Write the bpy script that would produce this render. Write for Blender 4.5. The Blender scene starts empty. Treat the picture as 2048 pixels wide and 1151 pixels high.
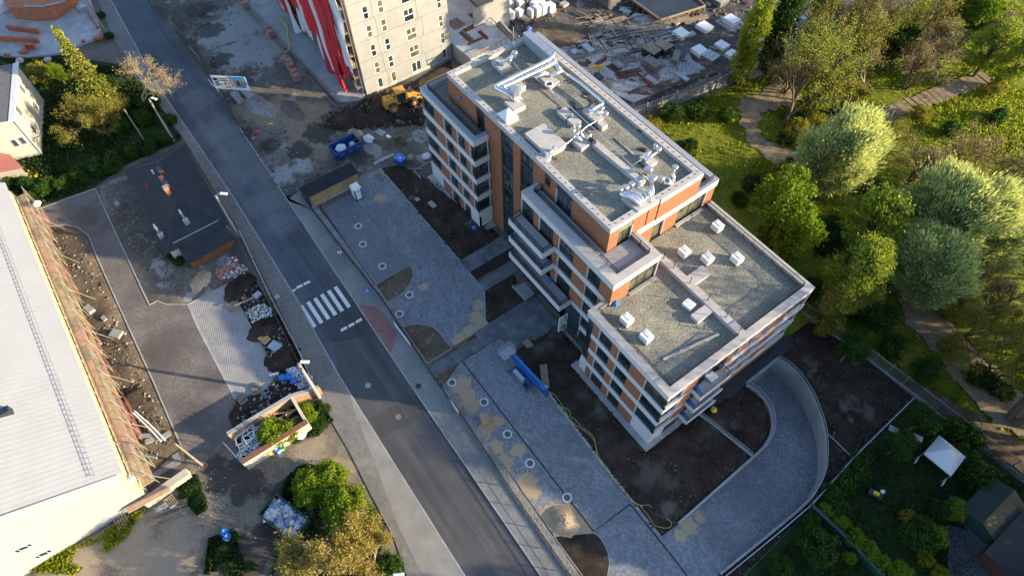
import bpy, math, random
import numpy as np
from mathutils import Vector, Matrix
from mathutils.geometry import delaunay_2d_cdt
random.seed(7); np.random.seed(7)
S = bpy.context.scene
C = S.collection
# ------------------------------------------------------------------ camera
AF = Vector((-0.44719796, 0.31997085, -0.83524406)); AR = Vector((0.59124231, 0.80645803, -0.0076137)); AD = Vector((0.67115312, -0.49723646, -0.54982669))
CH = 72.0; FL = 1299.82
cam = bpy.data.objects.new('camera', bpy.data.cameras.new('camera')); C.objects.link(cam)
m = Matrix.Identity(4)
for i in range(3):
    m[i][0] = AR[i]; m[i][1] = -AD[i]; m[i][2] = -AF[i]
m[2][3] = CH
cam.matrix_world = m
cam.data.sensor_width = 36; cam.data.lens = FL / 2048 * 36
cam.data.clip_start = 1; cam.data.clip_end = 3000
S.camera = cam
# ------------------------------------------------------------------ light
AZ, EL = math.radians(44), math.radians(15.5)
W = bpy.data.worlds.new('World'); S.world = W; W.use_nodes = True
nt = W.node_tree; nt.nodes.clear()
sky = nt.nodes.new('ShaderNodeTexSky'); sky.sky_type = 'NISHITA'; sky.sun_disc = False; sky.ozone_density = 2.0
sky.sun_elevation = EL; sky.sun_rotation = math.radians(90) - AZ
bg = nt.nodes.new('ShaderNodeBackground'); bg.inputs[1].default_value = 0.148
wo = nt.nodes.new('ShaderNodeOutputWorld')
nt.links.new(sky.outputs[0], bg.inputs[0]); nt.links.new(bg.outputs[0], wo.inputs[0])
sl = bpy.data.lights.new('sun', 'SUN'); sl.energy = 5.0; sl.angle = math.radians(0.6); sl.color = (1.0, 0.80, 0.52)
so = bpy.data.objects.new('sun', sl); C.objects.link(so)
sd = Vector((math.cos(AZ) * math.cos(EL), math.sin(AZ) * math.cos(EL), math.sin(EL)))
so.rotation_euler = sd.to_track_quat('Z', 'Y').to_euler(); so.location = sd * 200
S.view_settings.view_transform = 'Standard'; S.view_settings.look = 'None'
S.view_settings.exposure = 1.42; S.view_settings.gamma = 1
S.view_settings.use_curve_mapping = False
# ------------------------------------------------------------------ helpers
def P(px, py, z=0.0):
    d = AF * FL + AR * (px - 1024) + AD * (py - 575.5)
    t = (z - CH) / d[2]
    return (d[0] * t, d[1] * t)
def PP(pts, z=0.0): return [P(a, b, z) for a, b in pts]
def uniq(n): return n
class MB:
    def __init__(s): s.v = []; s.f = []; s.m = []; s.cur = 0
    def mat(s, i): s.cur = i; return s
    def add(s, vs, fs):
        o = len(s.v); s.v += [tuple(v) for v in vs]
        for f in fs: s.f.append([o + i for i in f]); s.m.append(s.cur)
    def bx(s, x0, x1, y0, y1, z0, z1):
        s.add([(x0,y0,z0),(x1,y0,z0),(x1,y1,z0),(x0,y1,z0),(x0,y0,z1),(x1,y0,z1),(x1,y1,z1),(x0,y1,z1)],
              [(3,2,1,0),(4,5,6,7),(0,1,5,4),(1,2,6,5),(2,3,7,6),(3,0,4,7)]); return s
    def rb(s, cx, cy, z0, z1, lx, ly, a=0.0, tx=1.0, ty=1.0):
        c, n = math.cos(a), math.sin(a); vs = []
        for z, kx, ky in ((z0,1,1),(z1,tx,ty)):
            for u, w in ((-1,-1),(1,-1),(1,1),(-1,1)):
                x, y = u*lx/2*kx, w*ly/2*ky; vs.append((cx+x*c-y*n, cy+x*n+y*c, z))
        s.add(vs, [(3,2,1,0),(4,5,6,7),(0,1,5,4),(1,2,6,5),(2,3,7,6),(3,0,4,7)]); return s
    def prism(s, poly, z0, z1, top=True, bot=False):
        if area(poly) < 0: poly = poly[::-1]
        n = len(poly); vs = [(x,y,z0) for x,y in poly] + [(x,y,z1) for x,y in poly]
        fs = [(i,(i+1)%n,n+(i+1)%n,n+i) for i in range(n)]
        if top: fs.append(tuple(range(n,2*n)))
        if bot: fs.append(tuple(range(n-1,-1,-1)))
        s.add(vs, fs); return s
    def bar(s, a, b, w, h=None):
        a, b = Vector(a), Vector(b); h = h or w; d = (b-a)
        if d.length < 1e-6: return s
        d.normalize(); up = Vector((0,0,1)) if abs(d.z) < .95 else Vector((1,0,0))
        r = d.cross(up).normalized(); u = r.cross(d)
        vs = [p + r*w/2*i + u*h/2*j for p in (a,b) for i,j in ((-1,-1),(1,-1),(1,1),(-1,1))]
        s.add(vs, [(0,1,2,3),(7,6,5,4),(4,5,1,0),(5,6,2,1),(6,7,3,2),(7,4,0,3)]); return s
    def tube(s, pts, r, n=8, cap=True):
        pts = [Vector(p) for p in pts]; rs = r if isinstance(r, (list, tuple)) else [r]*len(pts)
        vs = []; N = len(pts)
        pr = None
        for i, p in enumerate(pts):
            d = (pts[min(i+1,N-1)] - pts[max(i-1,0)])
            d = d.normalized() if d.length > 0 else Vector((0,0,1))
            if pr is None: pr = d.cross(Vector((0,0,1)) if abs(d.z) < .9 else Vector((1,0,0))).normalized()
            r1 = (pr - d*pr.dot(d))
            r1 = r1.normalized() if r1.length > 1e-6 else d.orthogonal().normalized()
            pr = r1; r2 = d.cross(r1)
            for k in range(n):
                a = 2*math.pi*k/n; vs.append(p + (r1*math.cos(a) + r2*math.sin(a))*rs[i])
        fs = [(i*n+k, i*n+(k+1)%n, (i+1)*n+(k+1)%n, (i+1)*n+k) for i in range(N-1) for k in range(n)]
        if cap: fs += [tuple(range(n-1,-1,-1)), tuple((N-1)*n+k for k in range(n))]
        s.add(vs, fs); return s
    def cyl(s, x, y, z0, z1, r, n=12, r2=None): return s.tube([(x,y,z0),(x,y,z1)], [r, r if r2 is None else r2], n)
    def sph(s, c, r, n=8, sz=1.0, jit=0.0):
        vs = []; fs = []; M = max(3, n//2)
        for i in range(M+1):
            t = math.pi*i/M
            for k in range(n):
                a = 2*math.pi*k/n; q = r*(1+random.uniform(-jit,jit))
                vs.append((c[0]+q*math.sin(t)*math.cos(a), c[1]+q*math.sin(t)*math.sin(a), c[2]+q*math.cos(t)*sz))
        for i in range(M):
            for k in range(n): fs.append((i*n+k, (i+1)*n+k, (i+1)*n+(k+1)%n, i*n+(k+1)%n))
        s.add(vs, fs); return s
    def build(s, name, mats, parent=None, smooth=False):
        me = bpy.data.meshes.new(name); me.from_pydata(s.v, [], s.f)
        ms = mats if isinstance(mats, (list, tuple)) else [mats]
        for q in ms: me.materials.append(q)
        if len(ms) > 1: me.polygons.foreach_set('material_index', s.m)
        if smooth: me.polygons.foreach_set('use_smooth', [True]*len(me.polygons))
        me.update()
        return link(name, me, parent)
def link(name, me, parent=None, loc=None, rz=None):
    o = bpy.data.objects.new(name, me); C.objects.link(o)
    if parent: o.parent = parent
    if loc is not None: o.location = loc
    if rz is not None: o.rotation_euler = (0,0,rz)
    return o
def area(p): return 0.5*sum(p[i][0]*p[(i+1)%len(p)][1]-p[(i+1)%len(p)][0]*p[i][1] for i in range(len(p)))
def tag(o, label, cat, group=None):
    o['label'] = label; o['category'] = cat
    if group: o['group'] = group
    return o
def thing(name, label, cat, loc=(0,0,0), rz=0, group=None):
    o = link(name, None, None, loc, rz); return tag(o, label, cat, group)
def struct(o): o['kind'] = 'structure'; return o
def stuff(o, label=None, cat=None):
    o['kind'] = 'stuff'
    if label: o['label'] = label; o['category'] = cat
    return o
def clone(o, parent=None):
    c = o.copy(); C.objects.link(c)
    if parent: c.parent = parent
    for ch in o.children: clone(ch, c)
    return c
def copyto(o, loc, rz, label, group=None, sc=None):
    c = clone(o); c.location = loc; c.rotation_euler = (0,0,rz); c['label'] = label
    if group: c['group'] = group
    if sc: c.scale = (sc,sc,sc) if not isinstance(sc, tuple) else sc
    return c
# ------------------------------------------------------------------ numpy noise
def vnoise(x, y, seed=0):
    xi = np.floor(x).astype(np.int64); yi = np.floor(y).astype(np.int64); xf = x-xi; yf = y-yi
    def h(a, b):
        n = (a*374761393 + b*668265263 + seed*1442695041) & 0xffffffff
        n = ((n ^ (n >> 13))*1274126177) & 0xffffffff
        return ((n ^ (n >> 16)) & 0xffff)/65535.0
    u = xf*xf*(3-2*xf); v = yf*yf*(3-2*yf)
    return (h(xi,yi)*(1-u)+h(xi+1,yi)*u)*(1-v) + (h(xi,yi+1)*(1-u)+h(xi+1,yi+1)*u)*v
def fbm(x, y, seed=0, o=4):
    t = 0; a = .5
    for k in range(o): t = t + a*vnoise(x*2**k, y*2**k, seed+k*17); a *= .5
    return t
def dens(poly, step):
    out = []
    for i in range(len(poly)):
        a, b = poly[i], poly[(i+1)%len(poly)]; n = max(1, int(math.hypot(b[0]-a[0], b[1]-a[1])/step))
        for k in range(n): out.append((a[0]+(b[0]-a[0])*k/n, a[1]+(b[1]-a[1])*k/n))
    return out
def inside(X, Y, poly):
    r = np.zeros(X.shape, bool); n = len(poly)
    for i in range(n):
        x1, y1 = poly[i]; x2, y2 = poly[(i+1)%n]
        if y1 == y2: continue
        c = ((y1 > Y) != (y2 > Y)) & (X < (x2-x1)*(Y-y1)/(y2-y1)+x1); r ^= c
    return r
def bdist(X, Y, poly):
    d = np.full(X.shape, 1e9); n = len(poly)
    for i in range(n):
        x1, y1 = poly[i]; x2, y2 = poly[(i+1)%n]; dx, dy = x2-x1, y2-y1; L = dx*dx+dy*dy+1e-12
        t = np.clip(((X-x1)*dx+(Y-y1)*dy)/L, 0, 1); d = np.minimum(d, np.hypot(X-x1-t*dx, Y-y1-t*dy))
    return d
def ground(name, poly, mat, z, res=1.0, amp=0.0, scale=0.6, holes=(), seed=1, edge=1.0, fn=None, parent=None, jag=0.0):
    if area(poly) < 0: poly = poly[::-1]
    pd = dens(poly, res if (amp or jag) else 1e9)
    if jag:
        q = []
        for (x, y) in pd:
            q.append((x+jag*(fbm(np.array([x*1.1]), np.array([y*1.1]), seed+5)[0]-.47)*3.4+random.uniform(-.35,.35)*jag, y+jag*(fbm(np.array([x*.8+50]), np.array([y*.8]), seed+9)[0]-.47)*3.4+random.uniform(-.35,.35)*jag))
        pd = q
    vs = [Vector(p) for p in pd]; n = len(vs); es = [(i,(i+1)%n) for i in range(n)]
    for h in holes:
        hp = dens(h, res if amp else 1e9); o = len(vs); k = len(hp); vs += [Vector(p) for p in hp]; es += [(o+i,o+(i+1)%k) for i in range(k)]
    nb = len(vs)
    if amp or fn:
        A = np.array(poly); x0, y0 = A.min(0); x1, y1 = A.max(0)
        X, Y = np.meshgrid(np.arange(x0, x1, res), np.arange(y0, y1, res)); X = X.ravel(); Y = Y.ravel()
        X = X + np.random.uniform(-.3,.3,X.shape)*res; Y = Y + np.random.uniform(-.3,.3,Y.shape)*res
        k = inside(X, Y, pd) & (bdist(X, Y, pd) > res*.4)
        for h in holes: k &= ~inside(X, Y, h) & (bdist(X, Y, h) > res*.4)
        vs += [Vector((a,b)) for a, b in zip(X[k], Y[k])]
    r = delaunay_2d_cdt(vs, es, [], 1, 1e-5)
    V = np.array([(v[0], v[1]) for v in r[0]])
    Z = np.full(len(V), z)
    if amp or fn:
        d = bdist(V[:,0], V[:,1], pd)
        for h in holes: d = np.minimum(d, bdist(V[:,0], V[:,1], h))
        e = np.clip(d/edge, 0, 1)
        if amp: Z = Z + amp*fbm(V[:,0]*scale, V[:,1]*scale, seed, 5)*e
        if fn: Z = Z + fn(V[:,0], V[:,1])*e
    fs = [list(f) for f in r[2]]
    out = []
    if holes:
        G = np.array([V[f].mean(0) for f in fs]); kk = np.zeros(len(G), bool)
        for h in holes: kk |= inside(G[:,0], G[:,1], h)
        fs = [f for f, q in zip(fs, kk) if not q]
    for f in fs:
        a, b, c = V[f[0]], V[f[1]], V[f[2]]
        if (b[0]-a[0])*(c[1]-a[1])-(b[1]-a[1])*(c[0]-a[0]) < 0: f = f[::-1]
        out.append(f)
    me = bpy.data.meshes.new(name); me.from_pydata([(x,y,q) for (x,y), q in zip(V, Z)], [], out)
    me.materials.append(mat)
    if amp: me.polygons.foreach_set('use_smooth', [True]*len(me.polygons))
    me.update()
    o = link(name, me, parent)
    if parent is None: struct(o)
    return o
def npmesh(name, verts, quads, mats, midx=None, parent=None, k=4):
    me = bpy.data.meshes.new(name); nv, nf = len(verts), len(quads)
    me.vertices.add(nv); me.vertices.foreach_set('co', np.asarray(verts, np.float32).ravel())
    me.loops.add(nf*k); me.loops.foreach_set('vertex_index', np.asarray(quads, np.int32).ravel())
    me.polygons.add(nf); me.polygons.foreach_set('loop_start', np.arange(0, nf*k, k, dtype=np.int32))
    try: me.polygons.foreach_set('loop_total', np.full(nf, k, np.int32))
    except Exception: pass
    for q in (mats if isinstance(mats, (list,tuple)) else [mats]): me.materials.append(q)
    if midx is not None: me.polygons.foreach_set('material_index', np.asarray(midx, np.int32))
    me.update(calc_edges=True); me.validate()
    return me
def inpoly_pts(poly, n):
    A = np.array(poly); lo, hi = A.min(0), A.max(0); X = []; 
    while len(X) < n:
        q = np.random.uniform(lo, hi, (n*2, 2)); q = q[inside(q[:,0], q[:,1], poly)]
        if len(q) == 0: continue
        X += list(q)
    return np.array(X[:n])
def rocks(name, poly, n, s0, s1, mats, z=0.03, label=None, cat='rubble', parent=None, flat=.6, pts=None):
    p = inpoly_pts(poly, n) if pts is None else pts; n = len(p)
    base = np.array([(-1,-1,-1),(1,-1,-1),(1,1,-1),(-1,1,-1),(-.7,-.7,1),(.7,-.7,1),(.7,.7,1),(-.7,.7,1)], float)
    fq = np.array([(4,5,6,7),(0,1,5,4),(1,2,6,5),(2,3,7,6),(3,0,4,7)])
    s = (s0 + (s1-s0)*np.random.rand(n)**3)/2
    a = np.random.rand(n)*6.28; V = base[None]*(1+np.random.uniform(-.35,.35,(n,8,3)))
    V[:,:,0] *= s[:,None]*np.random.uniform(.7,1.4,(n,1)); V[:,:,1] *= s[:,None]; V[:,:,2] *= s[:,None]*flat
    c, q = np.cos(a)[:,None], np.sin(a)[:,None]
    x = V[:,:,0]*c - V[:,:,1]*q; y = V[:,:,0]*q + V[:,:,1]*c
    V = np.stack([x+p[:,0:1], y+p[:,1:2], V[:,:,2]+z+s[:,None]*flat*.6], -1).reshape(-1,3)
    F = (fq[None] + (np.arange(n)*8)[:,None,None]).reshape(-1,4)
    mm = mats if isinstance(mats, (list,tuple)) else [mats]
    mi = np.repeat(np.random.randint(0, len(mm), n), 5)
    me = npmesh(name, V, F, mm, mi); o = link(name, me, parent)
    if parent is None and label: stuff(o, label, cat)
    elif parent is None: stuff(o)
    return o
# ------------------------------------------------------------------ materials
def newmat(name):
    m = bpy.data.materials.new(name); m.use_nodes = True; t = m.node_tree
    return m, t, t.nodes['Principled BSDF']
def N(t, ty, **k):
    n = t.nodes.new(ty)
    for a, b in k.items():
        if a.startswith('i_'): n.inputs[int(a[2:])].default_value = b
        else: setattr(n, a, b)
    return n
def c4(c): return (c[0], c[1], c[2], 1.0)
def pos(t): return t.nodes.new('ShaderNodeNewGeometry').outputs['Position']
def ramp(t, src, stops):
    r = t.nodes.new('ShaderNodeValToRGB'); e = r.color_ramp.elements
    while len(e) > 1: e.remove(e[-1])
    e[0].position = stops[0][0]; e[0].color = c4(stops[0][1])
    for p_, c_ in stops[1:]:
        q = e.new(p_); q.color = c4(c_)
    t.links.new(src, r.inputs[0]); return r.outputs[0]
def noise(t, vec, sc, det=4, rough=.55, dim='3D'):
    n = t.nodes.new('ShaderNodeTexNoise'); n.inputs['Scale'].default_value = sc; n.inputs['Detail'].default_value = det; n.inputs['Roughness'].default_value = rough
    t.links.new(vec, n.inputs['Vector']); return n.outputs['Fac']
def mixc(t, a, b, fac, mode='MIX'):
    m = t.nodes.new('ShaderNodeMix'); m.data_type = 'RGBA'; m.blend_type = mode
    for s, v in ((m.inputs[0], fac), (m.inputs[6], a), (m.inputs[7], b)):
        if isinstance(v, (int, float)): s.default_value = v
        elif isinstance(v, tuple): s.default_value = c4(v)
        else: t.links.new(v, s)
    return m.outputs[2]
def mp(t, vec, scale=(1,1,1), rot=(0,0,0), loc=(0,0,0)):
    n = t.nodes.new('ShaderNodeMapping'); n.inputs['Scale'].default_value = scale; n.inputs['Rotation'].default_value = rot; n.inputs['Location'].default_value = loc
    t.links.new(vec, n.inputs[0]); return n.outputs[0]
def bump(t, b, h, dist=.02, st=.6):
    n = t.nodes.new('ShaderNodeBump'); n.inputs['Distance'].default_value = dist; n.inputs['Strength'].default_value = st
    t.links.new(h, n.inputs['Height']); t.links.new(n.outputs[0], b.inputs['Normal'])
def spots(t, p, L, sc=1.2, lo=.42, soft=.10, amp=1.3, z=.1):
    # spilt or trodden patches and one painted sun streak at given places, each (pixel x, pixel y, radius in m), with ragged noisy rims
    acc = None
    for px, py, r in L:
        x, y = P(px, py, z)
        d = N(t, 'ShaderNodeVectorMath', operation='DISTANCE'); t.links.new(p, d.inputs[0]); d.inputs[1].default_value = (x, y, z)
        m = N(t, 'ShaderNodeMath', operation='MULTIPLY_ADD', i_1=-1.0/r, i_2=1.0); t.links.new(d.outputs['Value'], m.inputs[0])
        if acc is None: acc = m.outputs[0]
        else:
            k = N(t, 'ShaderNodeMath', operation='MAXIMUM'); t.links.new(acc, k.inputs[0]); t.links.new(m.outputs[0], k.inputs[1]); acc = k.outputs[0]
    n = noise(t, p, sc, 7, .7); a = N(t, 'ShaderNodeMath', operation='MULTIPLY_ADD', i_1=amp, i_2=-amp*.5); t.links.new(n, a.inputs[0])
    s = N(t, 'ShaderNodeMath', operation='ADD'); t.links.new(acc, s.inputs[0]); t.links.new(a.outputs[0], s.inputs[1])
    return ramp(t, s.outputs[0], [(lo, (0,0,0)), (lo+soft, (1,1,1))])
def addspots(m, col, L, k=1.0, **kw):
    t = m.node_tree; b = t.nodes['Principled BSDF']; src = b.inputs['Base Color'].links[0].from_socket
    msk = spots(t, pos(t), L, **kw)
    if k < 1: msk = mixc(t, (0,0,0), msk, k)
    t.links.new(mixc(t, src, col, msk), b.inputs['Base Color'])
MATS = {}
def plain(name, c, rough=.7, metal=0.0, var=.18, sc=1.5, bmp=0.0, spec=.5):
    m, t, b = newmat(name); p = pos(t)
    n = noise(t, p, sc, 6, .65)
    col = ramp(t, n, [(.25, tuple(x*(1-var) for x in c)), (.75, tuple(min(1,x*(1+var)) for x in c))])
    t.links.new(col, b.inputs['Base Color']); b.inputs['Roughness'].default_value = rough; b.inputs['Metallic'].default_value = metal
    b.inputs['Specular IOR Level'].default_value = spec
    if bmp: bump(t, b, noise(t, p, sc*8, 3), bmp)
    return m
def dirt(name, c1, c2, c3, s=.35, fine=6.0, bmp=.05, extra=None):
    m, t, b = newmat(name); p = pos(t)
    a = noise(t, p, s, 8, .7); f = noise(t, p, fine, 5, .7)
    col = ramp(t, a, [(.33, c1), (.5, c2), (.66, c3)])
    col = mixc(t, col, ramp(t, f, [(.35, (.45,.45,.45)), (.62, (1.25,1.25,1.25))]), .65, 'MULTIPLY')
    if extra:
        e = noise(t, mp(t, p, loc=(31,7,0)), extra[1], 5, .6)
        msk = ramp(t, e, [(extra[2], (0,0,0)), (extra[2]+.07, (1,1,1))])
        col = mixc(t, col, extra[0], msk)
    t.links.new(col, b.inputs['Base Color']); b.inputs['Roughness'].default_value = .95; b.inputs['Specular IOR Level'].default_value = .15
    bump(t, b, mixc(t, f, noise(t, p, fine*4, 3), .4), bmp, .9)
    return m
def pavers(name, c1, c2, mortar, w, h, ang=0.0, ms=.012, stain=(.75,1.15), soff=.5, sand=None, tint=None, blk=.6):
    m, t, b = newmat(name); p = mp(t, pos(t), rot=(0,0,ang))
    br = N(t, 'ShaderNodeTexBrick', offset=soff, squash=1.0)
    br.inputs['Color1'].default_value = c4(c1); br.inputs['Color2'].default_value = c4(c2); br.inputs['Mortar'].default_value = c4(mortar)
    br.inputs['Scale'].default_value = 1.0; br.inputs['Mortar Size'].default_value = ms; br.inputs['Brick Width'].default_value = w; br.inputs['Row Height'].default_value = h
    br.inputs['Bias'].default_value = 0.0
    t.links.new(p, br.inputs['Vector'])
    n = noise(t, p, .16, 7, .7); n2 = noise(t, p, 1.3, 6, .7)
    k = ramp(t, n, [(.3, (stain[0],)*3), (.7, (stain[1],)*3)])
    col = mixc(t, br.outputs[0], k, 1.0, 'MULTIPLY')
    col = mixc(t, col, ramp(t, n2, [(.3, (.72,.72,.74)), (.7, (1.2,1.2,1.18))]), blk, 'MULTIPLY')
    if sand: 
        msk = ramp(t, noise(t, mp(t, p, loc=(9,3,1)), sand[1], 6, .75), [(sand[2], (0,0,0)), (sand[2]+.05, (1,1,1))])
        col = mixc(t, col, sand[0], msk)
    t.links.new(col, b.inputs['Base Color']); b.inputs['Roughness'].default_value = .8; b.inputs['Specular IOR Level'].default_value = .3
    bump(t, b, br.outputs['Fac'], -.008, .6)
    return m
def brickmat(name, c1, c2, mortar):
    m, t, b = newmat(name); sp = N(t, 'ShaderNodeSeparateXYZ'); t.links.new(pos(t), sp.inputs[0])
    ad = N(t, 'ShaderNodeMath', operation='ADD'); t.links.new(sp.outputs[0], ad.inputs[0]); t.links.new(sp.outputs[1], ad.inputs[1])
    cb = N(t, 'ShaderNodeCombineXYZ'); t.links.new(ad.outputs[0], cb.inputs[0]); t.links.new(sp.outputs[2], cb.inputs[1])
    br = N(t, 'ShaderNodeTexBrick', offset=.5)
    br.inputs['Color1'].default_value = c4(c1); br.inputs['Color2'].default_value = c4(c2); br.inputs['Mortar'].default_value = c4(mortar)
    br.inputs['Scale'].default_value = 1; br.inputs['Mortar Size'].default_value = .008; br.inputs['Brick Width'].default_value = .25; br.inputs['Row Height'].default_value = .075
    t.links.new(cb.outputs[0], br.inputs['Vector'])
    n = noise(t, mp(t, cb.outputs[0], (1.2,5,1)), 1.6, 6, .75)
    col = mixc(t, br.outputs[0], ramp(t, n, [(.3, (.62,.6,.6)), (.7, (1.3,1.25,1.2))]), .8, 'MULTIPLY')
    t.links.new(col, b.inputs['Base Color']); b.inputs['Roughness'].default_value = .85; b.inputs['Specular IOR Level'].default_value = .2
    bump(t, b, br.outputs['Fac'], -.01, .7); return m
def asphalt(name, c, streak=.35, ang=0.0):
    m, t, b = newmat(name); p = pos(t)
    s = noise(t, mp(t, p, (.02,.55,1), rot=(0,0,ang)), 1.0, 6, .6); s2 = noise(t, mp(t, p, (.06,1.6,1), rot=(0,0,ang)), 1.0, 5, .6)
    g = noise(t, p, 14, 4, .8); l = noise(t, p, .12, 5, .6)
    col = ramp(t, s, [(.3, tuple(x*(1-streak) for x in c)), (.7, tuple(x*(1+streak) for x in c))])
    col = mixc(t, col, ramp(t, s2, [(.35, (.8,.8,.8)), (.66, (1.3,1.3,1.3))]), .55, 'MULTIPLY')
    col = mixc(t, col, ramp(t, l, [(.35, (.78,.78,.8)), (.65, (1.3,1.28,1.22))]), .8, 'MULTIPLY')
    col = mixc(t, col, ramp(t, g, [(.3, (.75,.75,.75)), (.7, (1.2,1.2,1.2))]), .6, 'MULTIPLY')
    t.links.new(col, b.inputs['Base Color']); b.inputs['Roughness'].default_value = .78; b.inputs['Specular IOR Level'].default_value = .35
    bump(t, b, g, .006, .5); return m
def gravel(name, c1, c2, c3):
    m, t, b = newmat(name); p = pos(t)
    v = N(t, 'ShaderNodeTexVoronoi'); v.inputs['Scale'].default_value = 12.0; t.links.new(p, v.inputs['Vector'])
    col = ramp(t, v.outputs['Color'], [(.1, c1), (.5, c2), (.9, c3)])
    col = mixc(t, col, ramp(t, v.outputs['Distance'], [(.15, (1.25,1.25,1.25)), (.75, (.5,.5,.52))]), .8, 'MULTIPLY')
    col = mixc(t, col, ramp(t, noise(t, p, .35, 6, .7), [(.33, (.66,.68,.70)), (.66, (1.22,1.19,1.12))]), 1.0, 'MULTIPLY')
    t.links.new(col, b.inputs['Base Color']); b.inputs['Roughness'].default_value = .85; b.inputs['Specular IOR Level'].default_value = .25
    bump(t, b, v.outputs['Distance'], -.06, 1.0); return m
def leafmat(name, cs, trans=.4, sc=.35, K=1.7):
    cs = [tuple(x*K for x in c) for c in cs]
    m, t, b = newmat(name); g = t.nodes.new('ShaderNodeNewGeometry')
    r = ramp(t, g.outputs['Random Per Island'], [(i/(len(cs)-1) if len(cs) > 1 else 0, c) for i, c in enumerate(cs)])
    n = noise(t, g.outputs['Position'], sc, 4, .6)
    col = mixc(t, r, ramp(t, n, [(.3, (.72,.72,.72)), (.7, (1.25,1.25,1.2))]), .8, 'MULTIPLY')
    t.links.new(col, b.inputs['Base Color']); b.inputs['Roughness'].default_value = .6; b.inputs['Specular IOR Level'].default_value = .25
    tr = N(t, 'ShaderNodeBsdfTranslucent'); t.links.new(mixc(t, col, (1.0,.95,.35), .35, 'MULTIPLY'), tr.inputs[0])
    mx = N(t, 'ShaderNodeMixShader'); mx.inputs[0].default_value = trans
    t.links.new(b.outputs[0], mx.inputs[1]); t.links.new(tr.outputs[0], mx.inputs[2]); t.links.new(mx.outputs[0], t.nodes['Material Output'].inputs[0])
    return m
def stripes(name, c1, c2, period, axis=0, duty=.5, rough=.6, soft=.04):
    m, t, b = newmat(name); sp = N(t, 'ShaderNodeSeparateXYZ'); t.links.new(pos(t), sp.inputs[0])
    d = N(t, 'ShaderNodeMath', operation='DIVIDE', i_1=period); t.links.new(sp.outputs[axis], d.inputs[0])
    f = N(t, 'ShaderNodeMath', operation='FRACT'); t.links.new(d.outputs[0], f.inputs[0])
    col = ramp(t, f.outputs[0], [(0, c1), (duty, c1), (min(.99, duty+soft), c2), (1, c2)])
    col = mixc(t, col, ramp(t, noise(t, pos(t), .9, 6, .7), [(.3, (.75,.75,.75)), (.7, (1.15,1.15,1.15))]), .7, 'MULTIPLY')
    t.links.new(col, b.inputs['Base Color']); b.inputs['Roughness'].default_value = rough; return m

BRICK = brickmat('facade_brick', (.26,.105,.058), (.37,.165,.088), (.21,.12,.085))
WHITE = plain('white_render', (.52,.52,.53), .85, var=.06)
WHITE2 = plain('white_plaster_reveal', (.55,.55,.56), .85, var=.05)
CAP = plain('concrete_cap', (.40,.38,.37), .8, var=.14, sc=.9, bmp=.004)
PANEL = plain('anthracite_panel', (.030,.045,.058), .45, var=.15)
DARK = plain('anthracite_metal', (.022,.028,.036), .5, var=.2)
GLASS, _t, _b = newmat('window_glass'); _b.inputs['Base Color'].default_value = (.012,.024,.032,1); _b.inputs['Roughness'].default_value = .05; _b.inputs['Specular IOR Level'].default_value = .8
_n = noise(_t, pos(_t), .5, 3); _t.links.new(ramp(_t, _n, [(.38, (.006,.012,.018)), (.6, (.03,.055,.065))]), _b.inputs['Base Color'])
GLASSC, _t, _b = newmat('curtained_glass'); _b.inputs['Roughness'].default_value = .08; _b.inputs['Specular IOR Level'].default_value = .7
_t.links.new(ramp(_t, noise(_t, pos(_t), 1.1, 3), [(.40, (.02,.03,.036)), (.52, (.09,.11,.12)), (.7, (.05,.07,.08))]), _b.inputs['Base Color'])
GLASSG, _t, _b = newmat('green_tinted_glass'); _b.inputs['Roughness'].default_value = .06; _b.inputs['Specular IOR Level'].default_value = .8
_t.links.new(ramp(_t, noise(_t, pos(_t), .7, 3), [(.38, (.05,.055,.035)), (.6, (.11,.11,.07))]), _b.inputs['Base Color'])
GRAVEL = gravel('roof_gravel', (.15,.155,.14), (.27,.27,.235), (.40,.375,.30))
TILE = plain('terrace_tile', (.36,.35,.355), .75, var=.12, sc=.8)
TILE2 = plain('walk_slab', (.20,.21,.225), .8, var=.25, sc=.7, bmp=.004)
TILE4 = plain('mid_slab', (.12,.13,.145), .8, var=.3, sc=.6, bmp=.004)
TILE3 = plain('dark_slab', (.085,.095,.11), .75, var=.35, sc=.6, bmp=.004)
CONC = plain('precast_concrete', (.25,.255,.25), .85, var=.16, sc=.5, bmp=.003)
CONC2 = plain('grey_concrete', (.30,.30,.30), .85, var=.3, sc=.5, bmp=.006)
CONC3 = plain('site_slab_concrete', (.33,.33,.34), .85, var=.35, sc=.35, bmp=.006)
DUCT = plain('galvanised_duct', (.74,.75,.77), .28, .9, var=.08, sc=3)
ZINC = plain('galvanised_steel', (.45,.47,.50), .4, .7, var=.12)
STEEL = plain('painted_steel_grey', (.35,.40,.43), .5, .3, var=.15)
BLACK = plain('black_rubber', (.018,.018,.02), .7, var=.3)
WOOD = plain('fresh_wood', (.42,.28,.14), .8, var=.25, sc=2)
WOODD = plain('weathered_wood', (.24,.19,.14), .85, var=.35, sc=2)
WOODG = plain('grey_wood', (.19,.18,.16), .85, var=.35, sc=2)
WOODB = plain('brown_stained_wood', (.13,.065,.03), .8, var=.45, sc=1.2)
PINE = plain('yellow_pine_batten', (.52,.36,.16), .7, var=.2, sc=2)
ASPH = asphalt('road_asphalt', (.070,.080,.098), .30)
ASPH2 = asphalt('new_asphalt', (.050,.053,.060), .2)
ASPH3 = asphalt('darker_asphalt', (.062,.065,.073), .3)
PAVL = pavers('grey_walk_paving', (.165,.16,.15), (.20,.195,.185), (.13,.13,.13), .4, .2, 0.0, .006, (.72,1.2))
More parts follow.
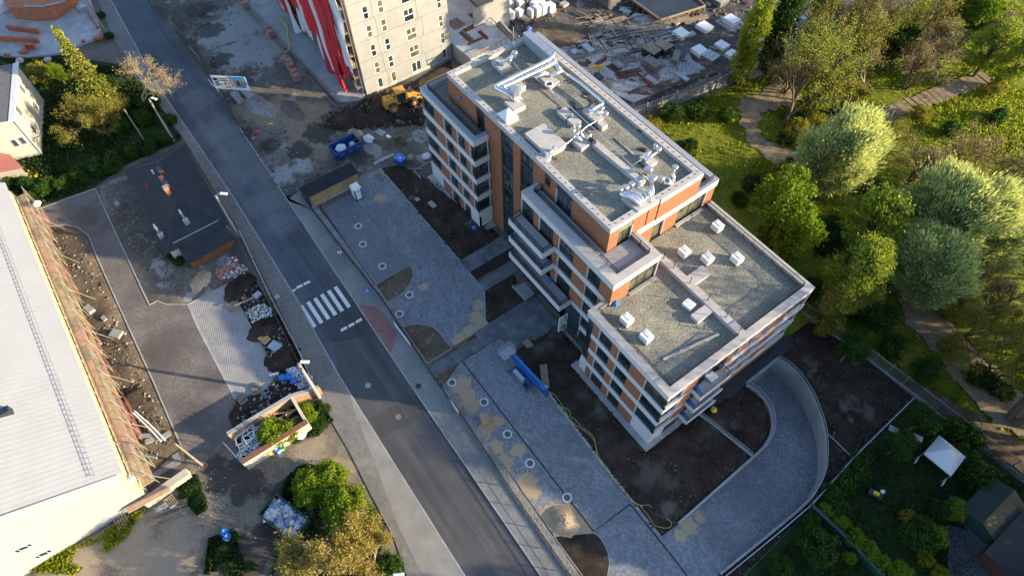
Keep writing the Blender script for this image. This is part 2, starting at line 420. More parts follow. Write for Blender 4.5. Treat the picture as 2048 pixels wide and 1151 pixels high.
PAVR = pavers('sidewalk_paving', (.19,.19,.185), (.235,.235,.23), (.15,.15,.15), .2, .1, 0.0, .006, (.75,1.2))
PAVC = plain('pale_concrete_strip', (.215,.21,.20), .85, var=.25, sc=.35, bmp=.004)
PAVY = pavers('bluegrey_paving', (.14,.155,.18), (.25,.265,.295), (.11,.125,.15), .30, .20, .0, .014, (.78,1.16), blk=.35)
PAVG = pavers('dark_grid_paving', (.085,.095,.115), (.12,.13,.155), (.27,.285,.31), .33, .33, 0.0, .028, (.8,1.15), 0.0)
HEX = pavers('openwork_paving', (.15,.155,.16), (.20,.20,.205), (.34,.335,.33), .30, .26, .52, .05, (.75,1.25), .5)
RED = pavers('red_paving', (.22,.105,.105), (.28,.14,.135), (.15,.09,.09), .2, .1, 0.0, .006)
DRIVE = dirt('driveway_paving', (.115,.105,.10), (.155,.14,.135), (.20,.18,.17), .25, 7, .01)
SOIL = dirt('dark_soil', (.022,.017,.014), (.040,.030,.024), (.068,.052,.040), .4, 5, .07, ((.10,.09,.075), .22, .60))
SOILB = dirt('brown_soil', (.07,.053,.038), (.12,.093,.066), (.175,.138,.10), .35, 5, .06, ((.20,.18,.155), 1.1, .60))
MUD = dirt('muddy_ground', (.075,.066,.058), (.135,.12,.104), (.20,.185,.165), .16, 3.5, .06, ((.25,.245,.235), .30, .56))
BASE = dirt('bare_ground', (.10,.088,.075), (.15,.13,.11), (.20,.175,.145), .12, 4, .04, ((.06,.052,.045), .22, .60))
YARD = dirt('yard_ground', (.11,.095,.082), (.19,.162,.13), (.27,.225,.17), .2, 5, .04, ((.045,.040,.038), .13, .535))
PATHM = dirt('path_earth', (.18,.135,.085), (.27,.205,.135), (.35,.275,.19), .6, 5, .05)
SITE = dirt('site_ground', (.05,.045,.042), (.085,.078,.072), (.14,.13,.12), .25, 3, .05, ((.22,.215,.21), .3, .58))
PALE = dirt('pale_dust', (.19,.185,.175), (.25,.245,.235), (.32,.31,.29), .5, 4, .03)
SAND = dirt('sand', (.30,.225,.145), (.40,.30,.195), (.48,.37,.25), .9, 9, .02)
GRASS = dirt('meadow_soil_grass', (.10,.125,.012), (.16,.185,.018), (.22,.21,.03), .28, 4, .08)
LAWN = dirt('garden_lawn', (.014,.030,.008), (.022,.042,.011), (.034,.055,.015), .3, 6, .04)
ROOFD = plain('dark_shingle_roof', (.014,.020,.029), .8, var=.5, sc=.7, bmp=.01)
ROOFW = plain('white_roof_sheet', (.29,.305,.33), .5, var=.06, sc=.4)
ROOFR = stripes('ribbed_dark_roof', (.025,.032,.042), (.055,.068,.085), .22, 1, .45, .35, .1)
STUCCO = plain('old_stucco', (.42,.39,.31), .9, var=.22, sc=.45, bmp=.01)
STUCCO2 = plain('smooth_beige_stucco', (.50,.46,.40), .9, var=.08)
TERRA = plain('hollow_clay_block', (.38,.13,.065), .85, var=.3, sc=1.5, bmp=.02)
REDR = plain('red_metal_roof', (.42,.15,.12), .6, var=.15)
BLUE = plain('blue_paint', (.012,.062,.23), .4, var=.15)
BLUEL = plain('blue_plastic', (.015,.16,.52), .45, var=.2)
TEAL = plain('teal_plastic', (.01,.17,.30), .45, var=.12)
YEL = plain('machine_yellow', (.50,.25,.04), .45, var=.18)
YELP = plain('yellow_plastic', (.70,.46,.02), .45, var=.1)
YELC = plain('yellow_cable_sheath', (.48,.44,.12), .6, var=.1)
BRN = plain('brown_plastic', (.20,.09,.05), .5, var=.1)
GRN = plain('green_plastic', (.04,.17,.05), .5, var=.1)
GRND = plain('dark_green_paint', (.012,.05,.035), .5, var=.2)
BIGBAG = plain('white_sack', (.58,.58,.62), .8, var=.12, sc=2, bmp=.03)
WPLAST = plain('white_plastic', (.70,.71,.73), .5, var=.06)
MARK = plain('road_paint', (.62,.62,.62), .7, var=.14, sc=3)
REDB = plain('red_brick_stack', (.34,.17,.15), .85, var=.25, sc=3, bmp=.02)
WHR, _t, _b = newmat('red_white_banner_print'); _sp = N(_t, 'ShaderNodeSeparateXYZ'); _t.links.new(pos(_t), _sp.inputs[0])
_a = N(_t, 'ShaderNodeMath', operation='MULTIPLY_ADD', i_1=.22); _t.links.new(_sp.outputs[2], _a.inputs[0]); _t.links.new(_sp.outputs[0], _a.inputs[2])
_d = N(_t, 'ShaderNodeMath', operation='MULTIPLY_ADD', i_1=1.2); _t.links.new(noise(_t, pos(_t), .35, 2), _d.inputs[0]); _t.links.new(_a.outputs[0], _d.inputs[2])
_e = N(_t, 'ShaderNodeMath', operation='DIVIDE', i_1=3.6); _t.links.new(_d.outputs[0], _e.inputs[0]); _f = N(_t, 'ShaderNodeMath', operation='FRACT'); _t.links.new(_e.outputs[0], _f.inputs[0])
_t.links.new(ramp(_t, _f.outputs[0], [(0,(.45,.015,.025)),(.40,(.45,.015,.025)),(.43,(.52,.52,.55)),(.97,(.52,.52,.55)),(1,(.45,.015,.025))]), _b.inputs['Base Color']); _b.inputs['Roughness'].default_value = .75
REDC = plain('red_cloth', (.50,.015,.025), .7, var=.15)
WHC = plain('white_cloth', (.62,.62,.65), .75, var=.08)
ORNET = plain('orange_netting', (.62,.15,.09), .8, var=.2)
PRED = plain('sign_red', (.55,.02,.02), .5, var=.05)
PBLU = plain('sign_blue', (.015,.12,.55), .5, var=.05)
BARK = plain('bark', (.10,.075,.05), .9, var=.35, sc=4, bmp=.02)
BARKL = plain('pale_bark', (.30,.235,.15), .9, var=.3, sc=4, bmp=.02)
RUST = plain('rusty_rebar', (.13,.045,.02), .8, var=.4, sc=2)
addspots(PAVY, (.36,.275,.18), [(920,680,1.6),(945,662,1.8),(965,645,1.6),(925,765,1.5),(935,790,1.6),(932,815,1.3),(915,775,1.2),(962,870,1.5),(990,895,1.5),(1010,920,1.3),(1036,900,1.2),(1055,965,1.6),(1045,985,1.3),(1068,985,1.2),(1005,935,1.2),(958,610,1.2),(952,632,1.3),(995,842,1.0),(760,397,1.2),(846,573,.9),(945,810,1.4),(975,850,1.4),(1130,1045,2.9),(1155,1050,2.2),(1100,1030,1.8),(1380,1050,1.3),(1400,1030,1.0),(1360,1068,1.0),(770,345,1.0),(1585,770,1.6),(1600,810,1.4),(1612,850,1.2)], sc=2.0, lo=.28, soft=.10, amp=1.9)
addspots(PAVY, (.09,.10,.12), [(760,430,5),(860,480,5),(1150,900,6),(1230,1010,5),(1500,1000,6),(1450,1080,5)], .35, sc=.5, lo=.3, soft=.4)
addspots(ASPH, (.20,.20,.205), [(480,310,7),(510,340,6),(440,260,6),(540,400,5),(460,345,5),(560,440,4),(400,200,5),(700,700,3),(900,1000,4)], .38, sc=.5, lo=.2, soft=.5, amp=2.0)
addspots(ASPH, (.035,.037,.042), [(600,480,4),(660,560,3),(760,740,3),(980,1090,4),(350,100,5)], .3, sc=.6, lo=.2, soft=.5, amp=1.8)
addspots(MUD, (.30,.30,.30), [(480,50,8),(520,100,7),(470,110,6),(440,70,6),(540,40,5),(500,20,6),(500,345,4),(470,370,3),(560,350,3),(745,300,2.5),(840,272,2),(610,330,2.5)], .85, sc=.5, lo=.25, soft=.25, amp=1.7, z=.3)
addspots(MUD, (.24,.19,.13), [(500,215,4),(540,225,4),(590,225,4),(630,228,4),(560,215,4),(600,260,4),(650,300,3)], .8, sc=.7, lo=.22, soft=.2, amp=1.4, z=.3)  # tan sunlit streak painted into the mud colour
addspots(MUD, (.045,.038,.032), [(420,60,4),(440,120,3),(400,20,4),(480,270,3),(540,290,2.5),(640,265,4),(600,300,3),(720,310,3)], .8, sc=.8, lo=.28, soft=.15, amp=1.5, z=.3)
addspots(YARD, (.040,.037,.036), [(440,960,2.4),(470,945,2.6),(500,965,2.4),(430,930,2),(480,985,2),(395,1060,.9),(380,1075,.8),(520,1090,3.4),(500,1130,3),(545,1060,2),(560,985,2)], .85, sc=.8, lo=.25, soft=.2, amp=1.5)
addspots(YARD, (.33,.27,.20), [(150,1130,6),(250,1080,6),(350,1090,5),(620,900,3),(680,940,3),(300,1140,6)], .7, sc=.5, lo=.25, soft=.4, amp=1.5)
addspots(SOIL, (.13,.12,.10), [(1210,820,1.6),(1200,810,1.4),(1300,950,2.6),(1340,960,1.8),(1100,690,1.6),(1080,700,1.2),(1120,1048,1),(1430,850,2),(1170,790,1.3)], .45, sc=.9, lo=.2, soft=.6, amp=2.4, z=.3)
addspots(DRIVE, (.07,.065,.062), [(330,700,6),(400,820,4),(300,560,4),(180,430,4),(430,760,3)], .6, sc=.3, lo=.25, soft=.4, amp=1.5)
addspots(CONC3, (.10,.085,.07), [(1150,110,3),(1250,60,5),(1300,150,3),(1200,170,3),(1350,90,4),(1250,120,3)], .8, sc=.5, lo=.3, soft=.2, amp=1.7, z=.4)
L_GREEN = leafmat('bright_leaves', [(.055,.10,.006), (.10,.155,.008), (.14,.185,.012)])
L_DARK = leafmat('deep_green_leaves', [(.016,.042,.008), (.03,.07,.010), (.045,.095,.012)], K=1.4)
L_OLIVE = leafmat('olive_leaves', [(.10,.095,.014), (.15,.14,.018), (.19,.175,.025)])
L_GOLD = leafmat('golden_buds', [(.17,.14,.028), (.25,.20,.04), (.31,.25,.055)], .3, K=1.15)
L_SILV = leafmat('silver_willow_leaves', [(.19,.225,.085), (.27,.305,.125), (.34,.37,.17)], .45)
L_YG = leafmat('yellow_green_leaves', [(.10,.15,.012), (.16,.20,.02), (.22,.24,.03)])
L_CON = leafmat('golden_conifer_needles', [(.05,.062,.010), (.10,.11,.014), (.17,.16,.02)], .2)
L_YEL = leafmat('yellow_shrub_leaves', [(.22,.20,.01), (.30,.26,.015)], .3, K=.9)
L_TWIG = leafmat('brown_twigs', [(.15,.115,.05), (.22,.17,.075), (.28,.22,.10)], .25)
L_GRS = leafmat('grass_blades', [(.11,.15,.008), (.15,.19,.010), (.19,.215,.012)], .5, .3)
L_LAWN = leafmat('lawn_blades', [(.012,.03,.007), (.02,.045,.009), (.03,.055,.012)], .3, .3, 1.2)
L_YFL = leafmat('yellow_flowers', [(.45,.36,.02), (.55,.48,.03)], .2)
# ------------------------------------------------------------------ the ground
_O = [(-10.5,47.6),(-9.2,47.95),(-7.5,47.9),(-5,47.1),(-2.7,45.8),(-.9,44.4),(.4,42.9),(1.6,41.3),(2.3,39.7),(2.8,37.7),(2.9,35.6),(2.6,29),(2.35,24)]
INN = [(-10.5,42.0),(-9.3,42.35),(-8,42.3),(-6.9,42.0),(-5.9,41.4),(-5.0,40.5),(-4.3,39.3),(-3.9,37.8),(-3.8,35.8),(-3.65,29),(-3.55,24)]
OUT = _O
hole = OUT + INN[::-1]
ground('ground', [(-420,-420),(420,-420),(420,420),(-420,420)], BASE, 0.0, holes=[hole])
def offs(line, d):
    o = []
    for i, p in enumerate(line):
        a = line[max(0,i-1)]; b = line[min(len(line)-1,i+1)]; t = (b-a).normalized(); o.append((p.x-t.y*d, p.y+t.x*d))
    return o
def ribbon(b, px, w, z):
    q = [Vector(p) for p in PP(px)]
    a = offs(q, w/2); c = offs(q, -w/2); n = len(a)
    b.add([(x,y,z) for x,y in a]+[(x,y,z) for x,y in c], [(i,n+i,n+i+1,i+1) for i in range(n-1)])
def flat(name, px, mat, z, **k): return ground(name, PP(px), mat, z, **k)
# meadow of the park behind the building, sloping gently
PARK = [(-51.5,63.8),(-50.2,75),(-47.8,87),(-47.5,100),(-40,170),(150,170),(150,61),(15.7,58.3),(2.5,57.3),(-3.7,57.2),(-7.7,56.5),(-13.8,55.7),(-27.2,50.4),(-38,51.5),(-52,60)]
ground('park_meadow', PARK, GRASS, .02, res=1.3, amp=.9, scale=.16, seed=3, edge=3)
ground('park_meadow_edge', [(-27.2,50.2),(-13.9,55.4),(-11.6,55.0),(-11.8,49.4),(-27.2,49.2)], GRASS, .015)
PATH1 = PP([(1480,205),(1560,165),(1600,200),(1575,215),(1530,225),(1508,250),(1520,285),(1560,305),(1600,325),(1625,345),(1580,350),(1530,325),(1490,290),(1478,250)])
ground('park_path', dens(PATH1, 1.5), PATHM, .62, res=.6, amp=.2, jag=.9, seed=8)
PATH2 = PP([(1755,505),(1790,500),(1830,560),(1880,640),(1935,700),(2048,790),(2100,830),(2100,890),(2000,860),(1910,770),(1850,690),(1790,610)])
ground('park_path', dens(PATH2, 1.5), PATHM, .62, res=.6, amp=.25, jag=.9, seed=9)
ground('leaf_litter', dens(PP([(1830,790),(1800,740),(1880,800),(1960,830),(2100,930),(2100,1010),(2048,960)]),2), dirt('dead_leaves',(.06,.04,.025),(.12,.085,.055),(.2,.15,.10),.8,9,.06), .60, res=.8, amp=.2, jag=.5, seed=19)
# garden
GARD = [(15.5,57.6),(2.4,56.7),(2.9,49.5),(3.6,38),(4.2,24),(60,22),(60,57.6)]
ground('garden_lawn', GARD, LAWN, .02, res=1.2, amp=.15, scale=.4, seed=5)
ground('garden_path', PP([(1885,1005),(1910,990),(2060,1110),(2090,1160),(1990,1160),(1960,1090)]), TILE3, .2, res=.8, amp=.02)
ground('garden_path', dens(PP([(1895,1050),(1935,1060),(2000,1120),(2010,1170),(1900,1170),(1890,1100)]),2), dirt('garden_gravel',(.05,.05,.055),(.09,.09,.095),(.13,.13,.135)), .19, res=.8, amp=.03, jag=.3)
# soil beds round the building
EASTB = [(-12.0,48.9),(-10.5,47.9),(-9.2,48.3),(-7.5,48.25),(-5,47.45),(-2.6,46.1),(-.7,44.65),(.65,43.1),(1.9,41.5),(2.6,39.8),(3.15,37.7),(3.2,35.6),(2.9,29),(2.6,23.3),(2.5,20),(4.2,20),(3.6,38),(2.9,49.5),(2.4,56.6),(-3.7,56.5),(-7.7,55.9),(-11.8,55.0)]
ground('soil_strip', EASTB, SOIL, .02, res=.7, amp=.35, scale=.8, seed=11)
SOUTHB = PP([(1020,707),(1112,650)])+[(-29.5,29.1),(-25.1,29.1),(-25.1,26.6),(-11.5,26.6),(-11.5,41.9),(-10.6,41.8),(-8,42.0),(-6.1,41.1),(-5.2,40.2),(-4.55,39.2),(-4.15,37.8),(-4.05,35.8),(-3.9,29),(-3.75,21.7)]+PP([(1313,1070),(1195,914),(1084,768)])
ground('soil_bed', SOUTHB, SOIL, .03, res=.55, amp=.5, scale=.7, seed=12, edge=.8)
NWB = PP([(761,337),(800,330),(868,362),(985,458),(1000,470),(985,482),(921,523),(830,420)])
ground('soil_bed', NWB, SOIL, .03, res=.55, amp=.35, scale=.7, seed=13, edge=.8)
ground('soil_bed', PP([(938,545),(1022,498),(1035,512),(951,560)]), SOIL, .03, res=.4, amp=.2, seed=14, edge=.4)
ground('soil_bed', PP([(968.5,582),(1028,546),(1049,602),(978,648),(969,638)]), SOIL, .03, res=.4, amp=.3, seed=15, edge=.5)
BED1 = PP([(751,570),(820,530),(826,540),(827,554),(820,570),(806,586),(790,598),(775,605)])
BED2 = PP([(806,655),(820,650),(838,648.5),(852,650),(866,655),(878,664),(890,680),(904,697),(855,727)])
BED3 = PP([(870,752),(918,727),(903,745),(882,778)])
BED4 = PP([(1108,1072),(1188,1065),(1200,1075),(1209,1088),(1216,1105),(1219,1125),(1213,1165),(1175,1165)])
for i, b_ in enumerate((BED1, BED2, BED3, BED4)): ground('soil_bed', b_, SOILB if i < 3 else SOIL, .13, res=.35, amp=.14, seed=20+i, edge=.4)
# construction mud
MUDP = PP([(300,-10),(420,130),(480,257),(575,400),(600,376),(700,322),(718,345),(765,335),(800,330),(868,358),(862,320),(838,170),(900,125),(730,200),(690,195),(560,60),(520,-10)])
ground('construction_ground', MUDP, MUD, .0, res=1.0, amp=.6, scale=.22, seed=31, edge=2)
ground('dark_earth_bank', PP([(640,240),(735,196),(820,168),(900,122),(905,140),(850,165),(855,230),(845,255),(770,262),(700,272),(650,260)]), SOIL, .1, res=.6, amp=1.3, scale=.35, seed=33, edge=1.6)
def mound(name, c, r, h, mat, sy=1.0, ang=0, seed=1, n=26, z=.02, label=None, cat='heap'):
    cx, cy = c; V = []; F = []; M = 12
    for i in range(M+1):
        t = i/M
        for k in range(n):
            a = 2*math.pi*k/n; rr = r*t*(1+.10*math.sin(2*a+seed)+.07*math.sin(5*a+seed*2)+.04*math.sin(11*a+seed)+random.uniform(-.04,.04))
            x, y = rr*math.cos(a), rr*math.sin(a)*sy
            V.append((cx+x*math.cos(ang)-y*math.sin(ang), cy+x*math.sin(ang)+y*math.cos(ang), z+h*max(0,(1-t**1.4))*(1+random.uniform(-.16,.16)) + (.05*random.random() if t < .9 else 0)))
    for i in range(M):
        for k in range(n): F.append((i*n+k, (i+1)*n+k, (i+1)*n+(k+1)%n, i*n+(k+1)%n))
    b = MB(); b.add(V, F); o = b.build(name, mat, smooth=True)
    if label: stuff(o, label, cat)
    else: struct(o)
    return o
# site foundation north of the building
ground('site_ground', [(-150,58),(-92,58),(-90,48),(-62,48),(-60,60),(-52.5,62),(-51.3,76),(-48.5,88),(-48,110),(-60,150),(-150,150)], SITE, .02, res=1.6, amp=.35, scale=.25, seed=41)
sl_ = MB(); sl_.prism(PP([(1112,100),(1200,78),(1270,30),(1330,40),(1345,95),(1395,150),(1190,195),(1150,150)]), .0, .42); struct(sl_.build('foundation_slab', CONC3))
sl_ = MB(); sl_.prism([(-74.5,66.5),(-58.5,63.6),(-55.6,64.6),(-54.2,78.5),(-55.5,86),(-60,86.5),(-63,79),(-70,80),(-76,75)], .0, .40); struct(sl_.build('foundation_slab', CONC3))
# roads
RL = [(205,-40),(222,0),(302,149),(345,215),(400,295),(468,396),(595,600),(678,751),(789,928),(921,1137),(965,1205)]
RR = [(270,-40),(295,0),(480,257),(570,393),(714.6,610),(815,760),(870,841),(1082,1151),(1130,1222)]
ground('site_earth', dens(PP([(1040,60),(1100,45),(1180,60),(1230,40),(1200,75),(1120,100),(1060,95)]),1.5), SOILB, .45, res=.7, amp=.8, jag=.5, seed=71)
ground('site_earth', dens(PP([(1340,60),(1380,50),(1500,75),(1560,110),(1420,150),(1380,130),(1360,90)]),1.5), SITE, .36, res=.8, amp=.15, jag=.4, seed=72)
ground('site_earth', dens(PP([(1240,190),(1300,195),(1400,160),(1470,140),(1440,130),(1330,165)]),1.5), SOILB, .40, res=.8, amp=.2, jag=.4, seed=73)
road = ground('road', PP(RL)+PP(RR)[::-1], ASPH, .02)
flat('road_surface_new', [(664,688),(757,673),(815,760),(870,841),(1082,1151),(1120,1206),(958,1190),(921,1135),(789,926),(681,754)], ASPH3, .0215)
flat('road_patch', [(640.5,655),(731,642),(757,672),(664,686)], ASPH2, .024)
flat('road_patch', [(605,600),(690,565),(745,650),(655,680)], ASPH2, .0225)
flat('road_patch', [(741,834),(832,789),(858,826),(763,876)], ASPH2, .024)
def pave(name, poly, mat, h=.12, z0=-.02):
    b = MB(); b.prism(poly, z0, h); return struct(b.build(name, mat))
LO = [(178,-40),(195,0),(226,76),(285,165),(368,278),(431,385),(486,472),(560,620),(641,797),(668,850),(700,905),(740,985),(790,1080),(830,1200)]
pave('pavement', PP(LO)+PP(RL)[::-1], PAVL, .11)
CS = [(684,755),(702,800),(722,855),(749,925),(800,1060),(845,1151),(868,1205)]
pave('concrete_verge', PP(CS)+PP([(965,1203),(921,1135),(789,926),(697,782)]), PAVC, .118)
FENL = [(598,374),(622,419),(690,508),(765,603),(820,686),(869,760),(921,831),(1015,973),(1133,1144),(1170,1200)]
pave('pavement', PP([(575,402),(600,380)])+PP(FENL[1:])+PP(RR[3:])[::-1], PAVR, .11)
flat('red_paving', [(714.8,610.5),(747.6,612.5),(765,624),(794.6,666),(782,707)], RED, .114)
# kerbs: stones a metre long with open joints
def kerb(name, line, w, z0, z1, mat, L=1.0, gap=.02):
    b = MB()
    for i in range(len(line)-1):
        a, c = Vector(line[i]), Vector(line[i+1]); d = c-a; n = max(1, round(d.length/L)); ang = math.atan2(d.y, d.x)
        for k in range(n):
            q = a+d*((k+.5)/n); b.rb(q.x, q.y, z0, z1+random.uniform(-.004,.004), d.length/n-gap, w, ang)
    return struct(b.build(name, mat))
kerb('kerb', PP(RL), .16, -.02, .125, CONC2)
kerb('kerb', PP(RR[2:]), .16, -.02, .125, CONC2)
for k, q in enumerate(([(470,385),(520,350),(545,335)],[(575,398),(640,340)],[(455,330),(480,318),(505,312)],[(640,655),(700,630)],[(880,975),(920,962)],[(741,836),(741,838)])):
    b = MB(); ribbon(b, q, .035, .0235); struct(b.build('road_crack', BLACK))
# markings

for k in range(6):
    y = 3.78+k*1.0
    b = MB(); b.prism([(-52.7,y-.25),(-48.75,y-.27),(-48.75,y+.23),(-52.7,y+.25)], .024, .030); struct(b.build('crossing_stripe', MARK))
for q in ([(578,587),(591,581),(593,576.5),(579,581.5)], [(594,578),(606,572),(604,567.5),(592.5,573)], [(608,571),(621.5,564.5),(619,560.5),(606.5,566)],
          [(683,663),(695,656.5),(692.5,652),(681,658)], [(698,655),(710,648.5),(707.5,644),(696,650)], [(712.5,646.5),(725,640),(722.5,635.5),(711,641.5)]):
    flat('give_way_dash', q, MARK, .028)
# plaza in front of the building
pave('parking_bay_paving', PP([(643,417),(702,388),(820.5,530),(751,570)]), PAVG, .10)
pave('plaza_paving', PP([(722,352),(761,337),(921,523),(969,582),(971,641),(978,648),(905,695),(890,679),(878,663),(866,654),(852,649.5),(838,648),(820,649.5),(806,655),(775,605.5),(790,598.5),(806,586.5),(821,570),(828,554),(821,530),(702.5,388)]), PAVY, .10)
pave('plaza_paving', PP([(918,727),(1000,676),(1030,705),(1084,768),(1195,914),(1324,1071),(1400,1170),(1216,1170),(1219,1125),(1216,1105),(1209,1087),(1200,1074),(1188,1064),(1108,1071),(1020,946),(930,829),(882,779)]), PAVY, .10)
pave('plaza_paving', PP([(1324,1071)])+[(-3.6,24),(2.4,24),(2.2,17.5)]+PP([(1398,1170)]), PAVY, .099)
# gravel strip on the plaza side of the fence
fl = [Vector(p) for p in PP(FENL)]
pave('pebble_strip', offs(fl, .12)+offs(fl, .95)[::-1], PALE, .105)
# drains
dr = MB()
ribbon(dr, [(905,697),(947,751),(1032,862),(1187,1062),(1260,1008)], .17, .106); struct(dr.build('drain_channel', BLACK))
dr = MB(); ribbon(dr, [(1260,1008),(1340,1107),(1385,1165)], .17, .106); struct(dr.build('drain_channel', BLACK))
dr = MB(); ribbon(dr, [(640,412),(700,498),(754,574)], .14, .108); struct(dr.build('drain_channel', BLACK))
kerb('kerb', PP([(761,337),(921,523),(969,582),(971,641),(978,648)]), .1, 0, .115, CONC2)
kerb('kerb', PP([(1030,705),(1084,768),(1195,914),(1318,1070)]), .3, 0, .13, CONC2)
for b_ in (BED1, BED2, BED4): kerb('kerb', b_+b_[:1], .08, 0, .145, CONC2, .6)
# slab walkways: every slab a piece
def slabs(name, poly, mats, ang, sx, sy, z0, z1, jit=.006, gap=.018):
    root = pave(name, poly, SOILB, z1-.02); c, s_ = math.cos(-ang), math.sin(-ang)
    R = [(x*c-y*s_, x*s_+y*c) for x, y in poly]; A = np.array(R); lo, hi = A.min(0), A.max(0)
    b = MB(); b.rb(0,0,z0,0,sx-gap,sy-gap,0); mes = []
    for mt_ in mats:
        o = b.build('slab', mt_); mes.append(o.data); bpy.data.objects.remove(o)
    nx = int((hi[0]-lo[0])/sx)+1; ny = int((hi[1]-lo[1])/sy)+1
    for i in range(nx):
        for j in range(ny):
            u, w = lo[0]+(i+.5)*sx, lo[1]+(j+.5)*sy
            if inside(np.array([u]), np.array([w]), R)[0] and bdist(np.array([u]), np.array([w]), R)[0] > min(sx,sy)*.3:
                x, y = u*math.cos(ang)-w*math.sin(ang), u*math.sin(ang)+w*math.cos(ang)
                o = link('slab', random.choice(mes), root, (x,y,z1+random.uniform(0,jit)), ang)
    return root
WA = PP([(919,523),(1008,471),(1022,496),(938,544)]); WBp = PP([(951,561),(1029,519),(1040,540),(969,582)])
slabs('walkway', WA, [TILE4,TILE4,TILE4,TILE3], 1.57, .8, .8, -.1, .12)
slabs('walkway', WBp, [TILE4,TILE4,TILE4,TILE3], 1.57, .8, .8, -.1, .12)
WC = PP([(853,729),(906,697),(975,650),(1066,590),(1115,640),(1117,652),(1028,705),(1000,677),(872,752)])
slabs('walkway', WC, [TILE4,TILE3,TILE3,TILE3], 1.57, .8, .8, -.1, .13)
WD = PP([(1025,574),(1050,561),(1077,582),(1052,602)])
slabs('entrance_step', WD, [TILE2], 1.57, .8, .8, -.1, .45)
b = MB(); b.bar((*P(1025,574),.3), (*P(1052,602),.3), .2, .34); struct(b.build('kerb', CONC))
# plinth strips beside the walls
for q in ([(-62.0,29.1),(-48.4,29.1),(-48.4,32.1),(-49.3,32.1),(-49.3,29.9),(-62,29.9)], [(-25.1,26.6),(-11.5,26.6),(-11.5,36),(-12.15,36),(-12.15,27.3),(-24.4,27.3),(-24.4,29.2),(-30,29.2),(-30,28.8),(-25.1,28.8)]):
    pave('plinth_paving', q, CONC2, .16)
# ramp
def resamp(line, n):
    L = [0]
    for i in range(1,len(line)): L.append(L[-1]+math.hypot(line[i][0]-line[i-1][0], line[i][1]-line[i-1][1]))
    o = []
    for k in range(n+1):
        s_ = L[-1]*k/n; i = max(0, min(len(line)-2, next((j-1 for j in range(1,len(L)) if L[j] >= s_-1e-9), len(L)-2)))
        t = (s_-L[i])/(L[i+1]-L[i]); o.append((line[i][0]+(line[i+1][0]-line[i][0])*t, line[i][1]+(line[i+1][1]-line[i][1])*t, s_/L[-1]))
    return o
ro = resamp(OUT, 60); ri = resamp(INN, 60)
def rz(t): return .10-3.15*(1-min(1,max(0,(t-.10)/.88)))**1.0
b = MB(); V = []; F = []
for k in range(61):
    for w in (0,.5,1): V.append((ro[k][0]+(ri[k][0]-ro[k][0])*w, ro[k][1]+(ri[k][1]-ro[k][1])*w, rz(k/60)))
for k in range(60):
    for w in range(2): F.append((k*3+w, k*3+w+1, (k+1)*3+w+1, (k+1)*3+w))
b.add(V, F); struct(b.build('ramp', PAVY))
def rampwall(name, r, side, zt, th=.24):
    b = MB(); V = []; F = []; n = len(r)
    for i in range(n):
        a = r[max(0,i-1)]; c = r[min(n-1,i+1)]; dx, dy = c[0]-a[0], c[1]-a[1]; L = math.hypot(dx,dy); nx, ny = -dy/L*side*th, dx/L*side*th
        zb = rz(i/(n-1))-.3
        V += [(r[i][0],r[i][1],zb),(r[i][0],r[i][1],zt),(r[i][0]+nx,r[i][1]+ny,zt),(r[i][0]+nx,r[i][1]+ny,-.1)]
    for i in range(n-1):
        for k in range(3): F.append((i*4+k,i*4+k+1,(i+1)*4+k+1,(i+1)*4+k))
    F += [(0,1,2,3),((n-1)*4+3,(n-1)*4+2,(n-1)*4+1,(n-1)*4)]
    b.add(V, F); return b.build(name, CONC2)
def rail_on(line, z, h, parent, pitch=.2):
    b = MB(); pts = resamp(line, int(sum(math.dist(line[i][:2], line[i+1][:2]) for i in range(len(line)-1))/pitch))
    for i, p in enumerate(pts):
        b.bar((p[0],p[1],z), (p[0],p[1],z+h), .05)
        if i: 
            q = pts[i-1]; b.bar((q[0],q[1],z+h), (p[0],p[1],z+h), .04); b.bar((q[0],q[1],z+.1), (p[0],p[1],z+.1), .04)
    o = b.build('picket_railing', ZINC, parent); return o
rw = tag(rampwall('ramp_wall', ro, 1, .3), 'tall curved concrete retaining wall on the outer side of the garage ramp', 'retaining wall')
rail_on([(x+.05,y+.05) for x,y,_ in ro[:44]], .3, .75, rw)
rw = tag(rampwall('ramp_wall', ri, -1, .3), 'low inner retaining wall of the garage ramp, bending round the soil bed', 'retaining wall')
rail_on([(x,y) for x,y,_ in ri[:34]], .3, .75, rw)
b = MB(); b.bar((-4.0,35.9,0),(-11.6,34.6,0),.25,.7); sp_ = tag(b.build('retaining_wall', CONC2), 'straight low wall with pickets running from the facade to the inner ramp wall', 'retaining wall')
rail_on([(-4.2,35.9),(-11.4,34.7)], .35, .6, sp_)
b = MB(); b.bx(-12.1,-10.5,36.2,51.4,-.02,.22); gs = struct(b.build('garage_roof_slab', plain('bitumen', (.022,.024,.028), .35, var=.4)))
b = MB(); b.bx(-10.75,-10.48,42.0,47.7,-.4,.32).bx(-12.4,-12.3,42,47.6,-3.3,0).bx(-12.3,-10.5,47.6,47.8,-3.3,-.05).bx(-12.3,-10.5,41.8,42.0,-3.3,-.05).bx(-12.3,-10.5,42,47.6,-3.3,-3.06)
pw = tag(b.build('ramp_portal', CONC2), 'concrete head wall of the garage entrance at the low end of the ramp', 'portal'); rail_on([(-10.6,42.1),(-10.6,47.6)], .32, .6, pw)
